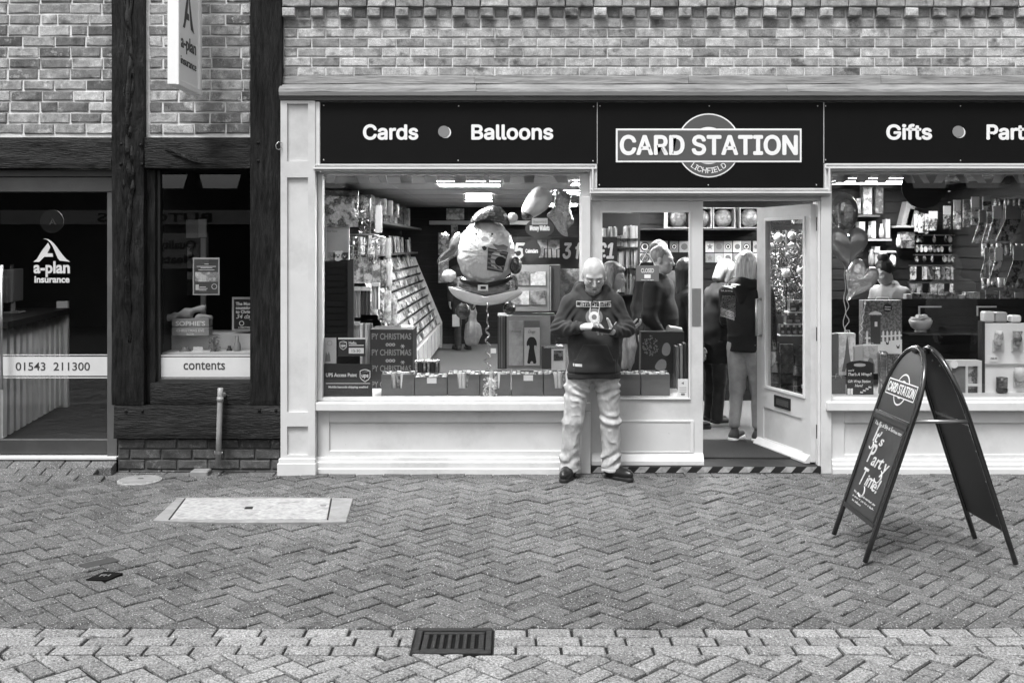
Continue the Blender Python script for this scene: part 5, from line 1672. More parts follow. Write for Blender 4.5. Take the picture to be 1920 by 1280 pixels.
for i, y in enumerate((4.6, 8.6)):
    ceiling_light(0.5, 1.1, y, y + 0.6, 'lit ceiling panel over the aisle ' + ('behind the calendars', 'by the back wall')[i])
# ---- helpers for stock
def item(name, label, cat, px0, px1, py0, py1, Y, th, m, group=None, bev=0.0, extra=None):
    a, b = P(px0, py1, Y), P(px1, py0, Y)
    mb = MB().box(a.x, b.x, Y, Y + th, a.z, b.z)
    mats = m if isinstance(m, (list, tuple)) else [m]
    if extra: extra(mb, a, b)
    return mb.build(name, mats, bev=bev, label=label, cat=cat, group=group)
PR_L = mat_print('print_light', 0.22, 0.85, 14)
PR_C = mat_print('calendar_print', 0.15, 0.85, 9)
PR_M = mat_print('print_mid', 0.05, 0.6, 16)
PR_D = mat_print('print_dark', 0.01, 0.30, 18)
PR_F = mat_print('print_fine', 0.08, 0.8, 40)
PACK = mat_print('glossy_pack', 0.02, 0.6, 22, 0.15, metal=0.0, bump=0.8)
FOIL = mat_foil('crinkled_foil', 0.6, 0.22, 1.0, 26, 0.02)
FOILD = mat_foil('dark_foil', 0.12, 0.2, 0.8, 20, 0.02)
FOILM = mat_foil('mid_foil', 0.48, 0.14, 0.5, 9, 0.02)
FOILL = mat_foil('pale_foil', 0.95, 0.2, 0.8, 9, 0.02, 0.2)
WOOD = mat('shelf_wood', 0.08, 0.5, 0.2, 6, stretch=(1, 8, 8))
CLEAR = mat_glass('clear_bag', 0.94, 0.07)
# ---- left wall: shelves and sloping rack
rackY0, rackY1 = 3.3, 9.5
t = thing('wall_shelf', 'long dark shelf on the side wall above the card rack', 'shelf', (-1.78, 6.3, 2.1))
MB().box(IX0, -1.56, 3.0, rackY1, 2.08, 2.11).build('board', WOOD, t)
MB().box(IX0, -1.62, 3.2, rackY1, 1.68, 1.705).build('lower_board', WOOD, t)
rk = thing('card_rack', 'long sloping pale tiered card rack running back along the side wall', 'rack', (-1.6, 6.4, FZ))
NT = 9
for i in range(NT):
    f0, f1_ = i / NT, (i + 1) / NT
    xa, za = -1.24 - 0.42 * f0, 0.46 + 1.10 * f0
    MB().box(xa - 0.045, xa, rackY0, rackY1, za, za + 0.012).build('tier_shelf', PALE, rk)
    MB().box(xa - 0.004, xa + 0.004, rackY0, rackY1, za + 0.012, za + 0.045).build('tier_lip', mat_glass('rack_perspex', 0.8, 0.06), rk)
MB().add([(-1.26, rackY0, 0.42), (-1.26, rackY1, 0.42), (-1.72, rackY1, 1.58), (-1.72, rackY0, 1.58)], [(0, 1, 2, 3)]).build('sloping_back', OFFW, rk)
MB().box(-1.24, -1.21, rackY0, rackY1, 0.14, 0.475).build('front_board', OFFW, rk)
MB().prism([(-1.975, FZ), (-1.205, FZ), (-1.205, 0.50), (-1.67, 1.62), (-1.975, 1.62)], rackY1, rackY1 + 0.03).build('end_panel', OFFW, rk)
for i in range(9):
    y = rackY0 + 0.3 + i * 0.7
    MB().box(-1.207, -1.195, y, y + 0.03, 0.16, 0.47).build('front_rib', PALE, rk)
ordn = ('lowest', 'second', 'third', 'fourth', 'fifth', 'sixth', 'seventh', 'eighth', 'top')
protos = {}
def cards_row(n, fx_, label, group, name='greeting_card', mats=(PR_L, PR_M, PR_L, OFFW, PALE)):
    for k in range(n):
        x, y, z, w, h, ry = fx_(k)
        key = (round(w, 3), round(h, 3), random.randrange(len(mats)))
        if key not in protos:
            M = Matrix.Translation((x, y, z)) @ Matrix.Rotation(ry, 4, 'Y')
            protos[key] = MB().box(-0.004, 0.004, -w / 2, w / 2, 0, h)
            me = protos[key].build(name, mats[key[2]], org=(0, 0, 0))
            protos[key] = me
            o = me
            o.location = (x, y, z)
        else:
            o = protos[key].copy(); COL.objects.link(o); o.location = (x, y, z)
        o.rotation_euler = (0, ry, random.uniform(-0.25, 0.25))
        W[o] = Vector((x, y, z))
        tag(o, label, 'card', group)
for i in range(NT):
    f0 = i / NT
    xa, za = -1.24 - 0.42 * f0, 0.46 + 1.10 * f0
    nrow = 20
    cards_row(nrow, lambda k: (xa - 0.035, rackY0 + 0.2 + (k + random.uniform(-0.25, 0.25)) * (rackY1 - rackY0 - 0.35) / nrow, za + 0.014, random.choice((0.15, 0.18)), random.choice((0.17, 0.20, 0.23)), -0.30), 'greeting card in the %s tier of the sloping rack' % ordn[i], 'cards in the %s tier' % ordn[i])
cards_row(34, lambda k: (-1.70 + random.uniform(-0.04, 0.02), 3.4 + k * 0.17, 1.707, 0.14, random.choice((0.20, 0.24)), random.uniform(-0.12, 0.05)), 'upright card on the lower wall shelf above the rack', 'cards on the lower wall shelf')
def books(n, label, group, x0, y0, dy, z, name, hs, mats):
    cards_row(n, lambda k: (x0 + random.uniform(-0.03, 0.03), y0 + k * dy, z, 0.16, random.choice(hs), 0.0), label, group, name, mats)
for k in range(9):
    y = 3.3 + k * 0.62
    w, h = random.choice(((0.2, 0.25), (0.26, 0.2), (0.18, 0.3)))
    MB().box(-1.86, -1.66, y, y + w * 1.6, 2.111, 2.111 + h).build('gift_box', (PACK, PR_M, PR_L)[k % 3], label='boxed gift on the top wall shelf, number %s from the window' % ('one two three four five six seven eight nine'.split()[k]), cat='gift box', group='boxed gifts on the top wall shelf')
# ---- left window display (bed, boards)
MB().box(PX(604), PX(1290), 0.09, 0.60, PZ(756), PZ(747.3)).build('window_bed', PAINT, label='narrow display board inside the wide window', cat='shelf')
lv = thing('louvre_panel', 'dark slatted display panel at the end of the wide window', 'display panel', (PX(632, 0.55), 0.55, 0.6))
a, b = P(604, 648, 0.55), P(659, 490, 0.55)
MB().box(a.x, b.x, 0.565, 0.58, a.z, b.z).build('backing', GROOVE, lv)
MB().box(b.x - 0.03, b.x + 0.02, 0.535, 0.58, a.z, b.z + 0.02).build('stile', DARK, lv)
nS = 13
for i in range(nS):
    z = a.z + (b.z - a.z) * i / nS
    MB().box(a.x, b.x - 0.032, 0.548, 0.564, z + 0.004, z + (b.z - a.z) / nS - 0.003).build('slat', SLAT, lv)
# foil gift bag with clip
def foil_bag(label, px0, px1, py0, py1, Y, m, extra=None, puff=0.03, nm='foil_bag', grp=None, cat='bag'):
    a, b = P(px0, py1, Y), P(px1, py0, Y)
    n, q = 10, 12
    mb = MB()
    vs_ = []
    for i in range(n + 1):
        for k in range(q + 1):
            u, v = i / n, k / q
            bul = (4 * u * (1 - u)) ** 0.6 * (4 * v * (1 - v)) ** 0.5
            vs_.append((a.x + (b.x - a.x) * u + random.uniform(-0.003, 0.003), Y - puff * bul + random.uniform(-0.006, 0.006) * bul, a.z + (b.z - a.z) * v))
    fs_ = []
    for i in range(n):
        for k in range(q):
            p = i * (q + 1) + k
            fs_.append((p, p + q + 1, p + q + 2, p + 1))
    mb.add(vs_, fs_)
    c = len(mb.v)
    mb.box(a.x, b.x, Y + 0.004, Y + 0.03, a.z, b.z)
    mats = [m]
    if extra: mats += extra(mb, a, b)
    return mb.build(nm, mats, label=label, cat=cat, group=grp, smooth=True)
FP = mat_print('foil_pattern', 0.06, 0.9, 16, 0.2, metal=0.2, bump=1.0)
o = foil_bag('large shiny patterned gift bag hung in the top corner of the wide window', 605, 671, 366, 426, 0.28, FP)
MB().box(PX(605, 0.27), PX(672, 0.27), 0.262, 0.30, PZ(366, 0.27), PZ(358, 0.27)).build('header_card', PR_D, None, label='dark header card clipped above the large shiny gift bag', cat='card')
# framed print with three small animals
pf = thing('framed_print', 'pale framed print with three small round animals along the bottom', 'print', P(633, 487, 0.30))
a, b = P(610, 487, 0.30), P(655, 425, 0.30)
MB().box(a.x, b.x, 0.30, 0.315, a.z, b.z).build('frame', OFFW, pf, bev=0.002)
MB().box(a.x + 0.012, b.x - 0.012, 0.297, 0.2995, a.z + 0.01, b.z - 0.01).build('sheet', mat('print_sheet', 0.40, 0.5), pf)
for cx, r, m in ((622, 0.032, MIDL), (633.5, 0.042, WHITE), (646, 0.030, DARK)):
    q = P(cx, 480, 0.29)
    mb = MB().disc(q.x, q.z, r, 0.2945, 0.2965, 18)
    mb.disc(q.x - r * 0.7, q.z + r * 0.75, r * 0.3, 0.2946, 0.2966, 10).disc(q.x + r * 0.7, q.z + r * 0.75, r * 0.3, 0.2946, 0.2966, 10)
    mb.build('animal', m, pf)
    MB().disc(q.x - r * 0.3, q.z + r * 0.15, r * 0.12, 0.293, 0.2942, 8).disc(q.x + r * 0.3, q.z + r * 0.15, r * 0.12, 0.293, 0.2942, 8).disc(q.x, q.z - r * 0.2, r * 0.2, 0.293, 0.2942, 8).build('animal_face', BLACK if m is not DARK else WHITE, pf)
MB().text('Dear Santa', P(613, 435, 0.296), w=0.085, h=0.014, bold=0.0, depth=0.0005).build('lettering', DARK, pf)
# hanging tinsel and packs
TIN = mat_foil('tinsel_foil', 0.4, 0.35, 0, metal=0.9)
def tinsel(label, px0, px1, py0, py1, Y, n=340, m=TIN, grp=None, dep=0.10, nm='tinsel', sz=0.02, cat='tinsel'):
    a, b = P(px0, py1, Y), P(px1, py0, Y)
    mb = MB()
    for _ in range(n):
        c = Vector((random.uniform(a.x, b.x), Y + random.uniform(-dep / 2, dep / 2), random.uniform(a.z, b.z)))
        d1 = Vector((random.gauss(0, 1), random.gauss(0, 1), random.gauss(0, 1))).normalized() * sz
        d2 = Vector((random.gauss(0, 1), random.gauss(0, 1), random.gauss(0, 1))).normalized() * sz * 0.2
        mb.add([c - d1, c + d2, c + d1, c - d2], [(0, 1, 2, 3)])
    mb.tube([(( a.x + b.x) / 2, Y, a.z), ((a.x + b.x) / 2, Y, b.z)], 0.01, 6)
    return mb.build(nm, m, label=label, cat=cat, group=grp)
tinsel('tall bunch of dark and bright tinsel beside the shiny gift bag', 674, 714, 372, 438, 1.1, 420)
item('white_ruler_box', 'narrow white leaning box beside the tinsel bunch', 'box', 704, 716, 385, 436, 1.0, 0.03, MIDL)
for k, (x0, x1) in enumerate(((656, 667), (668, 681), (682, 698), (699, 712))):
    tinsel('hanging pack of tinsel, %s of four below the tinsel bunch' % ('first', 'second', 'third', 'last')[k], x0, x1, 444, 492, 0.95, 130, grp='hanging tinsel packs')
    item('hanging_pack', 'clear pack of thin strips under the %s tinsel pack' % ('first', 'second', 'third', 'last')[k], 'pack', x0, x1, 488, 531, 0.95, 0.03, PR_M, 'strip packs below the tinsel')
for k, (x0, x1, y0, y1) in enumerate(((656, 676, 538, 595), (677, 694, 538, 590), (656, 674, 603, 655), (675, 699, 600, 690), (697, 712, 530, 580))):
    nn = 5
    lab = ('upper pack of white gift tags', 'upper pack of dark ribbons', 'lower pack of grey gift tags', 'lower bundle of clear bags', 'tall thin pack of bows')[k] + ' on the hook rack'
    tt = thing('tag_pack', lab, 'pack', P((x0 + x1) / 2, y1, 0.85), 'packs on the hook rack')
    for j in range(nn):
        a, b = P(x0 + (x1 - x0) * j / nn, y1, 0.85), P(x0 + (x1 - x0) * (j + 0.86) / nn, y0 + 6, 0.85)
        MB().box(a.x, b.x, 0.85 + 0.01 * (j % 2), 0.88, a.z, b.z).build('strip', (OFFW, PALE, MID, WHITE, MIDL)[(j + k) % 5] if k != 1 else (DARK, MID, DARK, MIDL, DARK)[j], tt)
    a, b = P(x0, y0 + 7, 0.842), P(x1, y0, 0.842)
    MB().box(a.x, b.x, 0.842, 0.882, a.z, b.z).build('header', CLEAR if k == 3 else PALE, tt)
MB().tube([P(657, 440, 0.9), P(700, 440, 0.9), P(722, 446, 1.3)], 0.008, 6).build('display_rail', STEEL, label='thin steel display rail under the tinsel bunch', cat='rail')
# wrapping paper boxes with party lettering
wt = thing('wrapping_paper_stand', 'dark cardboard stand printed with party lettering beside the grey boxes', 'display stand', P(735, 745, 0.62))
a, b = P(694, 745, 0.62), P(774, 617, 0.62)
MB().box(a.x, b.x, 0.62, 1.0, a.z, b.z).build('box_body', DARK, wt, bev=0.003)
for k, py in enumerate((632, 662, 692, 722)):
    mb = MB()
    q = P(697, py + 4, 0.617)
    mb.text('PY CHRISTMAS', q, w=PX(771, 0.617) - PX(697, 0.617), h=0.052, bold=0.015, depth=0.001)
    mb.build('lettering', MIDL, wt)
    mb = MB()
    for j in range(3):
        q = P(726 + j * 6, py + 14, 0.617)
        mb.ring(q.x, q.z, 0.006, 0.014, 0.6165, 0.618, 12)
    q = P(755, py + 17, 0.617)
    for an in (0, 60, 120):
        c, s_ = math.cos(math.radians(an)) * 0.018, math.sin(math.radians(an)) * 0.018
        mb.tube([(q.x - c, 0.617, q.z - s_), (q.x + c, 0.617, q.z + s_)], 0.0025, 4)
    mb.build('motif', PALE, wt)
item('leaflet_holder', 'white leaflet tray on top of the dark lettered stand', 'tray', 752, 772, 612, 618, 0.75, 0.15, WHITE)
ck = thing('cracker_box', 'small clear box of striped crackers in front of the aisle', 'box', P(800, 700, 0.50))
a, b = P(777, 700, 0.5), P(823, 676, 0.5)
MB().box(a.x, b.x, 0.5, 0.6, a.z, b.z - 0.02).build('tray', DARK, ck)
for j in range(6):
    x = a.x + (b.x - a.x) * (j + 0.5) / 6
    MB().tube([(x, 0.49, a.z), (x, 0.49, b.z - 0.01)], 0.012, 8).build('cracker', (FOIL, DARK, FOILM)[j % 3], ck)
MB().box(a.x, b.x, 0.485, 0.6, b.z - 0.012, b.z).build('lid', FOIL, ck)
# grey cardboard boxes of wrapping rolls along the window
CB = mat('grey_carton', 0.125, 0.7, 0.10, 9)
bxs = [(715, 776.5), (778, 837.5), (839.5, 899), (900.5, 957.5), (959.5, 1018), (1020, 1080), (1100, 1156), (1158, 1200), (1202.5, 1256)]
where = ['first from the louvred end', 'second from the louvred end', 'third from the louvred end', 'behind the tinsel balloon weight', 'below the calendar with the dog', 'partly behind the bald man', 'behind the bald man', 'just beyond the bald man', 'last in the row by the contactless sticker']
for k, (x0, x1) in enumerate(bxs):
    Y = 0.13 if k < 7 else 0.16
    ztop = PZ(702 if k != 1 else 707, Y)
    zb = PZ(746.5, Y)
    cb = thing('grey_carton', 'grey cardboard carton of wrapping rolls, ' + where[k], 'carton', ((PX(x0, Y) + PX(x1, Y)) / 2, Y, zb), 'grey cartons along the window')
    a, b = PX(x0, Y), PX(x1, Y)
    w = b - a
    zn = zb + (ztop - zb) * 0.42
    c1, c2, d1, d2 = a + w * 0.30, a + w * 0.66, a + w * 0.34, a + w * 0.62
    notch = k in (0, 2, 3, 5)
    if notch:
        MB().prism([(a, zb), (b, zb), (b, ztop), (c2, ztop), (d2, zn), (d1, zn), (c1, ztop), (a, ztop)], Y, Y + 0.006).build('front', CB, cb)
    else:
        MB().box(a, b, Y, Y + 0.006, zb, ztop).build('front', CB, cb)
        q = a + w * 0.5
        MB().box(q - w * 0.12, q + w * 0.18, Y - 0.002, Y - 0.0005, ztop - 0.05, ztop - 0.005).build('sticker', WHITE if k in (1, 4) else CB, cb)
    MB().box(a, a + 0.005, Y + 0.0065, Y + 0.30, zb, ztop).build('side', CB, cb)
    MB().box(b - 0.005, b, Y + 0.0065, Y + 0.30, zb, ztop).build('side', CB, cb)
    MB().box(a + 0.006, b - 0.006, Y + 0.295, Y + 0.30, zb, ztop).build('back', CB, cb)
    nr = 7
    for j in range(nr):
        for r_ in range(2):
            x = a + w * (j + 0.6) / (nr + 0.2); rr = w / nr * 0.46
            zt2 = ztop + random.uniform(0.004, 0.02)
            MB().tube([(x, Y + 0.035 + r_ * 0.08, zb), (x, Y + 0.035 + r_ * 0.08, zt2)], rr, 8).build('wrapping_roll', (PR_F, WHITE, OFFW)[(j + k + r_) % 3], cb)
# parcel-service posters
def shield(mb, cx, cz, w, y, mi=0, mj=1):
    def sh(k): return [(cx - w / 2 * k, cz + w * 0.42 * k), (cx - w * 0.2 * k, cz + w * 0.54 * k), (cx, cz + w * 0.57 * k), (cx + w * 0.2 * k, cz + w * 0.54 * k), (cx + w / 2 * k, cz + w * 0.42 * k), (cx + w / 2 * k, cz - w * 0.22 * k), (cx + w * 0.33 * k, cz - w * 0.45 * k), (cx, cz - w * 0.66 * k), (cx - w * 0.33 * k, cz - w * 0.45 * k), (cx - w / 2 * k, cz - w * 0.22 * k)]
    mb.mat(mi).prism(sh(1.0), y - 0.001, y)
    mb.mat(mj).prism(sh(0.86), y - 0.002, y - 0.0012)
    mb.mat(mi).text('ups', (cx, y - 0.0025, cz - w * 0.2), w=w * 0.66, h=w * 0.42, bold=0.03, depth=0.0005, align='c')
    mb.mat(mi).prism([(cx - w * 0.40, cz + w * 0.22), (cx + w * 0.40, cz + w * 0.42), (cx + w * 0.40, cz + w * 0.36), (cx - w * 0.1, cz + w * 0.31)], y - 0.0025, y - 0.0021)
Yp = 0.085
up = thing('parcel_poster', 'wide dark parcel point poster with white shield at the bottom corner of the window', 'poster', P(650, 745, Yp))
a, b = P(603.8, 743, Yp), P(698, 682, Yp)
MB().box(a.x, b.x, Yp, Yp + 0.004, a.z, b.z).build('board', DARK, up)
mb = MB()
shield(mb, PX(684.5, Yp), PZ(703, Yp), 0.085, Yp - 0.0005)
mb.mat(0).text('UPS Access Point', P(611, 706, Yp - 0.001), w=PX(669, Yp) - PX(611, Yp), h=0.030, bold=0.02, depth=0.0008)
mb.text('Mobile barcode shipping enabled', P(616, 727, Yp - 0.001), w=PX(690, Yp) - PX(616, Yp), h=0.017, bold=0.02, depth=0.0008)
mb.box(PX(611, Yp), PX(694, Yp), Yp - 0.001, Yp, PZ(719, Yp), PZ(718, Yp))
mb.build('lettering', [WHITE, DARK], up)
up2 = thing('parcel_poster', 'smaller dark parcel collection notice with a time on a white strip', 'poster', P(661, 668, Yp))
a, b = P(634, 668, Yp), P(685, 633, Yp)
MB().box(a.x, b.x, Yp, Yp + 0.004, a.z, b.z).build('board', DARK, up2)
mb = MB()
shield(mb, PX(643.5, Yp), PZ(647, Yp), 0.058, Yp - 0.0005)
mb.mat(0).box(a.x, b.x, Yp - 0.001, Yp, b.z - 0.012, b.z)
mb.text('Hello.', P(654, 645, Yp - 0.001), w=0.066, h=0.022, bold=0.02, depth=0.0008)
mb.box(PX(654, Yp), PX(682, Yp), Yp - 0.001, Yp, PZ(648, Yp), PZ(646.5, Yp))
mb.box(PX(654, Yp), PX(682, Yp), Yp - 0.001, Yp, PZ(662.5, Yp), PZ(652, Yp))
mb.mat(1).text('15:30', P(659.5, 660, Yp - 0.0013), w=0.07, h=0.022, bold=0.005, depth=0.0008)
mb.build('lettering', [WHITE, DARK], up2)
sn = thing('notice', 'small pale upright notice with a circle beside the parcel notice', 'notice', P(619, 681, Yp))
a, b = P(606.5, 681, Yp), P(630.5, 633, Yp)
MB().box(a.x, b.x, Yp, Yp + 0.003, a.z, b.z).build('sheet', PALE, sn)
q = P(618, 643, Yp)
mb = MB().ring(q.x, q.z, 0.018, 0.021, Yp - 0.0012, Yp - 0.0002, 20)
q = P(614, 668, Yp)
mb.prism([(q.x - 0.02, q.z - 0.04), (q.x + 0.025, q.z - 0.04), (q.x + 0.02, q.z + 0.01), (q.x + 0.012, q.z + 0.04), (q.x, q.z + 0.012), (q.x - 0.012, q.z + 0.04)], Yp - 0.0012, Yp - 0.0002)
mb.build('drawing', MID, sn)
# ---- big foil balloon: plump figure in bobble hat with printed present
by = 0.55
bl = thing('foil_balloon', 'huge pale plump foil balloon with dark bobble hat, striped present and belted skirt', 'balloon', P(915, 570, by))
def lens(name, pts, Y, dep, m, parent, edge=0.0, n_in=7, lobes=0, crease=0.0, mats=None):
    """inflated foil envelope from an outline (px,py): front and back bulge"""
    n = len(pts)
    cx = sum(p[0] for p in pts) / n; cy = sum(p[1] for p in pts) / n
    mb = MB()
    for side in (-1, 1):
        vs_ = [P(cx, cy, Y) + Vector((0, side * dep, 0))]
        for i in range(1, n_in + 1):
            t = i / n_in
            h = dep * math.sqrt(max(0.0, 1 - t ** 2.2))
            for j, (x, y) in enumerate(pts):
                p = P(cx + (x - cx) * t, cy + (y - cy) * t, Y)
                cr = crease * math.sin(j * 2.3 + i) * t * (1 - t) * 4 if crease else 0
                vs_.append(p + Vector((0, side * (h + cr * (1 if t > 0.5 else 0.2)), 0)))
        fs_ = []
        for j in range(n):
            j2 = (j + 1) % n
            f = (0, 1 + j2, 1 + j)
            fs_.append(f if side < 0 else f[::-1])
            for i in range(n_in - 1):
                a0 = 1 + i * n
                f = (a0 + j, a0 + j2, a0 + n + j2, a0 + n + j)
                fs_.append(f if side < 0 else f[::-1])
        mb.add(vs_, fs_)
    return mb.build(name, m, parent, smooth=True)
def ovalpts(cx, cy, rx, ry, n=48, lob=0, la=0.0, a0=0):
    return [(cx + rx * math.cos(2 * math.pi * i / n) * (1 + la * abs(math.sin(lob * math.pi * i / n))), cy - ry * math.sin(2 * math.pi * i / n) * (1 + la * abs(math.sin(lob * math.pi * i / n)))) for i in range(n)]
def smooth_poly(pts, n=3):
    for _ in range(n):
        out = []
        for i in range(len(pts)):
            p, q = pts[i], pts[(i + 1) % len(pts)]
            out += [(p[0] * 0.75 + q[0] * 0.25, p[1] * 0.75 + q[1] * 0.25), (p[0] * 0.25 + q[0] * 0.75, p[1] * 0.25 + q[1] * 0.75)]
        pts = out
    return pts
lens('round_body', ovalpts(911, 475, 53, 62, 72, 16, 0.035), by, 0.13, FOILL, bl, crease=0.006)
lens('hat', smooth_poly([(880, 424), (884, 408), (896, 395), (912, 388), (928, 384), (942, 390), (952, 404), (958, 424), (945, 421), (915, 413), (895, 416)]), by - 0.06, 0.07, FOILD, bl)
lens('bobble', ovalpts(961, 408, 10, 10, 24), by - 0.06, 0.04, FOILL, bl)
lens('arm_mitten', smooth_poly([(962, 480), (975, 483), (980, 500), (972, 515), (958, 513), (955, 498)], 2), by - 0.05, 0.05, FOILD, bl)
lens('raised_mitten', smooth_poly([(856, 433), (868, 440), (878, 455), (862, 476), (836, 492), (818, 497), (822, 480), (838, 468), (840, 455)], 2), by + 0.02, 0.045, FOILM, bl)
st_pts = [(834 + (10 if i % 2 == 0 else 5) * math.sin(2 * math.pi * i / 10 + 0.2), 442 - (10 if i % 2 == 0 else 5) * math.cos(2 * math.pi * i / 10 + 0.2)) for i in range(10)]
lens('star', smooth_poly(st_pts, 1), by, 0.03, FOIL, bl)
lens('cuff', ovalpts(842, 517, 13, 11, 30, 7, 0.1), by - 0.02, 0.04, FOILL, bl)
lens('skirt', smooth_poly([(856, 515), (880, 524), (911, 534), (945, 522), (968, 512), (974, 545), (945, 560), (912, 566), (875, 558), (846, 540)], 2), by - 0.01, 0.09, FOILM, bl)
lens('hem', smooth_poly([(838, 536), (848, 538), (878, 556), (912, 562), (945, 556), (975, 540), (983, 548), (965, 562), (935, 570), (911, 573), (880, 570), (850, 556)], 2), by - 0.05, 0.05, FOILL, bl)
lens('belt', smooth_poly([(862, 520), (885, 531), (911, 537), (940, 529), (962, 517), (960, 524), (940, 536), (911, 544), (884, 538), (862, 528)], 1), by - 0.08, 0.03, BLACK, bl)
def flat(name, pts, Y, m, parent):
    mb = MB().prism([(P(x, y, Y).x, P(x, y, Y).z) for x, y in pts], Y, Y + 0.004)
    return mb.build(name, m, parent)
yf2 = by - 0.155
def bpatch(name, pts, m, lift=0.0):
    """printed patch following the bulge of the round body"""
    mb = MB()
    for x, y in pts: pass
    d_ = []
    for x, y in pts:
        t2 = ((x - 911) / 55.0) ** 2 + ((y - 475) / 64.0) ** 2
        h = 0.13 * math.sqrt(max(0.0, 1 - min(1, t2) ** 1.1))
        d_.append(P(x, y, by - h - 0.012 - lift))
    mb.add(d_, [tuple(range(len(d_)))])
    return mb.build(name, m, bl)
bpatch('present', [(915, 464), (953, 473), (943, 511), (913, 506)], mat('present_dark', 0.09, 0.3), 0.0)
for k in range(5):
    y0 = 468 + k * 8
    bpatch('present_stripe', [(916 - k * 0.5, y0 - 1), (951 - k * 2, y0 + 6), (951 - k * 2, y0 + 9), (916 - k * 0.5, y0 + 2)], mat('present_light', 0.3, 0.3), 0.004)
bpatch('present_bow', [(934, 469), (924, 459), (926, 456), (934, 460), (944, 458), (953, 463), (950, 469)], mat('present_light', 0.3, 0.3), 0.006)
bpatch('mitten_print', [(930 + 10 * math.cos(a) + 8, 490 + 9 * math.sin(a)) for a in [2 * math.pi * k / 16 for k in range(16)]], BLACK, 0.008)
for ex_ in (893, 923): bpatch('eye', [(ex_ + 2.2 * math.cos(2 * math.pi * k / 10), 439 + 2.4 * math.sin(2 * math.pi * k / 10)) for k in range(10)], DARK, 0.004)
bpatch('nose', [(909 + 7 * math.cos(2 * math.pi * k / 14), 448 + 4.5 * math.sin(2 * math.pi * k / 14)) for k in range(14)], mat('nose_grey', 0.36, 0.4), 0.006)
bpatch('mouth', [(903, 463), (908, 461), (913, 464), (911, 469), (907, 470)], DARK, 0.004)
flat('buckle', [(896, 534), (915, 534), (915, 545), (896, 545)], by - 0.125, WHITE, bl)
flat('buckle_hole', [(901, 536.5), (911, 536.5), (911, 542), (901, 542)], by - 0.1265, BLACK, bl)
lens('boot', ovalpts(868, 583, 14, 15, 24), by + 0.05, 0.05, FOILD, bl)
lens('boot', ovalpts(955, 578, 12, 12, 24), by + 0.05, 0.05, FOILD, bl)
rb = MB()
pts = []
for i in range(44):
    t_ = i / 43
    y = 566 + 152 * t_
    amp = 2 if y < 610 else 5
    pts.append(P(914 + amp * math.sin(i * 1.15) * (0.4 + t_), y, by - 0.15 + 0.01 * math.cos(i * 1.15)))
rb.tube(pts, [0.009 if i % 3 else 0.004 for i in range(44)], 5)
rb.build('ribbon', FOILM, bl, smooth=True)
MB().box(PX(920, 0.4), PX(930, 0.4), 0.4, 0.402, PZ(662, 0.4), PZ(653, 0.4)).build('tag', WHITE, bl)
tw = tinsel('frilly silver tinsel balloon weight on the window board', 907, 931, 708, 746, 0.10, 260, WHITE, dep=0.06, nm='balloon_weight', sz=0.016, cat='weight')
# ---- back of the shop: carrier-bag customer, back-wall stock
item('framed_picture', 'small framed picture on the far wall ledge', 'picture', 837, 870, 391, 412, 9.9, 0.03, PR_L)
MB().box(PX(805, 9.95), PX(1000, 9.95), 9.93, 10.15, PZ(421, 9.95), PZ(414, 9.95)).build('wall_ledge', PALE, label='pale ledge across the dark far wall', cat='shelf')
for k, (x0, x1, y0, y1) in enumerate(((822, 842, 436, 478), (822, 841, 483, 530), (846, 858, 420, 445))):
    item('hanging_strip', 'hanging printed strip on the far wall, ' + ('upper one beside the balloon star', 'lower one beside the balloon star', 'small one under the ledge')[k], 'poster', x0, x1, y0, y1, 9.6, 0.02, (PR_M, PR_L, PR_D)[k])
# ---- calendars and racks in the middle
def oval_sign(label, words, cx, cy, rx, ry, Y, note=None):
    t = thing('oval_sign', label, 'sign', P(cx, cy + ry, Y))
    q = P(cx, cy, Y); s_ = (CAM_D + Y) / F_PX
    MB().disc(q.x, q.z, rx * s_, Y, Y + 0.012, 36, ry * s_).build('board', mat('oval_board', 0.045, 0.4), t)
    MB().text(words, (q.x, Y - 0.001, q.z - 0.02), w=rx * 1.35 * s_, h=0.045 if note else 0.035, bold=0.03, depth=0.001, align='c', sans=True).build('lettering', WHITE, t)
    if note:
        MB().box(q.x - rx * 0.55 * s_, q.x + rx * 0.55 * s_, Y - 0.004, Y - 0.001, q.z + 0.035, q.z + ry * 1.05 * s_).build('note', PALE, t)
        MB().text(note, (q.x, Y - 0.005, q.z + 0.05), w=rx * 0.9 * s_, h=0.022, depth=0.0006, align='c', bold=0).build('note_lettering', DARK, t)
oval_sign('dark oval sign with a paper note, above the calendar rack', 'Money Wallets', 1012, 428, 27, 18, 1.55, '29p each or 4 for £1')
oval_sign('dark egg shaped sign below the one with a paper note', 'Calendars', 997, 470, 17, 20, 1.45)
sg = thing('price_board', 'wide dark offer board with bold white numerals behind the bald man', 'sign', P(1060, 520, 1.9))
a, b = P(958, 502, 1.9), P(1157, 444, 1.9)
MB().box(a.x, b.x, 1.9, 1.92, a.z, b.z).build('board', mat('offer_board', 0.035, 0.4), sg)
MB().text('3 for £1', P(1056, 484, 1.895), w=PX(1150, 1.895) - PX(1056, 1.895), h=0.145, bold=0.03, shear=0.18, depth=0.002, sans=True).text('5', P(963, 484, 1.895), h=0.145, bold=0.03, shear=0.18, depth=0.002, sans=True).build('lettering', WHITE, sg)
for k, (x0, x1) in enumerate(((1008, 1026), (1028, 1049))):
    item('wallet_pack', 'pale printed wallet pack beside the egg shaped sign, ' + ('nearer the sign', 'nearer the window post')[k], 'pack', x0, x1, 450, 483, 1.7, 0.03, PR_L)
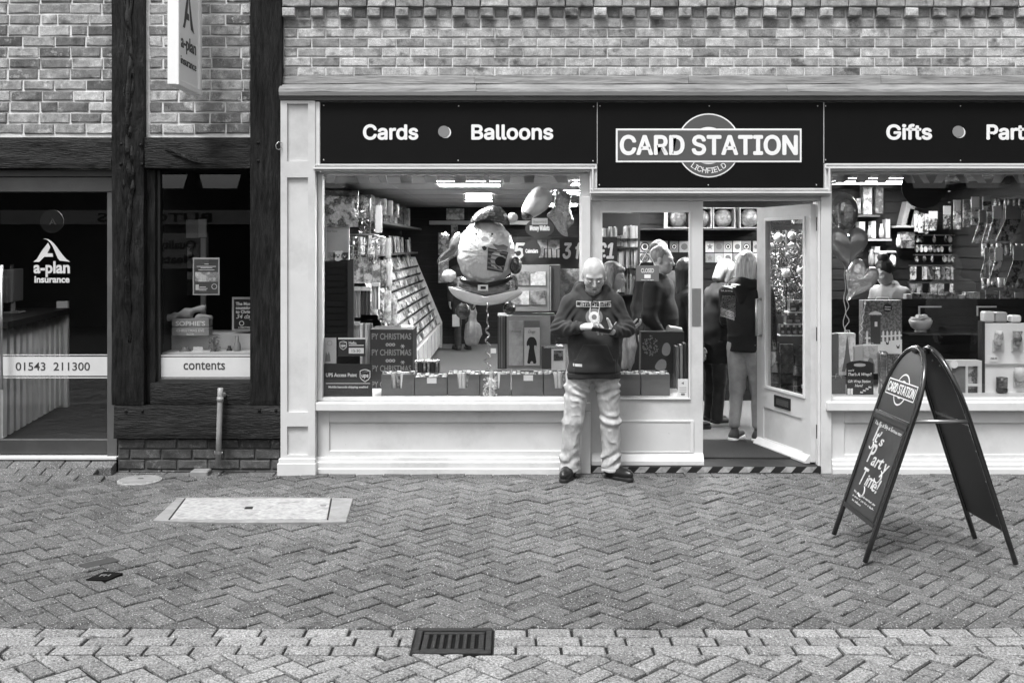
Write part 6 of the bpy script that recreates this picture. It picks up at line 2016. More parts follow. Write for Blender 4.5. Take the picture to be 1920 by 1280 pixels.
MB().tube([P(1020, 484, 1.62), P(1021, 466, 1.62), P(1034, 466, 1.62), P(1035, 484, 1.62)], 0.006, 6).tube([P(1044, 484, 1.62), P(1044, 468, 1.62), P(1052, 466, 1.62)], 0.006, 6).build('wire_hooks', IRON, label='black wire hooks in front of the wallet packs', cat='hooks')
cal = thing('calendar_rack', 'clear fronted rack of large wall calendars between balloon and bald man', 'rack', P(1000, 700, 1.1))
a, b = P(958, 583, 1.0), P(1030, 497, 1.0)
MB().box(a.x, b.x + 0.10, 1.004, 1.30, a.z, b.z).build('upper_box', mat('rack_grey', 0.09, 0.4), cal)
MB().box(a.x, b.x, 0.985, 1.0, a.z, b.z).build('upper_front', mat('rack_front', 0.34, 0.4), cal)
for i, (x0, x1, y0, y1) in enumerate(((964, 992, 509, 535), (995, 1023, 509, 535), (964, 992, 545, 571), (995, 1023, 545, 571))):
    p, q = P(x0, y1, 0.98), P(x1, y0, 0.98)
    MB().box(p.x, q.x, 0.978, 0.984, p.z, q.z).build('calendar_picture', PR_C, cal)
for i in range(4):
    p, q = P(1031 + i * 3.2, 582, 1.0), P(1033 + i * 3.2, 500, 1.0)
    MB().box(p.x, q.x, 0.99 + i * 0.02, 1.2, p.z, q.z).build('calendar_edge', (OFFW, MID, PALE, DARK)[i], cal)
a, b = P(950, 692, 0.8), P(1032, 592, 0.8)
MB().box(a.x - 0.08, b.x + 0.05, 0.815, 1.25, a.z, b.z).build('lower_box', mat('rack_dark', 0.05, 0.4), cal)
MB().box(a.x, b.x, 0.80, 0.814, a.z, b.z).build('lower_front', mat('rack_front', 0.22, 0.4), cal)
for i in range(4):
    p, q = P(935 + i * 4.3, 690, 0.78), P(938 + i * 4.3, 594, 0.78)
    MB().box(p.x, q.x, 0.78 + i * 0.008, 0.81, p.z, q.z).build('calendar_edge', (MID, MIDL, MID, DARK)[i], cal)
dogc = MB()
p, q = P(983, 685, 0.79), P(1012, 614, 0.79)
MB().box(p.x, q.x, 0.788, 0.798, p.z, q.z).build('dog_calendar', OFFW, cal)
MB().box(p.x, q.x, 0.788, 0.798, q.z + 0.002, P(983, 601, 0.79).z).build('calendar_header', MID, cal)
p2, q2 = P(954, 685, 0.79), P(981, 601, 0.79)
MB().box(p2.x, q2.x, 0.788, 0.798, p2.z, q2.z).build('flower_calendar', mat_print('flower_print', 0.42, 0.72, 7), cal)
def px_poly(mb, pts, Y, th=0.0012): return mb.prism([(P(x, y, Y).x, P(x, y, Y).z) for x, y in pts], Y - th, Y)
mb = MB()
px_poly(mb, smooth_poly([(997, 631), (1003, 633), (1007, 642), (1006, 650), (1003, 646), (1001, 650), (1003, 662), (1005, 672), (1006, 681), (1000, 682), (999, 677), (995, 677), (994, 682), (988, 681), (990, 672), (991, 660), (993, 650), (991, 646), (988, 650), (987, 642), (991, 633)], 1), 0.7875)
mb.build('dog_picture', BLACK, cal)
MB().text('Animals', P(958, 623, 0.787), w=0.09, h=0.02, depth=0.0005, shear=0.3, bold=0).text('Dogs', P(990, 624, 0.787), w=0.065, h=0.025, depth=0.0005, shear=0.3, bold=0).build('lettering', MID, cal)
ml = thing('lunch_box_set', 'dark boxed set with pale picture card below the calendars', 'box', P(1037, 700, 0.62))
p, q = P(1016, 692, 0.62), P(1056, 649, 0.62)
MB().box(p.x, q.x, 0.62, 0.78, p.z, q.z).build('box_body', mat('rack_dark', 0.05, 0.4), ml)
MB().text('CHRISTMAS LUNCH', P(1020, 652, 0.617), w=0.16, h=0.014, depth=0.0008, sans=True).build('lettering', WHITE, ml)
p, q = P(1034, 697, 0.60), P(1060, 654, 0.60)
MB().box(p.x, q.x, 0.60, 0.606, p.z, q.z).build('picture_card', OFFW, ml)
p, q = P(1038, 676, 0.597), P(1056, 657, 0.597)
MB().box(p.x, q.x, 0.597, 0.5995, p.z, q.z).build('picture', PR_D, ml)
item('pale_pack_sheet', 'pale punched packs hanging behind the bald man', 'pack', 1047, 1088, 504, 570, 1.25, 0.03, PR_L)
# foil shapes near the ceiling
fb_ = thing('foil_balloon', 'egg shaped pale foil balloon with dark bottom near the ceiling', 'balloon', P(1008, 400, 0.5))
egg = smooth_poly([(1004, 349), (1022, 352), (1036, 364), (1035, 382), (1022, 396), (1002, 408), (985, 412), (977, 402), (978, 388), (988, 368)], 2)
lens('body', egg, 0.5, 0.10, FOILL, fb_)
lens('dark_base', smooth_poly([(977, 393), (985, 398), (998, 403), (1000, 408), (988, 413), (978, 410)], 1), 0.46, 0.06, FOILD, fb_)
fw_ = thing('foil_balloon', 'silver star shaped foil balloon beside the window post', 'balloon', P(1065, 440, 0.5))
lens('body', smooth_poly([(1040, 356), (1052, 352), (1062, 362), (1073, 364), (1071, 376), (1068, 390), (1078, 415), (1070, 424), (1058, 436), (1068, 445), (1050, 440), (1034, 412), (1022, 404), (1040, 388)], 2), 0.5, 0.08, FOIL, fw_, crease=0.01)
# ---- through the fixed leaf: card stacks, badges
for k, (x0, x1, y0, y1, m) in enumerate(((1131, 1142, 426, 446, MID), (1143, 1158, 424, 446, PR_L), (1158, 1170, 440, 462, PR_M), (1171, 1196, 422, 463, PR_L), (1158, 1171, 466, 502, PR_D), (1172, 1196, 465, 502, PALE), (1160, 1172, 505, 548, OFFW), (1173, 1192, 504, 552, PR_M))):
    s_ = thing('card_stack', ('short dark stack on the upper left', 'pale stack on the upper left', 'mixed stack at mid left', 'tall pale stack at the top', 'dark stack in the middle row', 'wide grey stack in the middle row', 'white stack in the bottom row', 'mixed stack in the bottom row')[k] + ' of the card stand behind the fixed door', 'cards', P((x0 + x1) / 2, y1, 2.2), 'card stacks behind the fixed door')
    nn = max(4, int((x1 - x0) / 2.4))
    for j in range(nn):
        p, q = P(x0 + (x1 - x0) * j / nn, y1, 2.2), P(x0 + (x1 - x0) * (j + 0.8) / nn, y0 + random.uniform(0, 3), 2.2)
        MB().box(p.x, q.x, 2.2 + random.uniform(0, 0.02), 2.34, p.z, q.z).build('card', (m, PALE, MIDL, OFFW)[random.randrange(4)], s_)
cs_ = thing('card_stand', 'dark stepped card stand behind the fixed door leaf', 'stand', P(1165, 700, 2.35))
for y in (447, 464, 503, 553):
    p, q = P(1128, y + 2, 2.2), P(1198, y, 2.2)
    MB().box(p.x, q.x, 2.18, 2.45, p.z, q.z).build('shelf', DARK, cs_)
p, q = P(1126, 760, 2.46), P(1200, 400, 2.46)
MB().box(p.x, q.x, 2.46, 2.5, FZ, q.z).build('back_board', DARK, cs_)
# badges on the partition
Yb = PARY - 0.03
row_px = [(1196, 1222), (1226, 1252), (1256, 1272), (1274, 1292), (1323, 1339), (1340, 1356), (1357, 1373), (1375, 1390), (1391, 1408), (1412, 1424)]
for r, (y0, y1) in enumerate(((452, 473), (475, 492))):
    for k, (x0, x1) in enumerate(row_px):
        if r == 1 and k in (2, 3): continue
        t = thing('badge_pack', '%s badge card on the partition, number %s from the card stand' % (('upper row', 'lower row')[r], 'one two three four five six seven eight nine ten'.split()[k]), 'badge', P((x0 + x1) / 2, y1, Yb), 'badge cards on the partition')
        p, q = P(x0, y1, Yb), P(x1, y0, Yb)
        MB().box(p.x, q.x, Yb, Yb + 0.008, p.z, q.z).build('card', (PALE, OFFW, MIDL)[(k + r) % 3], t)
        c = (p + q) / 2; R_ = (q.x - p.x) * 0.34
        if k == 4:
            sp_ = [(c.x + (R_ * 1.1 if i % 2 == 0 else R_ * 0.5) * math.sin(math.pi * i / 5), c.z + (R_ * 1.1 if i % 2 == 0 else R_ * 0.5) * math.cos(math.pi * i / 5)) for i in range(10)]
            MB().prism(sp_, Yb - 0.006, Yb - 0.001).build('badge', MID, t)
        else:
            MB().disc(c.x, c.z, R_, Yb - 0.006, Yb - 0.001, 18).build('badge', (DARK, PR_D, MID, PALE)[(k * 2 + r) % 4], t)
            MB().ring(c.x, c.z, R_ * 0.5, R_ * 0.72, Yb - 0.0075, Yb - 0.0062, 18).build('badge_ring', (WHITE, MID)[(k + r) % 2], t)
MB().box(PX(1320, 3.1), PX(1432, 3.1), 3.05, PARY, PZ(431, 3.1), PZ(428, 3.1)).build('ball_shelf', DARK, label='dark shelf carrying boxed balls inside the doorway', cat='shelf')
MB().box(PX(1180, 3.1), PX(1296, 3.1), 3.05, PARY, PZ(431, 3.1), PZ(428, 3.1)).build('ball_shelf', DARK, label='dark shelf carrying a boxed ball behind the fixed leaf', cat='shelf')
for k, (x0, x1) in enumerate(((1298, 1335), (1337, 1379), (1387, 1429), (1250, 1294))):
    t = thing('boxed_ball', 'play ball in open carton on high shelf, ' + ('cut off by the door frame', 'middle one of the doorway', 'next to the open door edge', 'seen through the fixed leaf')[k], 'ball', P((x0 + x1) / 2, 428, 3.1), 'boxed balls on the high shelf')
    p, q = P(x0, 428, 3.1), P(x1, 389, 3.1)
    e = 0.012
    MB().box(p.x, p.x + e, 3.1, 3.3, p.z, q.z).build('carton_side', PALE, t); MB().box(q.x - e, q.x, 3.1, 3.3, p.z, q.z).build('carton_side', PALE, t)
    MB().box(p.x + e, q.x - e, 3.1, 3.3, p.z, p.z + e).build('carton_base', PALE, t); MB().box(p.x + e, q.x - e, 3.1, 3.3, q.z - e, q.z).build('carton_top', PALE, t); MB().box(p.x + e, q.x - e, 3.29, 3.3, p.z + e, q.z - e).build('carton_back', DARK, t)
    r_ = min(q.x - p.x, q.z - p.z) / 2 - e
    MB().ell(((p.x + q.x) / 2, 3.18, p.z + e + r_), (r_, r_, r_), 24, 14).build('ball', mat_print('ball_print', 0.12, 0.42, 11, 0.3), t, smooth=True)
# closed sign and sticker on the fixed leaf
cl = thing('closed_sign', 'grey hanging door sign reading closed on a string', 'sign', P(1214, 527, 0.05))
p, q = P(1192.5, 527, 0.048), P(1235.5, 498, 0.048)
MB().box(p.x, q.x, 0.048, 0.0535, p.z, q.z).build('board', mat('sign_grey', 0.15, 0.5), cl, bev=0.001)
mb = MB().text('CLOSED', P(1214, 511, 0.047), w=24 / 233.0, h=0.033, bold=0.005, depth=0.0008, align='c')
mb.box(PX(1208, 0.047), PX(1220, 0.047), 0.0462, 0.0476, PZ(521.5, 0.047), PZ(514.5, 0.047)).text('Please Call Again', P(1214, 525.5, 0.047), w=0.10, h=0.008, bold=0.01, depth=0.0006, align='c')
mb.build('lettering', WHITE, cl)
MB().tube([P(1198, 498.5, 0.05), P(1214, 470, 0.05), P(1229, 498.5, 0.05)], 0.0022, 5).build('string', OFFW, cl)
MB().ell(P(1214, 470, 0.05), (0.014, 0.006, 0.014), 10, 6).build('sucker', mat('sucker', 0.3, 0.2), cl)
ct = thing('contactless_sticker', 'small white payment sticker low on the fixed leaf glass', 'sticker', P(1280, 746, 0.05))
p, q = P(1271, 745.5, 0.0525), P(1290, 710, 0.0525)
MB().box(p.x, q.x, 0.0515, 0.0538, p.z, q.z).build('sheet', OFFW, ct)
mb = MB()
c = P(1280, 718, 0.05)
mb.prism([(c.x - 0.012, c.z), (c.x + 0.01, c.z + 0.012), (c.x + 0.01, c.z - 0.012)], 0.0502, 0.0512)
for y in (726, 730, 734): mb.box(PX(1274, 0.05), PX(1287, 0.05), 0.0502, 0.0512, PZ(y + 0.8, 0.05), PZ(y, 0.05))
mb.box(PX(1277, 0.05), PX(1284, 0.05), 0.0502, 0.0512, PZ(741, 0.05), PZ(737, 0.05))
mb.build('print', MID, ct)
# gift bag with tree picture behind the fixed leaf
gb = thing('gift_bag', 'large dark gift bag with round tree picture behind the fixed door', 'bag', P(1245, 700, 0.75))
p, q = P(1202, 700, 0.8), P(1283, 622, 0.8)
MB().box(p.x, q.x, 0.8, 0.95, p.z, q.z).build('bag_body', DARK, gb)
mb = MB()
for _ in range(90):
    a = random.uniform(0, 6.28); r_ = math.sqrt(random.random())
    c = P(1220 + 15 * r_ * math.cos(a), 648 + 19 * r_ * math.sin(a), 0.797)
    mb.disc(c.x, c.z, random.uniform(0.004, 0.009), 0.7965, 0.799, 6)
mb.build('tree_picture', MIDL, gb)
mb = MB()
px_poly(mb, smooth_poly([(1243, 645), (1252, 641), (1258, 650), (1256, 664), (1248, 668), (1240, 662)], 2), 0.7975)
px_poly(mb, smooth_poly([(1226, 690), (1232, 678), (1240, 672), (1250, 676), (1249, 692), (1238, 695)], 2), 0.7972)
mb.build('picture', PALE, gb)
for j in range(3):
    MB().box(PX(1268 + j * 7, 0.6), PX(1273 + j * 7, 0.6), 0.6, 0.75, PZ(742 - j * 16, 0.6), PZ(650 - j * 3, 0.6)).build('paper_roll_box', (MID, MIDL, DARK)[j], label='%s leaning sheet pack beside the tree gift bag' % ('darkish', 'paler', 'darkest')[j], cat='pack')
# ---- seen through the open door glass
tinsel('mass of tinsel garlands hung inside behind the open door glass', 1436, 1512, 432, 585, 1.75, 2400, TIN, dep=0.25, nm='tinsel_garland', sz=0.015)
tinsel('darker tinsel tufts hung below the garlands', 1440, 1508, 480, 590, 1.62, 900, FOILD, dep=0.2, nm='tinsel_garland', sz=0.015)
for k, (cx, cy, r_) in enumerate(((1485, 442, 8), (1484, 460, 6), (1444, 463, 8), (1474, 512, 9), (1500, 508, 7), (1460, 446, 9))):
    q = P(cx, cy, 1.6); s_ = (CAM_D + 1.6) / F_PX
    t = thing('bauble', 'pale bauble among the tinsel garlands, ' + ('top by the door stile', 'below the top one', 'by the glass edge', 'large one at mid height', 'near the hinge side', 'upper middle')[k], 'bauble', q, 'baubles among the tinsel')
    MB().ell(q, (r_ * s_,) * 3, 14, 9).build('globe', FOILL, t, smooth=True)
    MB().tube([q + Vector((0, 0, r_ * s_)), q + Vector((0, 0, r_ * s_ + 0.02))], 0.01, 8).build('cap', STEEL, t)
item('cracker_pack', 'pack high behind the open door glass', 'pack', 1490, 1512, 400, 419, 1.7, 0.1, PACK)
n_ = 0
for r, (y0, y1, xs) in enumerate(((563, 584, (1488, 1504)), (587, 606, (1481, 1496, 1511)), (609, 627, (1468, 1479, 1490, 1501)))):
    for k, x in enumerate(xs):
        w = 13 if r < 2 else 9.5
        t = thing('light_set_box', 'dark boxed light set, %s row, %s from the glass edge' % (('top', 'middle', 'bottom')[r], ('first', 'second', 'third', 'fourth')[k]), 'box', P(x, y1, 1.35), 'boxed light sets behind the door glass')
        p, q = P(x - w / 2, y1, 1.35), P(x + w / 2, y0, 1.35)
        MB().box(p.x, q.x, 1.35, 1.45, p.z, q.z).build('box_body', PR_D, t)
        MB().box(p.x + 0.005, p.x + 0.025, 1.346, 1.349, q.z - 0.02, q.z).build('price_tag', WHITE, t)
        MB().box(p.x + 0.01, q.x - 0.012, 1.347, 1.349, p.z + 0.012, p.z + 0.035).build('print', PALE, t)
    p, q = P(1462 if r == 2 else 1478, y1 + 3, 1.34), P(1515, y1 + 0.5, 1.34)
    MB().box(p.x, q.x, 1.33, 1.5, p.z, q.z).build('wire_shelf', WHITE, label='white shelf edge under the %s row of boxed light sets' % ('top', 'middle', 'bottom')[r], cat='shelf')
for r in range(5):
    for c_ in range(3):
        x0 = 1437 + c_ * 26; y0 = 642 + r * 19 + c_ * 3
        item('wrap_pack', 'dark pack of wrapping sheets, row %s, %s of three behind the door glass' % ('one two three four five'.split()[r], ('first', 'second', 'third')[c_]), 'pack', x0 + 1, x0 + 25, y0, y0 + 17.5, 1.25 + 0.03 * c_, 0.06, mat_print('wrap_print', 0.03, 0.14, 30, 0.35), 'packs of wrapping sheets behind the door glass', bev=0.004)

# ---- more stock hung along the near end of the side wall
for k, (x0, x1, y0, y1, Y, m) in enumerate(((716, 724, 372, 402, 1.9, PR_L), (726, 736, 376, 404, 2.3, OFFW), (738, 748, 382, 408, 2.7, PR_M), (714, 722, 444, 480, 1.7, PR_L), (723, 733, 446, 484, 2.0, OFFW), (702, 712, 490, 528, 1.5, PR_L), (713, 724, 488, 540, 1.7, FP), (725, 735, 492, 536, 1.9, OFFW), (698, 708, 545, 590, 1.35, OFFW), (709, 720, 548, 600, 1.5, FP), (721, 733, 545, 604, 1.65, PR_L), (688, 697, 540, 590, 1.2, FP), (734, 744, 560, 610, 1.9, PR_L))):
    foil_bag('hanging pack near the rack end, ' + ('small pale one by the ceiling', 'white one by the ceiling', 'mixed one by the ceiling', 'narrow pale one below the shelf', 'white one below the shelf', 'pale one at mid height', 'shiny one at mid height', 'white one at mid height', 'white one above the lettered stand', 'shiny one above the lettered stand', 'wide printed one above the lettered stand', 'shiny one by the gift tags', 'printed one beside the first tier')[k], x0, x1, y0, y1, Y, m, puff=0.015, nm='hanging_pack', grp='packs hung near the rack end', cat='pack')
# ---- bunting along the heads of both windows: added flags stand in for mirrored sky
def mirrored_sky(label, pts, Y):
    t = thing('mirrored_sky', label, 'mirrored_sky', P(sum(p[0] for p in pts) / len(pts), 345, Y), 'flags added for mirrored sky along the window heads')
    MB().tube([P(p[0], 327, Y) for p in (pts[0], pts[-1])], 0.004, 5).build('added_cord', PALE, t)
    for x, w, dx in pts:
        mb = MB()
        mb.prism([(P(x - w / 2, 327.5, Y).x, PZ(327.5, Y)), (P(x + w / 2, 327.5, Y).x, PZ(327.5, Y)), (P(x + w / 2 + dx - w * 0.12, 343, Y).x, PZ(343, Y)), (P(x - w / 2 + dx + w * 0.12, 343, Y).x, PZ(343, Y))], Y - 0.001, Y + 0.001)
        mb.build('sky_patch', PALE, t)
mirrored_sky('pale flags added for mirrored sky along the head of the wide window', [(622, 18, -4), (678, 26, 6), (716, 16, 4), (762, 26, 0), (808, 26, 0), (860, 28, 4), (912, 10, 3), (950, 14, 0), (992, 22, 0), (1048, 26, 8)], 0.16)
mirrored_sky('pale flags added for mirrored sky along the head of the window with heart balloons', [(1584, 24, -10), (1622, 26, -10), (1660, 24, -8), (1700, 20, 8), (1728, 14, 10), (1768, 20, -10), (1800, 18, 10), (1830, 20, 12), (1876, 22, -8), (1908, 20, 8)], 0.16)
# ------------------------------------------------------------------ right window stock
Yr = 0.95
bd = MB().box(PX(1559, Yr), IX1, Yr, Yr + 0.03, PZ(760, Yr), PZ(563, Yr)).build('window_back', SLAT, label='dark slatted low backing board behind the right window display', cat='display board')
for k in range(11):
    z = PZ(745 - k * 17, Yr)
    MB().box(PX(1559, Yr), IX1, Yr - 0.012, Yr - 0.001, z, z + 0.072).build('slat', SLAT, bd)
MB().box(PX(1562), IX1, 0.09, 0.9, PZ(756), PZ(748.5)).build('window_bed', PAINT, label='display board inside the window with the heart balloons', cat='shelf')
# counter girl
shopper('young woman with dark hair bun and pale top bending over the counter', (PX(1672, 2.2), 2.2, FZ), -55, 1.62, top=mat('pale_tee', 0.22, 0.85, 0.1, 12), hair='bun', hairm=HAIRD, arms=('bent', 'bent'), lean=8, head=(16, 0, -10), sleeves=False, group='shoppers inside the card shop')
# shelves of the partition on the right
for k, (x0, x1, y, d) in enumerate(((1600, 1650, 403, 0.22), (1628, 1672, 448, 0.22), (1680, 1735, 423, 0.25), (1640, 1680, 470, 0.2))):
    p = P(x0, y, PARY - d)
    MB().box(PX(x0, PARY - d), PX(x1, PARY - d), PARY - d, PARY, p.z - 0.02, p.z).build('partition_shelf', (DARK, MIDL, MIDL, PALE)[k], label=('dark shelf with tower of boxes', 'white shelf with bottle boxes', 'pale shelf with leaning boards', 'short white shelf behind the bent woman')[k] + ' on the right partition', cat='shelf')
for k, (x0, x1, y0, y1, m) in enumerate(((1619, 1635, 351, 402, PR_M), (1642, 1656, 350, 400, PR_D), (1606, 1614, 372, 400, PR_D), (1611, 1622, 416, 448, MIDL), (1626, 1635, 424, 447, MID), (1635, 1642, 415, 446, PALE), (1648, 1658, 420, 446, MIDL), (1661, 1669, 411, 446, MIDL), (1628, 1640, 468, 500, MID), (1641, 1650, 462, 497, MIDL), (1668, 1680, 472, 500, PR_L), (1690, 1715, 435, 450, PR_M), (1690, 1715, 451, 465, PR_D), (1680, 1690, 440, 463, PALE))):
    lab = ('striped tower of boxes', 'darker tower of boxes', 'thin dark box', 'white bottle box', 'round shouldered bottle', 'slim white box', 'faceted pale vase', 'tall slim white box', 'low pale jar', 'slim box near the bun', 'speckled jar', 'upper small crate', 'lower small crate', 'pale figurine')[k] + ' on the right partition shelves'
    if k in (4, 6, 8, 10, 13):
        q = P((x0 + x1) / 2, y1, PARY - 0.15); s_ = (CAM_D + PARY) / F_PX; r_ = (x1 - x0) / 2 * s_; h = (y1 - y0) * s_
        MB().lathe([(r_ * 0.7, q.z), (r_, q.z + h * 0.25), (r_ * 0.95, q.z + h * 0.6), (r_ * 0.5, q.z + h * 0.85), (r_ * 0.55, q.z + h)], q.x, q.y, 12).build('ornament', m, label=lab, cat='ornament', smooth=True)
    else:
        item('gift_box', lab, 'gift box', x0, x1, y0, y1, PARY - 0.18, 0.12, m)
for k in range(5):
    t = P(1690 + k * 9, 422, PARY - 0.2)
    M = Matrix.Translation(t) @ Matrix.Rotation(math.radians(14), 4, 'Y')
    MB(M).box(0, 0.05 + 0.05 * (k == 0), 0, 0.15, 0, (0.27, 0.19, 0.17, 0.15, 0.13)[k]).build('leaning_board', (MID, DARK, MID, PR_D, MIDL)[k], label='%s leaning board on the pale partition shelf' % ('tall grey', 'dark', 'mid grey', 'printed', 'small pale')[k], cat='board')
# hook rows of small packs on the partition
for r, (y0, y1, x0, x1) in enumerate(((443, 455, 1718, 1818), (462, 473, 1716, 1838), (480, 491, 1716, 1840), (500, 524, 1708, 1838), (532, 560, 1706, 1850))):
    MB().box(PX(x0 - 4, PARY - 0.08), PX(x1 + 4, PARY - 0.08), PARY - 0.09, PARY - 0.075, PZ(y0 - 1, PARY - 0.08), PZ(y0 - 3.5, PARY - 0.08)).build('hook_rail', STEEL, label='steel hook rail, %s of five on the partition' % ('top', 'second', 'third', 'fourth', 'bottom')[r], cat='rail')
    x = x0
    pro = {}
    while x < x1:
        w = random.uniform(6, 10) if r < 3 else random.uniform(9, 15)
        if random.random() < 0.86:
            p, q = P(x, y1, PARY - 0.12), P(x + w * 0.8, y0, PARY - 0.12)
            mm = (PACK, PR_D, PR_M, PR_L)[random.randrange(4)]
            mb = MB()
            if r < 3:
                c = (p + q) / 2
                mb.disc(c.x, c.z, (q.x - p.x) / 2, c.y, c.y + 0.02, 12, (q.z - p.z) / 2).box(c.x - 0.004, c.x + 0.004, c.y + 0.002, c.y + 0.018, q.z - 0.002, q.z + 0.02)
            else:
                mb.box(p.x, q.x, p.y, p.y + 0.03, p.z, q.z).box(p.x, q.x, p.y - 0.003, p.y - 0.0005, q.z - 0.03, q.z)
            mb.build('hanging_pack', mm, label='small hanging pack in the %s hook row of the partition' % ('top', 'second', 'third', 'fourth', 'bottom')[r], cat='pack', group='packs in the %s hook row' % ('top', 'second', 'third', 'fourth', 'bottom')[r])
        x += w
# larger packs hung on the side wall
for k, (x0, x1, y0, y1, Y, sl_) in enumerate(((1769, 1783, 386, 429, 2.9, 0), (1788, 1802, 375, 430, 2.75, 0), (1806, 1820, 374, 426, 2.6, 0), (1821, 1836, 369, 422, 2.5, 0), (1843, 1858, 368, 394, 2.3, 0), (1836, 1850, 394, 456, 2.2, -12), (1851, 1866, 397, 455, 2.0, -10), (1862, 1878, 386, 450, 1.9, -10), (1886, 1915, 386, 452, 1.6, -16), (1846, 1853, 464, 520, 1.9, -8), (1855, 1864, 464, 524, 1.8, 0), (1866, 1880, 464, 528, 1.7, -10), (1900, 1920, 460, 535, 1.5, -12), (1848, 1870, 545, 562, 1.6, 0), (1875, 1900, 545, 562, 1.5, 0), (1742, 1758, 396, 432, 3.1, -4), (1903, 1920, 548, 576, 1.35, 0))):
    t = thing('hanging_bag', 'glossy hanging bag on the side wall, %s' % ('plain pale one by the black disc', 'tall one beside the plain one', 'third in the top row', 'fourth in the top row', 'short one near the ceiling', 'slanting one under the short one', 'crumpled slanting one', 'long slanting one', 'broad dark one at the picture edge', 'narrow slanting one in the lower row', 'dark narrow one in the lower row', 'white striped one in the lower row', 'big black and white one at the edge', 'flat pack above the board', 'second flat pack above the board', 'short one on the partition', 'spotted one at the bottom edge')[k], 'bag', P((x0 + x1) / 2, y1, Y), 'glossy bags on the side wall')
    p, q = P(x0, y1, Y), P(x1, y0, Y)
    dx = math.tan(math.radians(sl_)) * (q.z - p.z)
    zm = p.z + (q.z - p.z) * 0.62
    mb = MB()
    def quad3(z0, z1, o0, o1, m):
        mb.mat(m).add([(p.x + o0, Y, z0), (q.x + o0, Y, z0), (q.x + o1, Y, z1), (p.x + o1, Y, z1), (p.x + o0, Y + 0.008, z0), (q.x + o0, Y + 0.008, z0), (q.x + o1, Y + 0.008, z1), (p.x + o1, Y + 0.008, z1)], [(0, 1, 2, 3), (4, 7, 6, 5), (0, 3, 7, 4), (1, 5, 6, 2), (3, 2, 6, 7), (0, 4, 5, 1)])
    quad3(p.z, zm, dx, 0, 0)
    mb.build('bag_body', (PACK, FP, PR_F, FP)[k % 4], t)
    mb = MB(); mb.c = 0
    quad3(zm + 0.001, q.z, 0, 0, 0)
    mb.build('header', (PALE, MIDL, PR_M, OFFW)[k % 4], t)
# fuller stock along the side wall: short bags on hooks, boxed packs on the counter edge
rw_ = random.Random(11)
for r, (y0, y1, x0, x1, Y0, Y1) in enumerate(((440, 458, 1822, 1850, 2.9, 2.5), (455, 478, 1842, 1918, 2.3, 1.5), (520, 541, 1842, 1918, 2.2, 1.5), (400, 436, 1716, 1742, 3.2, 3.1), (372, 392, 1866, 1918, 2.2, 1.5))):
    nm_ = ('by the hook rows', 'under the slanting bags', 'above the flat packs', 'by the leaning boards', 'under the ceiling at the edge')[r]
    x = x0
    k = 0
    while x < x1:
        w = rw_.uniform(7, 12)
        Y = Y0 + (Y1 - Y0) * (x - x0) / (x1 - x0)
        foil_bag('small hanging packet in the row ' + nm_, x, x + w * 0.85, y0 + rw_.uniform(0, 3), y1 + rw_.uniform(-3, 3), Y, (FP, PACK, PR_L, PR_M)[rw_.randrange(4)], puff=0.01, nm='hanging_packet', grp='packets in the row ' + nm_, cat='pack')
        x += w
x = 1700
k = 0
while x < 1836:
    w = rw_.uniform(10, 17)
    item('counter_pack', 'low pack along the counter edge behind the bowl', 'pack', x, x + w * 0.9, 551 + rw_.uniform(-4, 3), 565, 1.05, 0.08, (PACK, PR_L, PR_M, FP)[rw_.randrange(4)], 'packs along the counter edge')
    x += w
dk = P(1732, 350, 1.2)
MB().disc(dk.x, dk.z, 0.20, 1.2, 1.215, 36).build('hanging_disc', mat('disc_dark', 0.008, 0.6), label='large dark round sign hung below the ceiling panel', cat='sign')
# heart balloons
def heart_pts(cx, cy, w, h, ang=0, n=44):
    out = []
    for i in range(n):
        t = 2 * math.pi * i / n
        x = 16 * math.sin(t) ** 3 / 16.0; y = (13 * math.cos(t) - 5 * math.cos(2 * t) - 2 * math.cos(3 * t) - math.cos(4 * t)) / 15.0
        c, s_ = math.cos(ang), math.sin(ang)
        out.append((cx + w / 2 * (x * c) + h / 2 * (y * s_), cy - h / 2 * y * c + w / 2 * x * s_))
    return out
hb = []
for k, (pts, Y, m, lab) in enumerate(((heart_pts(1588, 460, 80, 84, 0.0), 0.40, mat_foil('heart_grey', 0.42, 0.16, 0.4, 8, 0.02, 0.5), 'grey heart shaped foil balloon, middle of three'), (heart_pts(1612, 523, 62, 84, 0.5), 0.48, mat_foil('heart_light', 0.7, 0.2, 0.9, 12, 0.03, 0.6), 'tilted shiny heart foil balloon, lowest of three'), (ovalpts(1583, 398, 26, 36, 40), 0.46, FOILM, 'oval foil balloon above the hearts'))):
    t = thing('foil_balloon', lab, 'balloon', P(pts[0][0], max(p[1] for p in pts), Y))
    lens('body', pts, Y, 0.085, m, t, n_in=9)
    c = (sum(p[0] for p in pts) / len(pts), max(p[1] for p in pts))
    MB().tube([P(c[0] + (10 if k == 1 else 2), c[1] - 2, Y), P(c[0] + (10 if k == 1 else 2), c[1] + 5, Y)], [0.006, 0.014], 8).build('neck', m, t)
    rp = []
    for i in range(26):
        u = i / 25
        rp.append(P(c[0] + 2 + (3 if k else 5) * math.sin(i * 1.1) * u + (8 if k == 1 else 0) * (1 - u) - 2 * u, c[1] + 4 + (628 - c[1]) * u, Y - 0.02))
    MB().tube(rp, 0.0035, 5).build('ribbon', OFFW, t, smooth=True)
lens('bright_panel', ovalpts(1590, 398, 12, 24, 26), 0.40, 0.04, FOIL, t)
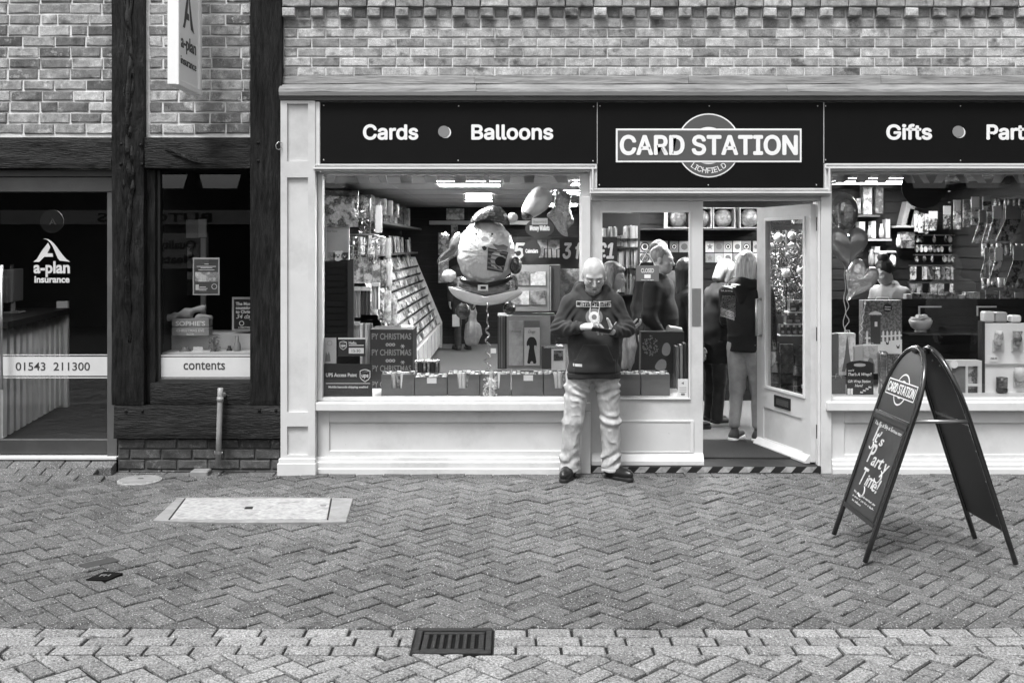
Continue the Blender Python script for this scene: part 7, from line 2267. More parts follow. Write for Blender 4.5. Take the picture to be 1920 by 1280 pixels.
# gift bags
def gift_bag(label, px0, px1, pyt, pyb, Y, m, side=None, sm=None, dep=0.1):
    t = thing('gift_bag', label, 'bag', P((px0 + px1) / 2, pyb, Y), 'gift bags in the right window')
    p, q = P(px0, pyb, Y), P(px1, pyt, Y)
    MB().box(p.x, q.x, Y, Y + dep, p.z, q.z).build('front', m, t)
    if side:
        s0 = P(side, pyb, Y)
        MB().prism([(s0.x, p.z), (p.x - 0.002, p.z), (p.x - 0.002, q.z), (s0.x, q.z - 0.01)], Y + 0.012, Y + dep).build('gusset', sm or MIDL, t)
    mb = MB().tube([(p.x + (q.x - p.x) * 0.3, Y + 0.003, q.z - 0.02), (p.x + (q.x - p.x) * 0.35, Y, q.z + 0.025), (p.x + (q.x - p.x) * 0.65, Y, q.z + 0.025), (p.x + (q.x - p.x) * 0.7, Y + 0.003, q.z - 0.02)], 0.003, 5)
    mb.build('handle', OFFW, t)
    return t, p, q
t, p, q = gift_bag('tall gift bag printed with a pointed tower', 1573, 1604, 625, 703, 0.42, mat_print('tower_paper', 0.45, 0.75, 30), 1556, MID)
mb = MB(); c = (p.x + q.x) / 2; h = q.z - p.z
mb.prism([(c - 0.045, p.z + 0.03), (c - 0.018, p.z + h * 0.5), (c - 0.006, p.z + h * 0.85), (c, p.z + h * 0.95), (c + 0.006, p.z + h * 0.85), (c + 0.018, p.z + h * 0.5), (c + 0.045, p.z + 0.03), (c + 0.02, p.z + 0.03), (c, p.z + h * 0.25), (c - 0.02, p.z + 0.03)], 0.4175, 0.4195)
mb.build('tower_print', MID, t)
gift_bag('plain dark gift bag lying under the tower bag', 1558, 1586, 706, 747, 0.30, mat('bag_grey', 0.12, 0.5), None)
t, p, q = gift_bag('pale gift bag with a deer drawing', 1619, 1646, 648, 700, 0.36, mat_print('deer_paper', 0.45, 0.8, 26), 1604, PALE)
mb = MB()
px_poly(mb, [(1628, 698), (1629, 684), (1627, 676), (1631, 670), (1636, 672), (1640, 684), (1640, 698), (1637, 698), (1636, 688), (1632, 688), (1631, 698)], 0.3585)
mb.build('deer_print', MID, t)
# big bag with pillar box picture and white fence
t, p, q = gift_bag('big snowy picture bag with pillar box and white picket fence', 1618, 1691, 563, 664, 0.60, mat_print('night_sky', 0.10, 0.42, 60), None)
YY = 0.5985
mb = MB(); px_poly(mb, [(1618, 645), (1691, 636), (1691, 664), (1618, 664)], YY); mb.build('snow_print', WHITE, t)
mb = MB()
for k in range(9):
    x = 1624 + k * 7.6
    if 1631 < x < 1652: continue
    px_poly(mb, [(x, 646), (x, 622), (x + 1.6, 619.5), (x + 3.4, 622), (x + 3.4, 646)], YY - 0.0006)
px_poly(mb, [(1652, 629), (1691, 627), (1691, 630), (1652, 632)], YY - 0.002); px_poly(mb, [(1622, 632), (1632, 632), (1632, 635), (1622, 635)], YY - 0.002)
mb.build('fence_print', WHITE, t)
mb = MB(); px_poly(mb, [(1633, 645), (1632, 592), (1651, 592), (1651, 645)], YY - 0.003); mb.build('pillar_box_print', mat('pillar', 0.06, 0.4), t)
mb = MB(); px_poly(mb, [(1628, 590), (1632, 586), (1642, 583), (1651, 586), (1654, 590)], YY - 0.004); px_poly(mb, [(1640, 603), (1645, 603), (1645, 612), (1640, 612)], YY - 0.005); mb.build('snow_cap_print', WHITE, t)
c = P(1664, 577, YY); MB().disc(c.x, c.z, 0.038, YY - 0.004, YY - 0.001, 22).build('tag_disc', BLACK, t)
MB().text('Season', (c.x, YY - 0.0045, c.z + 0.003), w=0.052, h=0.012, depth=0.0005, shear=0.2, align='c').text('Wishes', (c.x, YY - 0.0045, c.z - 0.018), w=0.05, h=0.012, depth=0.0005, shear=0.2, align='c').build('tag_lettering', WHITE, t)
mb = MB()
for x, y in ((1664, 643), (1684, 650)):
    px_poly(mb, [(x - 4, y - 4), (x, y), (x + 3, y - 5), (x + 2, y + 3), (x - 2, y + 3)], YY - 0.002)
mb.build('bird_print', DARK, t)
# chalkboard
cbd = thing('chalkboard', 'small black tabletop chalkboard with handwritten white lettering', 'chalkboard', P(1612, 748, 0.26))
Yc = 0.26
mb = MB()
px_poly(mb, [(1587, 741), (1637, 741), (1637, 681), (1630, 677.5), (1612, 675.5), (1594, 677.5), (1587, 681)], Yc + 0.012, 0.012)
mb.build('board', BLACK, cbd)
c = P(1612, 684, Yc); 
mb = MB(); px_poly(mb, smooth_poly([(1601, 681), (1623, 681), (1623, 687), (1601, 687)], 2), Yc - 0.0005); mb.build('handle_slot', PALE, cbd)
p, q = P(1586, 748, Yc), P(1638, 741.5, Yc)
MB().box(p.x, q.x, Yc - 0.02, Yc + 0.03, p.z, q.z).build('base', mat('pale_wood', 0.4, 0.6, 0.1, 10, stretch=(1, 8, 8)), cbd)
mb = MB()
mb.text("we'll", P(1590, 696, Yc - 0.001), w=0.05, h=0.016, depth=0.0008, shear=0.2, bold=0.0)
mb.text("That's A Wrap!!", P(1590, 704, Yc - 0.001), w=0.195, h=0.024, depth=0.0008, shear=0.25, bold=0.012)
mb.text("Gift Wrap Station", P(1590, 717, Yc - 0.001), w=0.185, h=0.022, depth=0.0008, shear=0.25, bold=0.008)
mb.text("Here!", P(1603, 725, Yc - 0.001), w=0.065, h=0.022, depth=0.0008, shear=0.25, bold=0.008)
a, b = P(1589, 739, Yc), P(1599, 728, Yc)
mb.box(a.x, (a.x + b.x) / 2 - 0.002, Yc - 0.0018, Yc - 0.0002, a.z, b.z).box((a.x + b.x) / 2 + 0.002, b.x, Yc - 0.0018, Yc - 0.0002, a.z, b.z)
for k in range(8):
    c = P(1614 + k * 2.6, 735 - k * 1.6 + (k % 2) * 2, Yc)
    mb.ring(c.x, c.z, 0.003, 0.007, Yc - 0.0018, Yc - 0.0002, 8)
mb.build('lettering', WHITE, cbd)
# bottle bag
s_ = (CAM_D + 0.3) / F_PX
c = P(1655, 742, 0.32)
h = (742 - 658) * s_; r_ = 8.6 * s_
MB().lathe([(r_ * 0.9, c.z), (r_, c.z + 0.02), (r_ * 1.02, c.z + h * 0.5), (r_ * 1.12, c.z + h * 0.92), (r_ * 1.05, c.z + h * 0.97), (r_ * 0.75, c.z + h), (r_ * 0.6, c.z + h * 0.97)], c.x, c.y, 20).build('bottle_bag', FOILM, smooth=True, label='tall shiny cylindrical bottle bag beside the chalkboard', cat='bag')
item('sparkly_bag', 'dark sparkly bag behind the bottle bag', 'bag', 1664, 1690, 664, 742, 0.50, 0.08, mat_print('sparkle', 0.02, 0.35, 90))
# bowl on a small shelf
bw2 = thing('bowl', 'white bowl heaped with pale crumpled tissue on the ledge', 'bowl', P(1726, 622, 0.7))
c = P(1726, 622, 0.72); s_ = (CAM_D + 0.72) / F_PX
MB().lathe([(11 * s_, c.z), (11 * s_, c.z + 2 * s_), (9 * s_, c.z + 3 * s_), (17 * s_, c.z + 9 * s_), (20.5 * s_, c.z + 17 * s_), (21 * s_, c.z + 22 * s_), (19.5 * s_, c.z + 22 * s_), (16 * s_, c.z + 12 * s_)], c.x, c.y, 28).build('bowl_body', mat('bowl_glaze', 0.45, 0.3), bw2, smooth=True)
for k in range(7):
    MB().ell((c.x + random.uniform(-13, 13) * s_, c.y + random.uniform(-8, 8) * s_, c.z + (23 + random.uniform(-2, 4)) * s_), (8 * s_, 8 * s_, 6 * s_), 8, 6).jit(0.006).build('tissue', OFFW, bw2)
MB().box(PX(1700, 0.72), PX(1850, 0.72), 0.62, 0.94, PZ(626.5, 0.72), PZ(623.2, 0.72)).build('ledge', DARK, label='dark glossy ledge carrying the white bowl', cat='shelf')
for k, (x0, x1) in enumerate(((1722, 1765), (1831, 1868))):
    a, b = P(x0, 575, 0.93), P(x1, 575, 0.93)
    MB().box(a.x, b.x, 0.925, 0.935, a.z - 0.006, a.z + 0.006).box(a.x, a.x + 0.014, 0.9255, 0.9345, PZ(592, 0.93), a.z - 0.0065).build('corner_bracket', WHITE, label='white right-angled bracket ' + ('behind the bowl', 'beside the grey sweatshirt')[k], cat='bracket')
# passer-by on the pavement beyond the picture edge, seen only as a reflection in the glass
pz, Tz, _ = shopper('passer-by in pale grey sweatshirt mirrored in the window beside the white display board', (5.05, -3.4, 0), 172, 1.70, top=mat('grey_sweatshirt', 0.5, 0.9, 0.15, 12), bottom=DENIMD, hair='short', hairm=HAIRM, arms=('down', 'down'), build=1.15, group='passers-by on the pavement')
# gift set box
gs = thing('gift_set', 'white window box gift set with three cut-out openings', 'gift set', P(1810, 747, 0.36))
p, q = P(1780, 746, 0.36), P(1840, 676, 0.36)
MB().box(p.x, q.x, 0.366, 0.46, p.z, q.z).build('box_body', OFFW, gs)
mb = MB()
xs = [p.x, PX(1783.5, 0.36), PX(1810, 0.36), PX(1814, 0.36), PX(1833, 0.36), q.x]
zA = [p.z, PZ(740, 0.36), PZ(723.5, 0.36), PZ(719.5, 0.36), PZ(686, 0.36), q.z]
mb.box(xs[0], xs[5], 0.35, 0.365, zA[0], zA[1]).box(xs[0], xs[5], 0.35, 0.365, zA[4], zA[5]).box(xs[0], xs[1], 0.35, 0.365, zA[1], zA[4]).box(xs[2], xs[3], 0.35, 0.365, zA[1], zA[4]).box(xs[4], xs[5], 0.35, 0.365, zA[1], zA[4]).box(xs[3], xs[4], 0.35, 0.365, zA[2], zA[3])
mb.build('front_frame', OFFW, gs)
MB().box(xs[1], xs[2], 0.3655, 0.3658, zA[1], zA[4]).build('cloth', mat('set_cloth', 0.16, 0.8, 0.2, 10, 0.6, 30), gs)
MB().box(xs[3], xs[4], 0.3655, 0.3658, zA[3], zA[4]).build('toy_insert', PR_M, gs)
MB().box(xs[3], xs[4], 0.3655, 0.3658, zA[1], zA[2]).build('small_insert', PR_D, gs)
c = P(1789, 683, 0.35); MB().disc(c.x, c.z, 0.032, 0.346, 0.349, 20).build('round_label', WHITE, gs)
# plug-in light display board
pd = thing('display_unit', 'white two tier display board with plug-in scent lamps', 'display unit', P(1885, 747, 0.30))
p, q = P(1845, 747, 0.40), P(1990, 606, 0.40)
MB().box(p.x, q.x, 0.40, 0.44, p.z, q.z).build('board', WHITE, pd)
MB().box(p.x, q.x, 0.385, 0.3985, PZ(684, 0.39), PZ(681.5, 0.39)).build('divider', PALE, pd)
MB().box(PX(1839.5, 0.4), p.x - 0.001, 0.38, 0.46, p.z, PZ(602, 0.4)).build('edge_strip', DARK, pd)
pi = P(1864, 672, 0.395)
MB().box(PX(1855, 0.39), PX(1872, 0.39), 0.392, 0.398, PZ(678, 0.39), PZ(667.5, 0.39)).build('price_card', WHITE, pd)
MB().text('£25.99', P(1863.5, 673.5, 0.391), w=0.055, h=0.014, depth=0.0006, align='c').build('price_lettering', DARK, pd)
for k, (x, y, kind) in enumerate(((1872, 640, 0), (1907, 640, 1), (1877, 718, 2), (1911, 708, 3))):
    t = thing('plug_in_lamp', ('mosaic bottle shaped', 'flared patterned', 'dark glass tumbler', 'white bulbous')[k] + ' plug-in lamp on the white display board', 'lamp', P(x, y + 18, 0.35), 'plug-in lamps on the display board')
    c = P(x, y, 0.36)
    if kind != 2:
        a, b = P(x - 11, y + 19, 0.393), P(x + 11, y - 3, 0.393)
        MB().box(a.x, b.x, 0.388, 0.399, a.z, b.z).build('socket_plate', OFFW, t, bev=0.003)
        MB().ell((c.x, 0.37, c.z - 0.045), (0.025, 0.03, 0.028), 12, 8).build('plug', PALE, t, smooth=True)
        prof = [(0.022, c.z - 0.03), (0.034, c.z + 0.0), (0.036, c.z + 0.045), (0.030, c.z + 0.085), (0.026, c.z + 0.088)] if kind == 0 else [(0.02, c.z - 0.03), (0.036, c.z + 0.02), (0.028, c.z + 0.055), (0.040, c.z + 0.085), (0.036, c.z + 0.086)] if kind == 1 else [(0.018, c.z - 0.03), (0.045, c.z + 0.02), (0.05, c.z + 0.05), (0.035, c.z + 0.085), (0.0, c.z + 0.09)]
        MB().lathe(prof, c.x, 0.35, 16).build('shade', (PR_L, PR_M, PALE, OFFW)[k], t, smooth=True)
    else:
        MB().lathe([(0.044, c.z - 0.07), (0.046, c.z - 0.045), (0.042, c.z - 0.043)], c.x, 0.345, 20).build('base', BLACK, t)
        MB().lathe([(0.042, c.z - 0.042), (0.045, c.z + 0.05), (0.041, c.z + 0.05), (0.038, c.z - 0.03)], c.x, 0.345, 20).build('shade', PR_D, t, smooth=True)
        MB().box(c.x - 0.02, c.x + 0.02, 0.37, 0.399, c.z - 0.06, c.z - 0.02).build('plug', BLACK, t)
for k, (x0, x1, y0, y1) in enumerate(((1846, 1866, 584, 604), (1868, 1890, 585, 604), (1897, 1916, 591, 604))):
    item('scent_pot', ('plain pale pot', 'mottled rounded pot', 'low white box')[k] + ' on top of the white display board', 'pot', x0, x1, y0, y1, 0.40, 0.09, (OFFW, PALE, WHITE)[k], bev=0.012)
# ------------------------------------------------------------------ shoppers
shopper('fair haired woman seen beside the bald man, pale scarf over her arm', (PX(1148, 0.75), 0.75, FZ), 75, 1.60, top=mat('mid_coat', 0.08, 0.9, 0.2), bottom=DENIMD, hair='bob', hairm=mat_hair('light_brown_hair', 0.10, 0.34), arms=('bent', 'down'), head=(8, 0, 0))
scf = Fig(0.008)
scf.cap((0, 0, 0), (0.02, 0, -0.18), 0.02, 0.036, 0.02).cap((0.02, 0, -0.18), (-0.005, 0.01, -0.40), 0.036, 0.012, 0.02).cap((-0.03, 0.01, -0.02), (-0.045, 0.01, -0.36), 0.022, 0.026, 0.015)
scf.build('scarf', mat('pale_scarf', 0.26, 0.9, 0.4, 16, stretch=(3, 3, 0.6)), None, Matrix.Translation(P(1182, 608, 0.42)), fold_disp(0.016, (14, 14, 4), 1.0), label='pale draped scarf hanging behind the bald man', cat='scarf')
shopper('grey haired man in dark zip fleece holding a pale paper roll', (PX(1240, 1.25), 1.25, FZ), 62, 1.74, top=BLACKC, bottom=DENIMD, hair='short', hairm=HAIRG, arms=('low', 'down'), head=(6, 0, 8), build=1.08)
q = P(1262, 618, 0.85)
MB().tube([q + Vector((-0.05, -0.02, 0.01)), q + Vector((0.07, 0.03, -0.012))], 0.032, 14).build('paper_roll', OFFW, label='short pale roll held by the man in the fleece', cat='roll')
shopper('dark haired man standing behind the grey haired man', (PX(1238, 2.1), 2.1, FZ), 20, 1.80, top=mat('grey_jacket', 0.03, 0.9), hair='short', hairm=HAIRM, arms=('down', 'down'))
shopper('dark haired woman in dark coat cut off by the fixed leaf frame', (PX(1290, 1.7), 1.7, FZ), 110, 1.62, top=BLACKC, hair='long', hairm=HAIRD, coat=True)
shopper('woman with pale bob in dark coat and dark jeans in the doorway', (PX(1340, 1.9), 1.9, FZ), 105, 1.62, top=BLACKC, bottom=DENIMD, hair='bob', hairm=mat_hair('pale_bob', 0.16, 0.46), arms=('bent', 'bent'), lean=9, head=(16, 0, 0), coat=True, shoes=(mat('trainer_dark', 0.05, 0.6), WHITE), build=1.05)
lady, Tl, _w = shopper('blonde woman in black printed hoodie, light rolled jeans and trainers', (PX(1401, 1.05), 1.05, FZ), 142, 1.69, top=mat('black_hoodie', 0.011, 0.9, 0.2, 12), bottom=DENIML, build=1.08, hair='long', hairm=HAIRB, arms=('down', 'reach'), head=(8, 0, 12), shoes=(mat('trainer_knit', 0.05, 0.7), WHITE), ankle=True, step=0.05)
# back print and hood
hdm = [c for c in lady.children if c.name.startswith('top')][0]
bl_ = bvh_of(hdm)
mb = MB()
def line(s_, px, py, wpx, cap):
    mb.text(s_, P(px, py, 0.6), w=wpx * (CAM_D + 0.9) / F_PX, h=cap * (CAM_D + 0.9) / F_PX, bold=0.01, depth=0.00005)
line('LOFE', 1373, 541, 26, 7); line('SUITE', 1374, 551, 18, 2.6); line('TOUR', 1377, 603, 8, 3)
for k in range(17):
    line(''.join(random.choice('nmeuoaisrt ') for _ in range(13)), 1376, 560 + k * 2.45, 20, 1.3)
onto(mb, bl_, 0.004).build('back_print', OFFW, hdm)
hf = Fig(0.008)
hf.cap((-0.09, 0.06, 1.43), (0.09, 0.06, 1.43), 0.06, k=0.05).cap((0, 0.11, 1.42), (0, 0.12, 1.30), 0.09, 0.04, 0.05)
hf.build('hood', mat('black_hoodie', 0.011, 0.9), hdm, Tl)
cust, Tc, wr = shopper('customer in dark clothes at the far end of the aisle with carrier bag', (PX(868, 9.2), 9.2, FZ), 200, 1.7, top=BLACKC, bottom=BLACKC, hair='short', hairm=HAIRD, arms=('down', 'down'), vox=0.012)
cbg = Fig(0.01)
cbg.cap((0, 0, -0.10), (0, 0, -0.42), 0.05, 0.13, 0.04, 0.5).cap((0, 0, -0.42), (0, 0, -0.55), 0.13, 0.12, 0.04, 0.5)
cbg.cap((-0.05, 0, 0.0), (-0.04, 0, -0.16), 0.012, 0.02, 0.03).cap((0.05, 0, 0.0), (0.04, 0, -0.16), 0.012, 0.02, 0.03)
cbg.build('carrier_bag', mat('thin_plastic', 0.22, 0.3, 0.3, 20), None, Matrix.Translation(P(886, 575, 8.95)), fold_disp(0.014, (14, 14, 5), 1.0), label='pale crumpled carrier bag held by the far customer', cat='bag')
item('bottle_bag', 'pale bottle shaped pack hanging at the far end of the aisle', 'bag', 848, 861, 590, 612, 8.6, 0.08, PALE)
# ------------------------------------------------------------------ insurance office interior
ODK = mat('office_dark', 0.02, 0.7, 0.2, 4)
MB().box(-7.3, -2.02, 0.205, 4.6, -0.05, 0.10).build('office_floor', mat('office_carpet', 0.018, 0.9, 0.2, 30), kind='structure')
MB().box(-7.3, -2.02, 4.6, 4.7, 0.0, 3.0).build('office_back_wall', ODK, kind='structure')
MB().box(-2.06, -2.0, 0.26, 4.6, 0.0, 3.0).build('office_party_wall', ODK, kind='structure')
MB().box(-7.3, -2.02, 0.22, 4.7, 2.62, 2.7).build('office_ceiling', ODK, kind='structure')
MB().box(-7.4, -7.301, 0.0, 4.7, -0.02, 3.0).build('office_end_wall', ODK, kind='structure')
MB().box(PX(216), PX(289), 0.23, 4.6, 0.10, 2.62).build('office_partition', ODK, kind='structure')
oc = thing('reception_counter', 'reception counter faced with white upright slats inside the office door', 'counter', (PX(60, 1.2), 1.2, 0.1))
A, B = Vector((PX(4, 0.75), 0.75, 0)), Vector((PX(112, 2.6), 2.6, 0))
for k in range(11):
    c = A.lerp(B, k / 10)
    u = (B - A).normalized(); nrm = Vector((u.y, -u.x, 0))
    M = Matrix(((u.x, nrm.x, 0, c.x), (u.y, nrm.y, 0, c.y), (0, 0, 1, 0), (0, 0, 0, 1)))
    MB(M).box(-0.06, 0.05, 0.0, 0.025, 0.14, 1.08).build('slat', mat('counter_slat', 0.8, 0.5), oc)
M = Matrix(((u.x, nrm.x, 0, A.x), (u.y, nrm.y, 0, A.y), (0, 0, 1, 0), (0, 0, 0, 1)))
MB(M).box(-0.1, (B - A).length + 0.1, -0.5, 0.08, 1.09, 1.15).build('counter_top', BLACK, oc)
MB(M).box(-0.1, (B - A).length + 0.06, -0.06, -0.02, 0.12, 1.085).build('backing', BLACK, oc)
MB(M).box((B - A).length + 0.07, (B - A).length + 0.14, -0.05, 0.06, 0.1, 1.22).build('end_post', OFFW, oc)
olt = thing('added_office_light', 'unseen lit ceiling panel placed to light the counter slats', 'ceiling light', (-3.75, 1.2, 2.58))  # hidden panel added in front of the counter to light its slats
MB().box(-4.1, -3.4, 0.9, 1.5, 2.585, 2.615).build('frame', WHITE, olt)
MB().box(-4.07, -3.43, 0.93, 1.47, 2.575, 2.584).build('diffuser', mat_emit('added_office_diffuser', 12.0), olt)
of_ = P(97, 415, 1.0)
t = thing('round_hanger', 'dark round hanging sign with small letter A inside the office door', 'sign', of_)
MB().disc(of_.x, of_.z, 0.105, 1.0, 1.012, 30).build('disc', mat('hanger_dark', 0.06, 0.5), t)
mb = MB(); a_logo(mb, of_.x + 0.01, of_.z - 0.03, 0.07, 0.06, 0.998); mb.build('logo', PALE, t)
for k, tt in enumerate((0.25, 0.62)):
    c = A.lerp(B, tt) - nrm * 0.25
    t = thing('monitor', ('nearer', 'farther')[k] + ' dark computer monitor on the reception counter', 'monitor', (c.x, c.y, 1.152))
    M2 = Matrix(((u.x, nrm.x, 0, c.x), (u.y, nrm.y, 0, c.y), (0, 0, 1, 0), (0, 0, 0, 1)))
    MB(M2).box(-0.12, 0.12, -0.08, 0.08, 1.152, 1.165).build('foot', MID, t)
    MB(M2).box(-0.02, 0.02, -0.015, 0.015, 1.165, 1.30).build('stem', MID, t)
    MB(M2).box(-0.26, 0.26, -0.02, 0.02, 1.26, 1.58).build('screen_case', mat('monitor_grey', 0.08, 0.4), t, bev=0.006)
# office window display
t = thing('tall_display', 'tall cardboard leaflet display tower in the office window', 'display stand', P(355, 610, 0.8))
for x0, x1, y0, y1, m in ((326, 336, 415, 600, OFFW), (327, 372, 412, 446, PALE), (371, 386, 411, 445, OFFW), (376, 385, 446, 600, PALE)):
    a, b = P(x0, y1, 0.8), P(x1, y0, 0.8)
    MB().box(a.x, b.x, 0.8 + 0.004 * (x0 % 3), 0.83, a.z, b.z).build('panel', m, t)
for k in range(12):
    a, b = P(338 + (k % 3) * 12, 470 + (k // 3) * 22 + 18 - (k % 2) * 4, 0.83), P(347 + (k % 3) * 12, 470 + (k // 3) * 22 - 12, 0.83)
    MB().box(a.x, b.x, 0.835, 0.86, a.z, b.z).build('leaflet', (MID, PR_M, DARK, MIDL)[k % 4], t)
wpn = thing('window_poster', 'dark framed notice with round emblems stuck in the office window', 'poster', P(387, 553, 0.12))
Yq = 0.115
a, b = P(361.5, 553, Yq), P(411.5, 483, Yq)
MB().box(a.x, b.x, Yq, Yq + 0.006, a.z, b.z).build('frame', PALE, wpn)
a2, b2_ = P(364, 550.5, Yq), P(409, 486, Yq)
MB().box(a2.x, b2_.x, Yq - 0.002, Yq - 0.0003, a2.z, b2_.z).build('sheet', mat('notice_dark', 0.07, 0.4), wpn)
mb = MB()
for y, w in ((495, 8), (499.5, 36), (502, 22), (506, 30), (538, 12), (541, 18), (544, 14)):
    p = P(387 if y < 530 else 380, y, Yq - 0.003); w_ = w / 232.0
    mb.box(p.x - w_ / 2, p.x + w_ / 2, Yq - 0.0032, Yq - 0.0022, p.z - 0.003, p.z + 0.003)
for x, y in ((373, 517), (402, 537)):
    p = P(x, y, Yq); mb.ring(p.x, p.z, 0.018, 0.023, Yq - 0.0042, Yq - 0.0034, 20)
p = P(370, 538, Yq); mb.box(p.x - 0.013, p.x + 0.013, Yq - 0.0032, Yq - 0.0022, p.z - 0.025, p.z + 0.02)
mb.build('lettering', OFFW, wpn)
a, b = P(366, 528, Yq - 0.002), P(409, 510, Yq - 0.002)
MB().box(a.x, b.x, Yq - 0.0032, Yq - 0.0022, a.z, b.z).build('photo', PR_L, wpn)
cd_ = thing('countdown_board', 'framed black board with white countdown lettering in the office window', 'sign', P(455, 622, 0.5))
a, b = P(435, 620, 0.5), P(500, 557, 0.5)
MB().box(a.x, b.x, 0.5, 0.52, a.z, b.z).build('frame', PALE, cd_)
MB().box(a.x + 0.018, b.x - 0.018, 0.495, 0.4995, a.z + 0.018, b.z - 0.018).build('board', BLACK, cd_)
mb = MB()
for s_, y, h in (('The Moritz', 572, 0.026), ('countdown', 579.5, 0.026), ('to Christmas', 587, 0.026)):
    mb.text(s_, P(442, y, 0.494), h=h, bold=0.03, depth=0.0008)
mb.text('34 days', P(443, 597, 0.494), h=0.036, bold=0.0, shear=0.3, depth=0.0008)
p = P(453, 606, 0.494); mb.ring(p.x, p.z, 0.016, 0.021, 0.493, 0.4945, 18)
mb.text('CHRISTMAS', P(447, 615, 0.494), h=0.013, bold=0.0, shear=0.2, depth=0.0008)
mb.build('lettering', WHITE, cd_)
item('cloth_table', 'white cloth covered table end in the office window', 'table', 291, 471, 627, 668, 0.42, 0.5, OFFW)
xb = thing('gift_crate', 'pale lettered wooden gift crate with a soft toy in the office window', 'crate', P(357, 630, 0.30))
a, b = P(322, 629, 0.30), P(392, 597, 0.30)
zm = a.z + (b.z - a.z) * 0.52
CR = mat('crate_grey', 0.30, 0.6, 0.1, 10)
MB().box(a.x, b.x, 0.30, 0.40, a.z, zm - 0.003).build('plank', CR, xb, bev=0.002); MB().box(a.x, b.x, 0.30, 0.40, zm + 0.003, b.z).build('plank', CR, xb, bev=0.002)
MB().text("SOPHIE'S", P(357, 610.5, 0.2985), w=55 / 226.0, h=0.038, bold=0.015, depth=0.001, align='c').text('CHRISTMAS EVE', P(357, 622, 0.2985), w=52 / 226.0, h=0.022, bold=0.01, depth=0.001, align='c').text('BOX', P(357, 628.5, 0.2985), w=14 / 226.0, h=0.018, bold=0.01, depth=0.001, align='c').build('lettering', WHITE, xb)
toy = Fig(0.006)
q = P(350, 588, 0.34)
toy.ell((0, 0, 0), (0.06, 0.05, 0.045), 0.02).cap((0.03, 0, 0.02), (0.13, 0, 0.045), 0.022, 0.03, 0.02).cap((-0.02, 0, 0.0), (-0.10, -0.01, -0.02), 0.022, 0.03, 0.02).ell((-0.14, -0.01, -0.03), (0.06, 0.03, 0.03), 0.02).cap((0.1, 0, -0.03), (0.2, 0, -0.03), 0.03, 0.02, 0.02)
toy.build('soft_toy', mat('toy_plush', 0.32, 0.95, 0.25, 14, 0.5, 100), None, Matrix.Translation(q), fold_disp(0.01, (16, 16, 16), 0), label='floppy eared pale soft toy lying on the lettered crate', cat='toy')
for k, (x0, x1, y0, y1, m) in enumerate(((293, 306, 645, 664, DARK), (362, 380, 650, 664, OFFW), (335, 360, 651, 664, MID), (437, 452, 630, 664, MIDL), (424, 436, 648, 664, DARK))):
    Yq = 0.20 + 0.02 * k
    lab = ('round dark badge card', 'small white framed card', 'dark rounded ornament', 'corked clear bottle', 'dark little basket')[k] + ' along the office window ledge'
    if k in (2, 3, 4):
        q = P((x0 + x1) / 2, y1, Yq + 0.04); s_ = (CAM_D + Yq) / F_PX; r_ = (x1 - x0) / 2 * s_; h = (y1 - y0) * s_
        MB().lathe([(r_ * 0.9, q.z), (r_, q.z + h * 0.4), (r_ * 0.8, q.z + h * 0.6), (r_ * 0.5, q.z + h * 0.72), (r_ * 0.5, q.z + h)], q.x, q.y, 14).build('ornament', m, label=lab, cat='ornament', smooth=True)
    else:
        item('ledge_card', lab, 'card', x0, x1, y0, y1, Yq, 0.01, m)
tinsel('small twiggy festive sprig on the office window ledge', 392, 412, 632, 664, 0.24, 90, MID, dep=0.06, nm='sprig', sz=0.022, cat='plant')
MB().box(PX(291), PX(471), 0.16, 0.40, PZ(672), PZ(665)).build('office_ledge', OFFW, label='white display ledge inside the office window', cat='shelf')
shopper('person in dark quilted jacket added behind the office window display, standing for a mirrored passer-by', (PX(330, 1.6), 1.6, 0.1), 30, 1.68, top=mat('quilted', 0.03, 0.4, 0.1, 10), hair='short', hairm=HAIRM, group='figures standing for reflections')  # figure added indoors in place of a reflection from the street
# ------------------------------------------------------------------ pavement A-board
ab = thing('pavement_sign', 'black tubular A-board with arched top and handwritten chalk panel on the pavement', 'a-board', (2.42, -2.2, 0))
TUBE = mat('black_tube', 0.012, 0.22, 0.1, 10, coat=0.6)
def leaf(xf, xt, yn, yf_, zt, name):
    """arched leaf: feet at x=xf, apex at x=xt; spans yn (near) .. yf_ (far)"""
    ax = Vector((xt - xf, 0, zt)); Lg = ax.length; up = ax / Lg
    hw = (yf_ - yn) / 2; ym = (yn + yf_) / 2
    def pt(s_, v, off=0.0):
        nrm = Vector((up.z, 0, -up.x))
        return Vector((xf, ym, 0)) + Vector((0, s_, 0)) + up * v + nrm * off
    path = [pt(-hw, 0.02)]
    va = Lg - 0.42
    for i in range(1, 6): path.append(pt(-hw, va * i / 5))
    for i in range(1, 20):
        a = math.pi * i / 20
        path.append(pt(-hw * math.cos(a), va + 0.42 * math.sin(a) ** 0.85))
    for i in range(5, -1, -1): path.append(pt(hw, max(0.02, va * i / 5)))
    MB().tube(path, 0.0155, 10).build('tube_frame', TUBE, ab, smooth=True)
    return pt, hw, va, Lg
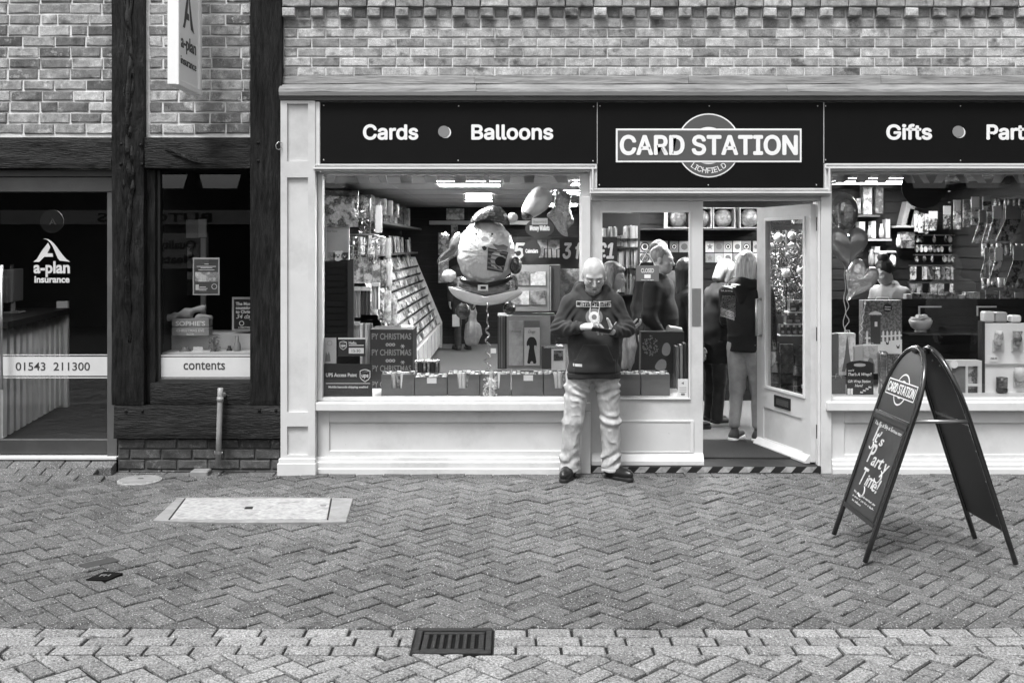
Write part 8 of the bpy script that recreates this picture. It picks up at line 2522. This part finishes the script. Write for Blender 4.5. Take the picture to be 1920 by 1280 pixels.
def leaf_panel(pt, hw, va, Lg, v0, v1, off, th, m, name, arch=False, inset=0.022):
    poly = [(-hw + inset, v0), (hw - inset, v0)]
    if arch:
        poly += [(hw - inset, va)]
        for i in range(1, 16):
            a = math.pi * i / 16
            poly.append(((hw - inset) * math.cos(a), va + (0.42 - inset) * math.sin(a) ** 0.85))
        poly += [(-hw + inset, va)]
    else:
        poly += [(hw - inset, v1), (-hw + inset, v1)]
    mb = MB()
    n = len(poly)
    mb.add([pt(s_, v, off) for s_, v in poly] + [pt(s_, v, off + th) for s_, v in poly], [tuple(range(n)), tuple(range(2 * n - 1, n - 1, -1))] + [(i, (i + 1) % n, n + (i + 1) % n, n + i) for i in range(n)])
    o = mb.build(name, m, ab)
    b = bmesh.new(); b.from_mesh(o.data); bmesh.ops.recalc_face_normals(b, faces=b.faces[:]); b.to_mesh(o.data); b.free()
    return o
ABP = mat('board_panel', 0.016, 0.45, 0.15, 6)
CHK = mat('chalk_panel', 0.030, 0.5, 0.45, 7, grime=-0.6)
pt, hw, va, Lg = leaf(1.985, 2.395, -2.40, -1.84, 1.20, 'front')
vs1 = 0.21
hdr = 0.845
leaf_panel(pt, hw, va, Lg, hdr, 0, -0.004, 0.008, ABP, 'header_panel', True)
pn = leaf_panel(pt, hw, va, Lg, vs1, hdr - 0.02, -0.004, 0.008, ABP, 'writing_panel')
leaf_panel(pt, hw, va, Lg, vs1 + 0.03, hdr - 0.06, -0.007, 0.002, CHK, 'chalk_surface', inset=0.05)
# frame strips
for v0, v1 in ((hdr - 0.05, hdr - 0.025), (vs1 + 0.003, vs1 + 0.028)):
    leaf_panel(pt, hw, va, Lg, v0, v1, -0.012, 0.007, ABP, 'clip_rail')
leaf_panel(pt, hw, va, Lg, hdr - 0.022, hdr - 0.002, -0.014, 0.008, mat('glossy_clip', 0.25, 0.15, metal=0.8), 'clip_edge')
# writing on the left leaf: seen from -X; u runs towards the camera (-Y), v up the leaf
up_ = (pt(0, 1) - pt(0, 0)).normalized()
U = Vector((0, -1, 0))
def chalk(mb, s_, sc, v, w, h, off=-0.0085, bold=0.01, shear=0.25, rise=0.0):
    """hand lettering: each letter set on its own, uneven in size, height and slant"""
    rc_ = random.Random(len(s_) + int(v * 1000))
    adv = [0.35 if ch == ' ' else max(0.18, max(p.x for p in text_geo(ch, bold, 0.0, 1.0)[0]) * 1.02) for ch in s_]
    k = w / sum(adv)
    x = -w / 2
    for ch, a_ in zip(s_, adv):
        if ch != ' ':
            big = 1.25 if ch.isupper() else 1.0
            ti = rc_.uniform(-0.10, 0.10)
            u_ = (U + up_ * ti).normalized(); v_ = (up_ - U * ti).normalized()
            gw = max(p.x for p in text_geo(ch, bold, shear, 1.0)[0]) - min(p.x for p in text_geo(ch, bold, shear, 1.0)[0])
            mb.text(ch, pt(-(sc + x), v + rc_.uniform(-0.08, 0.08) * h, off), u_, v_, w=gw * k * rc_.uniform(0.95, 1.15), h=h * big * rc_.uniform(0.9, 1.15), bold=bold, shear=shear, depth=0.0008)
        x += a_ * k
mb = MB()
chalk(mb, 'The Big & Silly & Serious too', 0.0, 0.755, 0.42, 0.018, bold=0.0)
chalk(mb, "It's", -0.08, 0.655, 0.16, 0.07, bold=0.01)
chalk(mb, 'Party', 0.01, 0.52, 0.31, 0.085, bold=0.01, shear=0.35)
chalk(mb, 'Time!', 0.0, 0.39, 0.29, 0.078, bold=0.01, shear=0.35)
for c0, v0, r0 in ((0.09, 0.485, 0.05), (-0.07, 0.355, 0.045), (-0.155, 0.63, 0.03)):
    mb.tube([pt(-(c0 + r0 * math.cos(a_)), v0 + r0 * 0.8 * math.sin(a_), -0.009) for a_ in [-2.6 + 0.35 * i for i in range(12)]], [0.002 + 0.0035 * math.sin(math.pi * i / 11) for i in range(12)], 5)
for k, s_ in enumerate(('We gather cards and cheer, pop', 'in even if just for a look,', 'for balloons')):
    chalk(mb, s_, 0.0 if k < 2 else -0.09, 0.325 - k * 0.026, 0.36 if k < 2 else 0.15, 0.012, bold=0.0)
mb.build('chalk_lettering', mat('chalk_white', 0.62, 0.8, 0.25, 60), pn)
# logo on the header
def on_leaf(sx, v, off): return pt(-sx, v, off)
def leaf_quad(mb, c, w, h, off, skew=0.0):
    cs = [(-w / 2, -h / 2), (w / 2, -h / 2), (w / 2, h / 2), (-w / 2, h / 2)]
    p = [on_leaf(x, c + y, off) for x, y in cs]
    mb.add(p, [(0, 1, 2, 3)])
def leaf_ring(mb, c, r0, r1, off, n=28):
    vs_ = []
    for i in range(n):
        a = 2 * math.pi * i / n
        for r in (r0, r1): vs_.append(on_leaf(r * math.cos(a), c + r * math.sin(a), off))
    mb.add(vs_, [(2 * i, 2 * i + 1, 2 * ((i + 1) % n) + 1, 2 * ((i + 1) % n)) for i in range(n)])
cl_ = 1.005
mb = MB()
mb.mat(0); leaf_ring(mb, cl_, 0.045, 0.098, -0.0055)
mb.mat(1); leaf_ring(mb, cl_, 0.056, 0.088, -0.0065)
mb.mat(0); leaf_quad(mb, cl_, 0.44, 0.098, -0.0075)
mb.mat(1); leaf_quad(mb, cl_, 0.425, 0.084, -0.0085)
mb.mat(0); mb.text('CARD STATION', on_leaf(0, cl_ - 0.028, -0.009), U, up_, w=0.40, h=0.056, bold=0.014, depth=0.0006, align='c', sans=True)
mb.build('logo', [WHITE, BLACK], ab)
# second leaf
pt2, hw2, va2, Lg2 = leaf(2.835, 2.445, -2.43, -1.92, 1.205, 'back')
leaf_panel(pt2, hw2, va2, Lg2, 0.845, 0, 0.0, 0.008, ABP, 'back_header', True)
leaf_panel(pt2, hw2, va2, Lg2, 0.20, 0.825, 0.0, 0.008, ABP, 'back_panel')
leaf_panel(pt2, hw2, va2, Lg2, 0.826, 0.846, -0.004, 0.016, mat('glossy_clip', 0.25, 0.15, metal=0.8), 'clip_edge')
for s_, v in ((-hw2 + 0.03, 0.30), (-hw2 + 0.03, 0.5), (-hw2 + 0.03, 0.68), (-hw2 + 0.03, 0.80), (0.0, 1.19), (-0.09, 1.17)):
    MB().ell(pt2(s_, v, -0.004), (0.006, 0.006, 0.006), 8, 5).build('rivet', STEEL, ab, smooth=True)
# stay bar and hinge
MB().tube([pt(-hw, 0.86), pt2(-hw2, 0.86)], 0.011, 8).build('stay_bar', mat('bar_steel', 0.4, 0.3, metal=0.9), ab, smooth=True)
MB().box(2.37, 2.47, -2.16, -2.10, 1.17, 1.195).build('hinge', IRON, ab, bev=0.004)
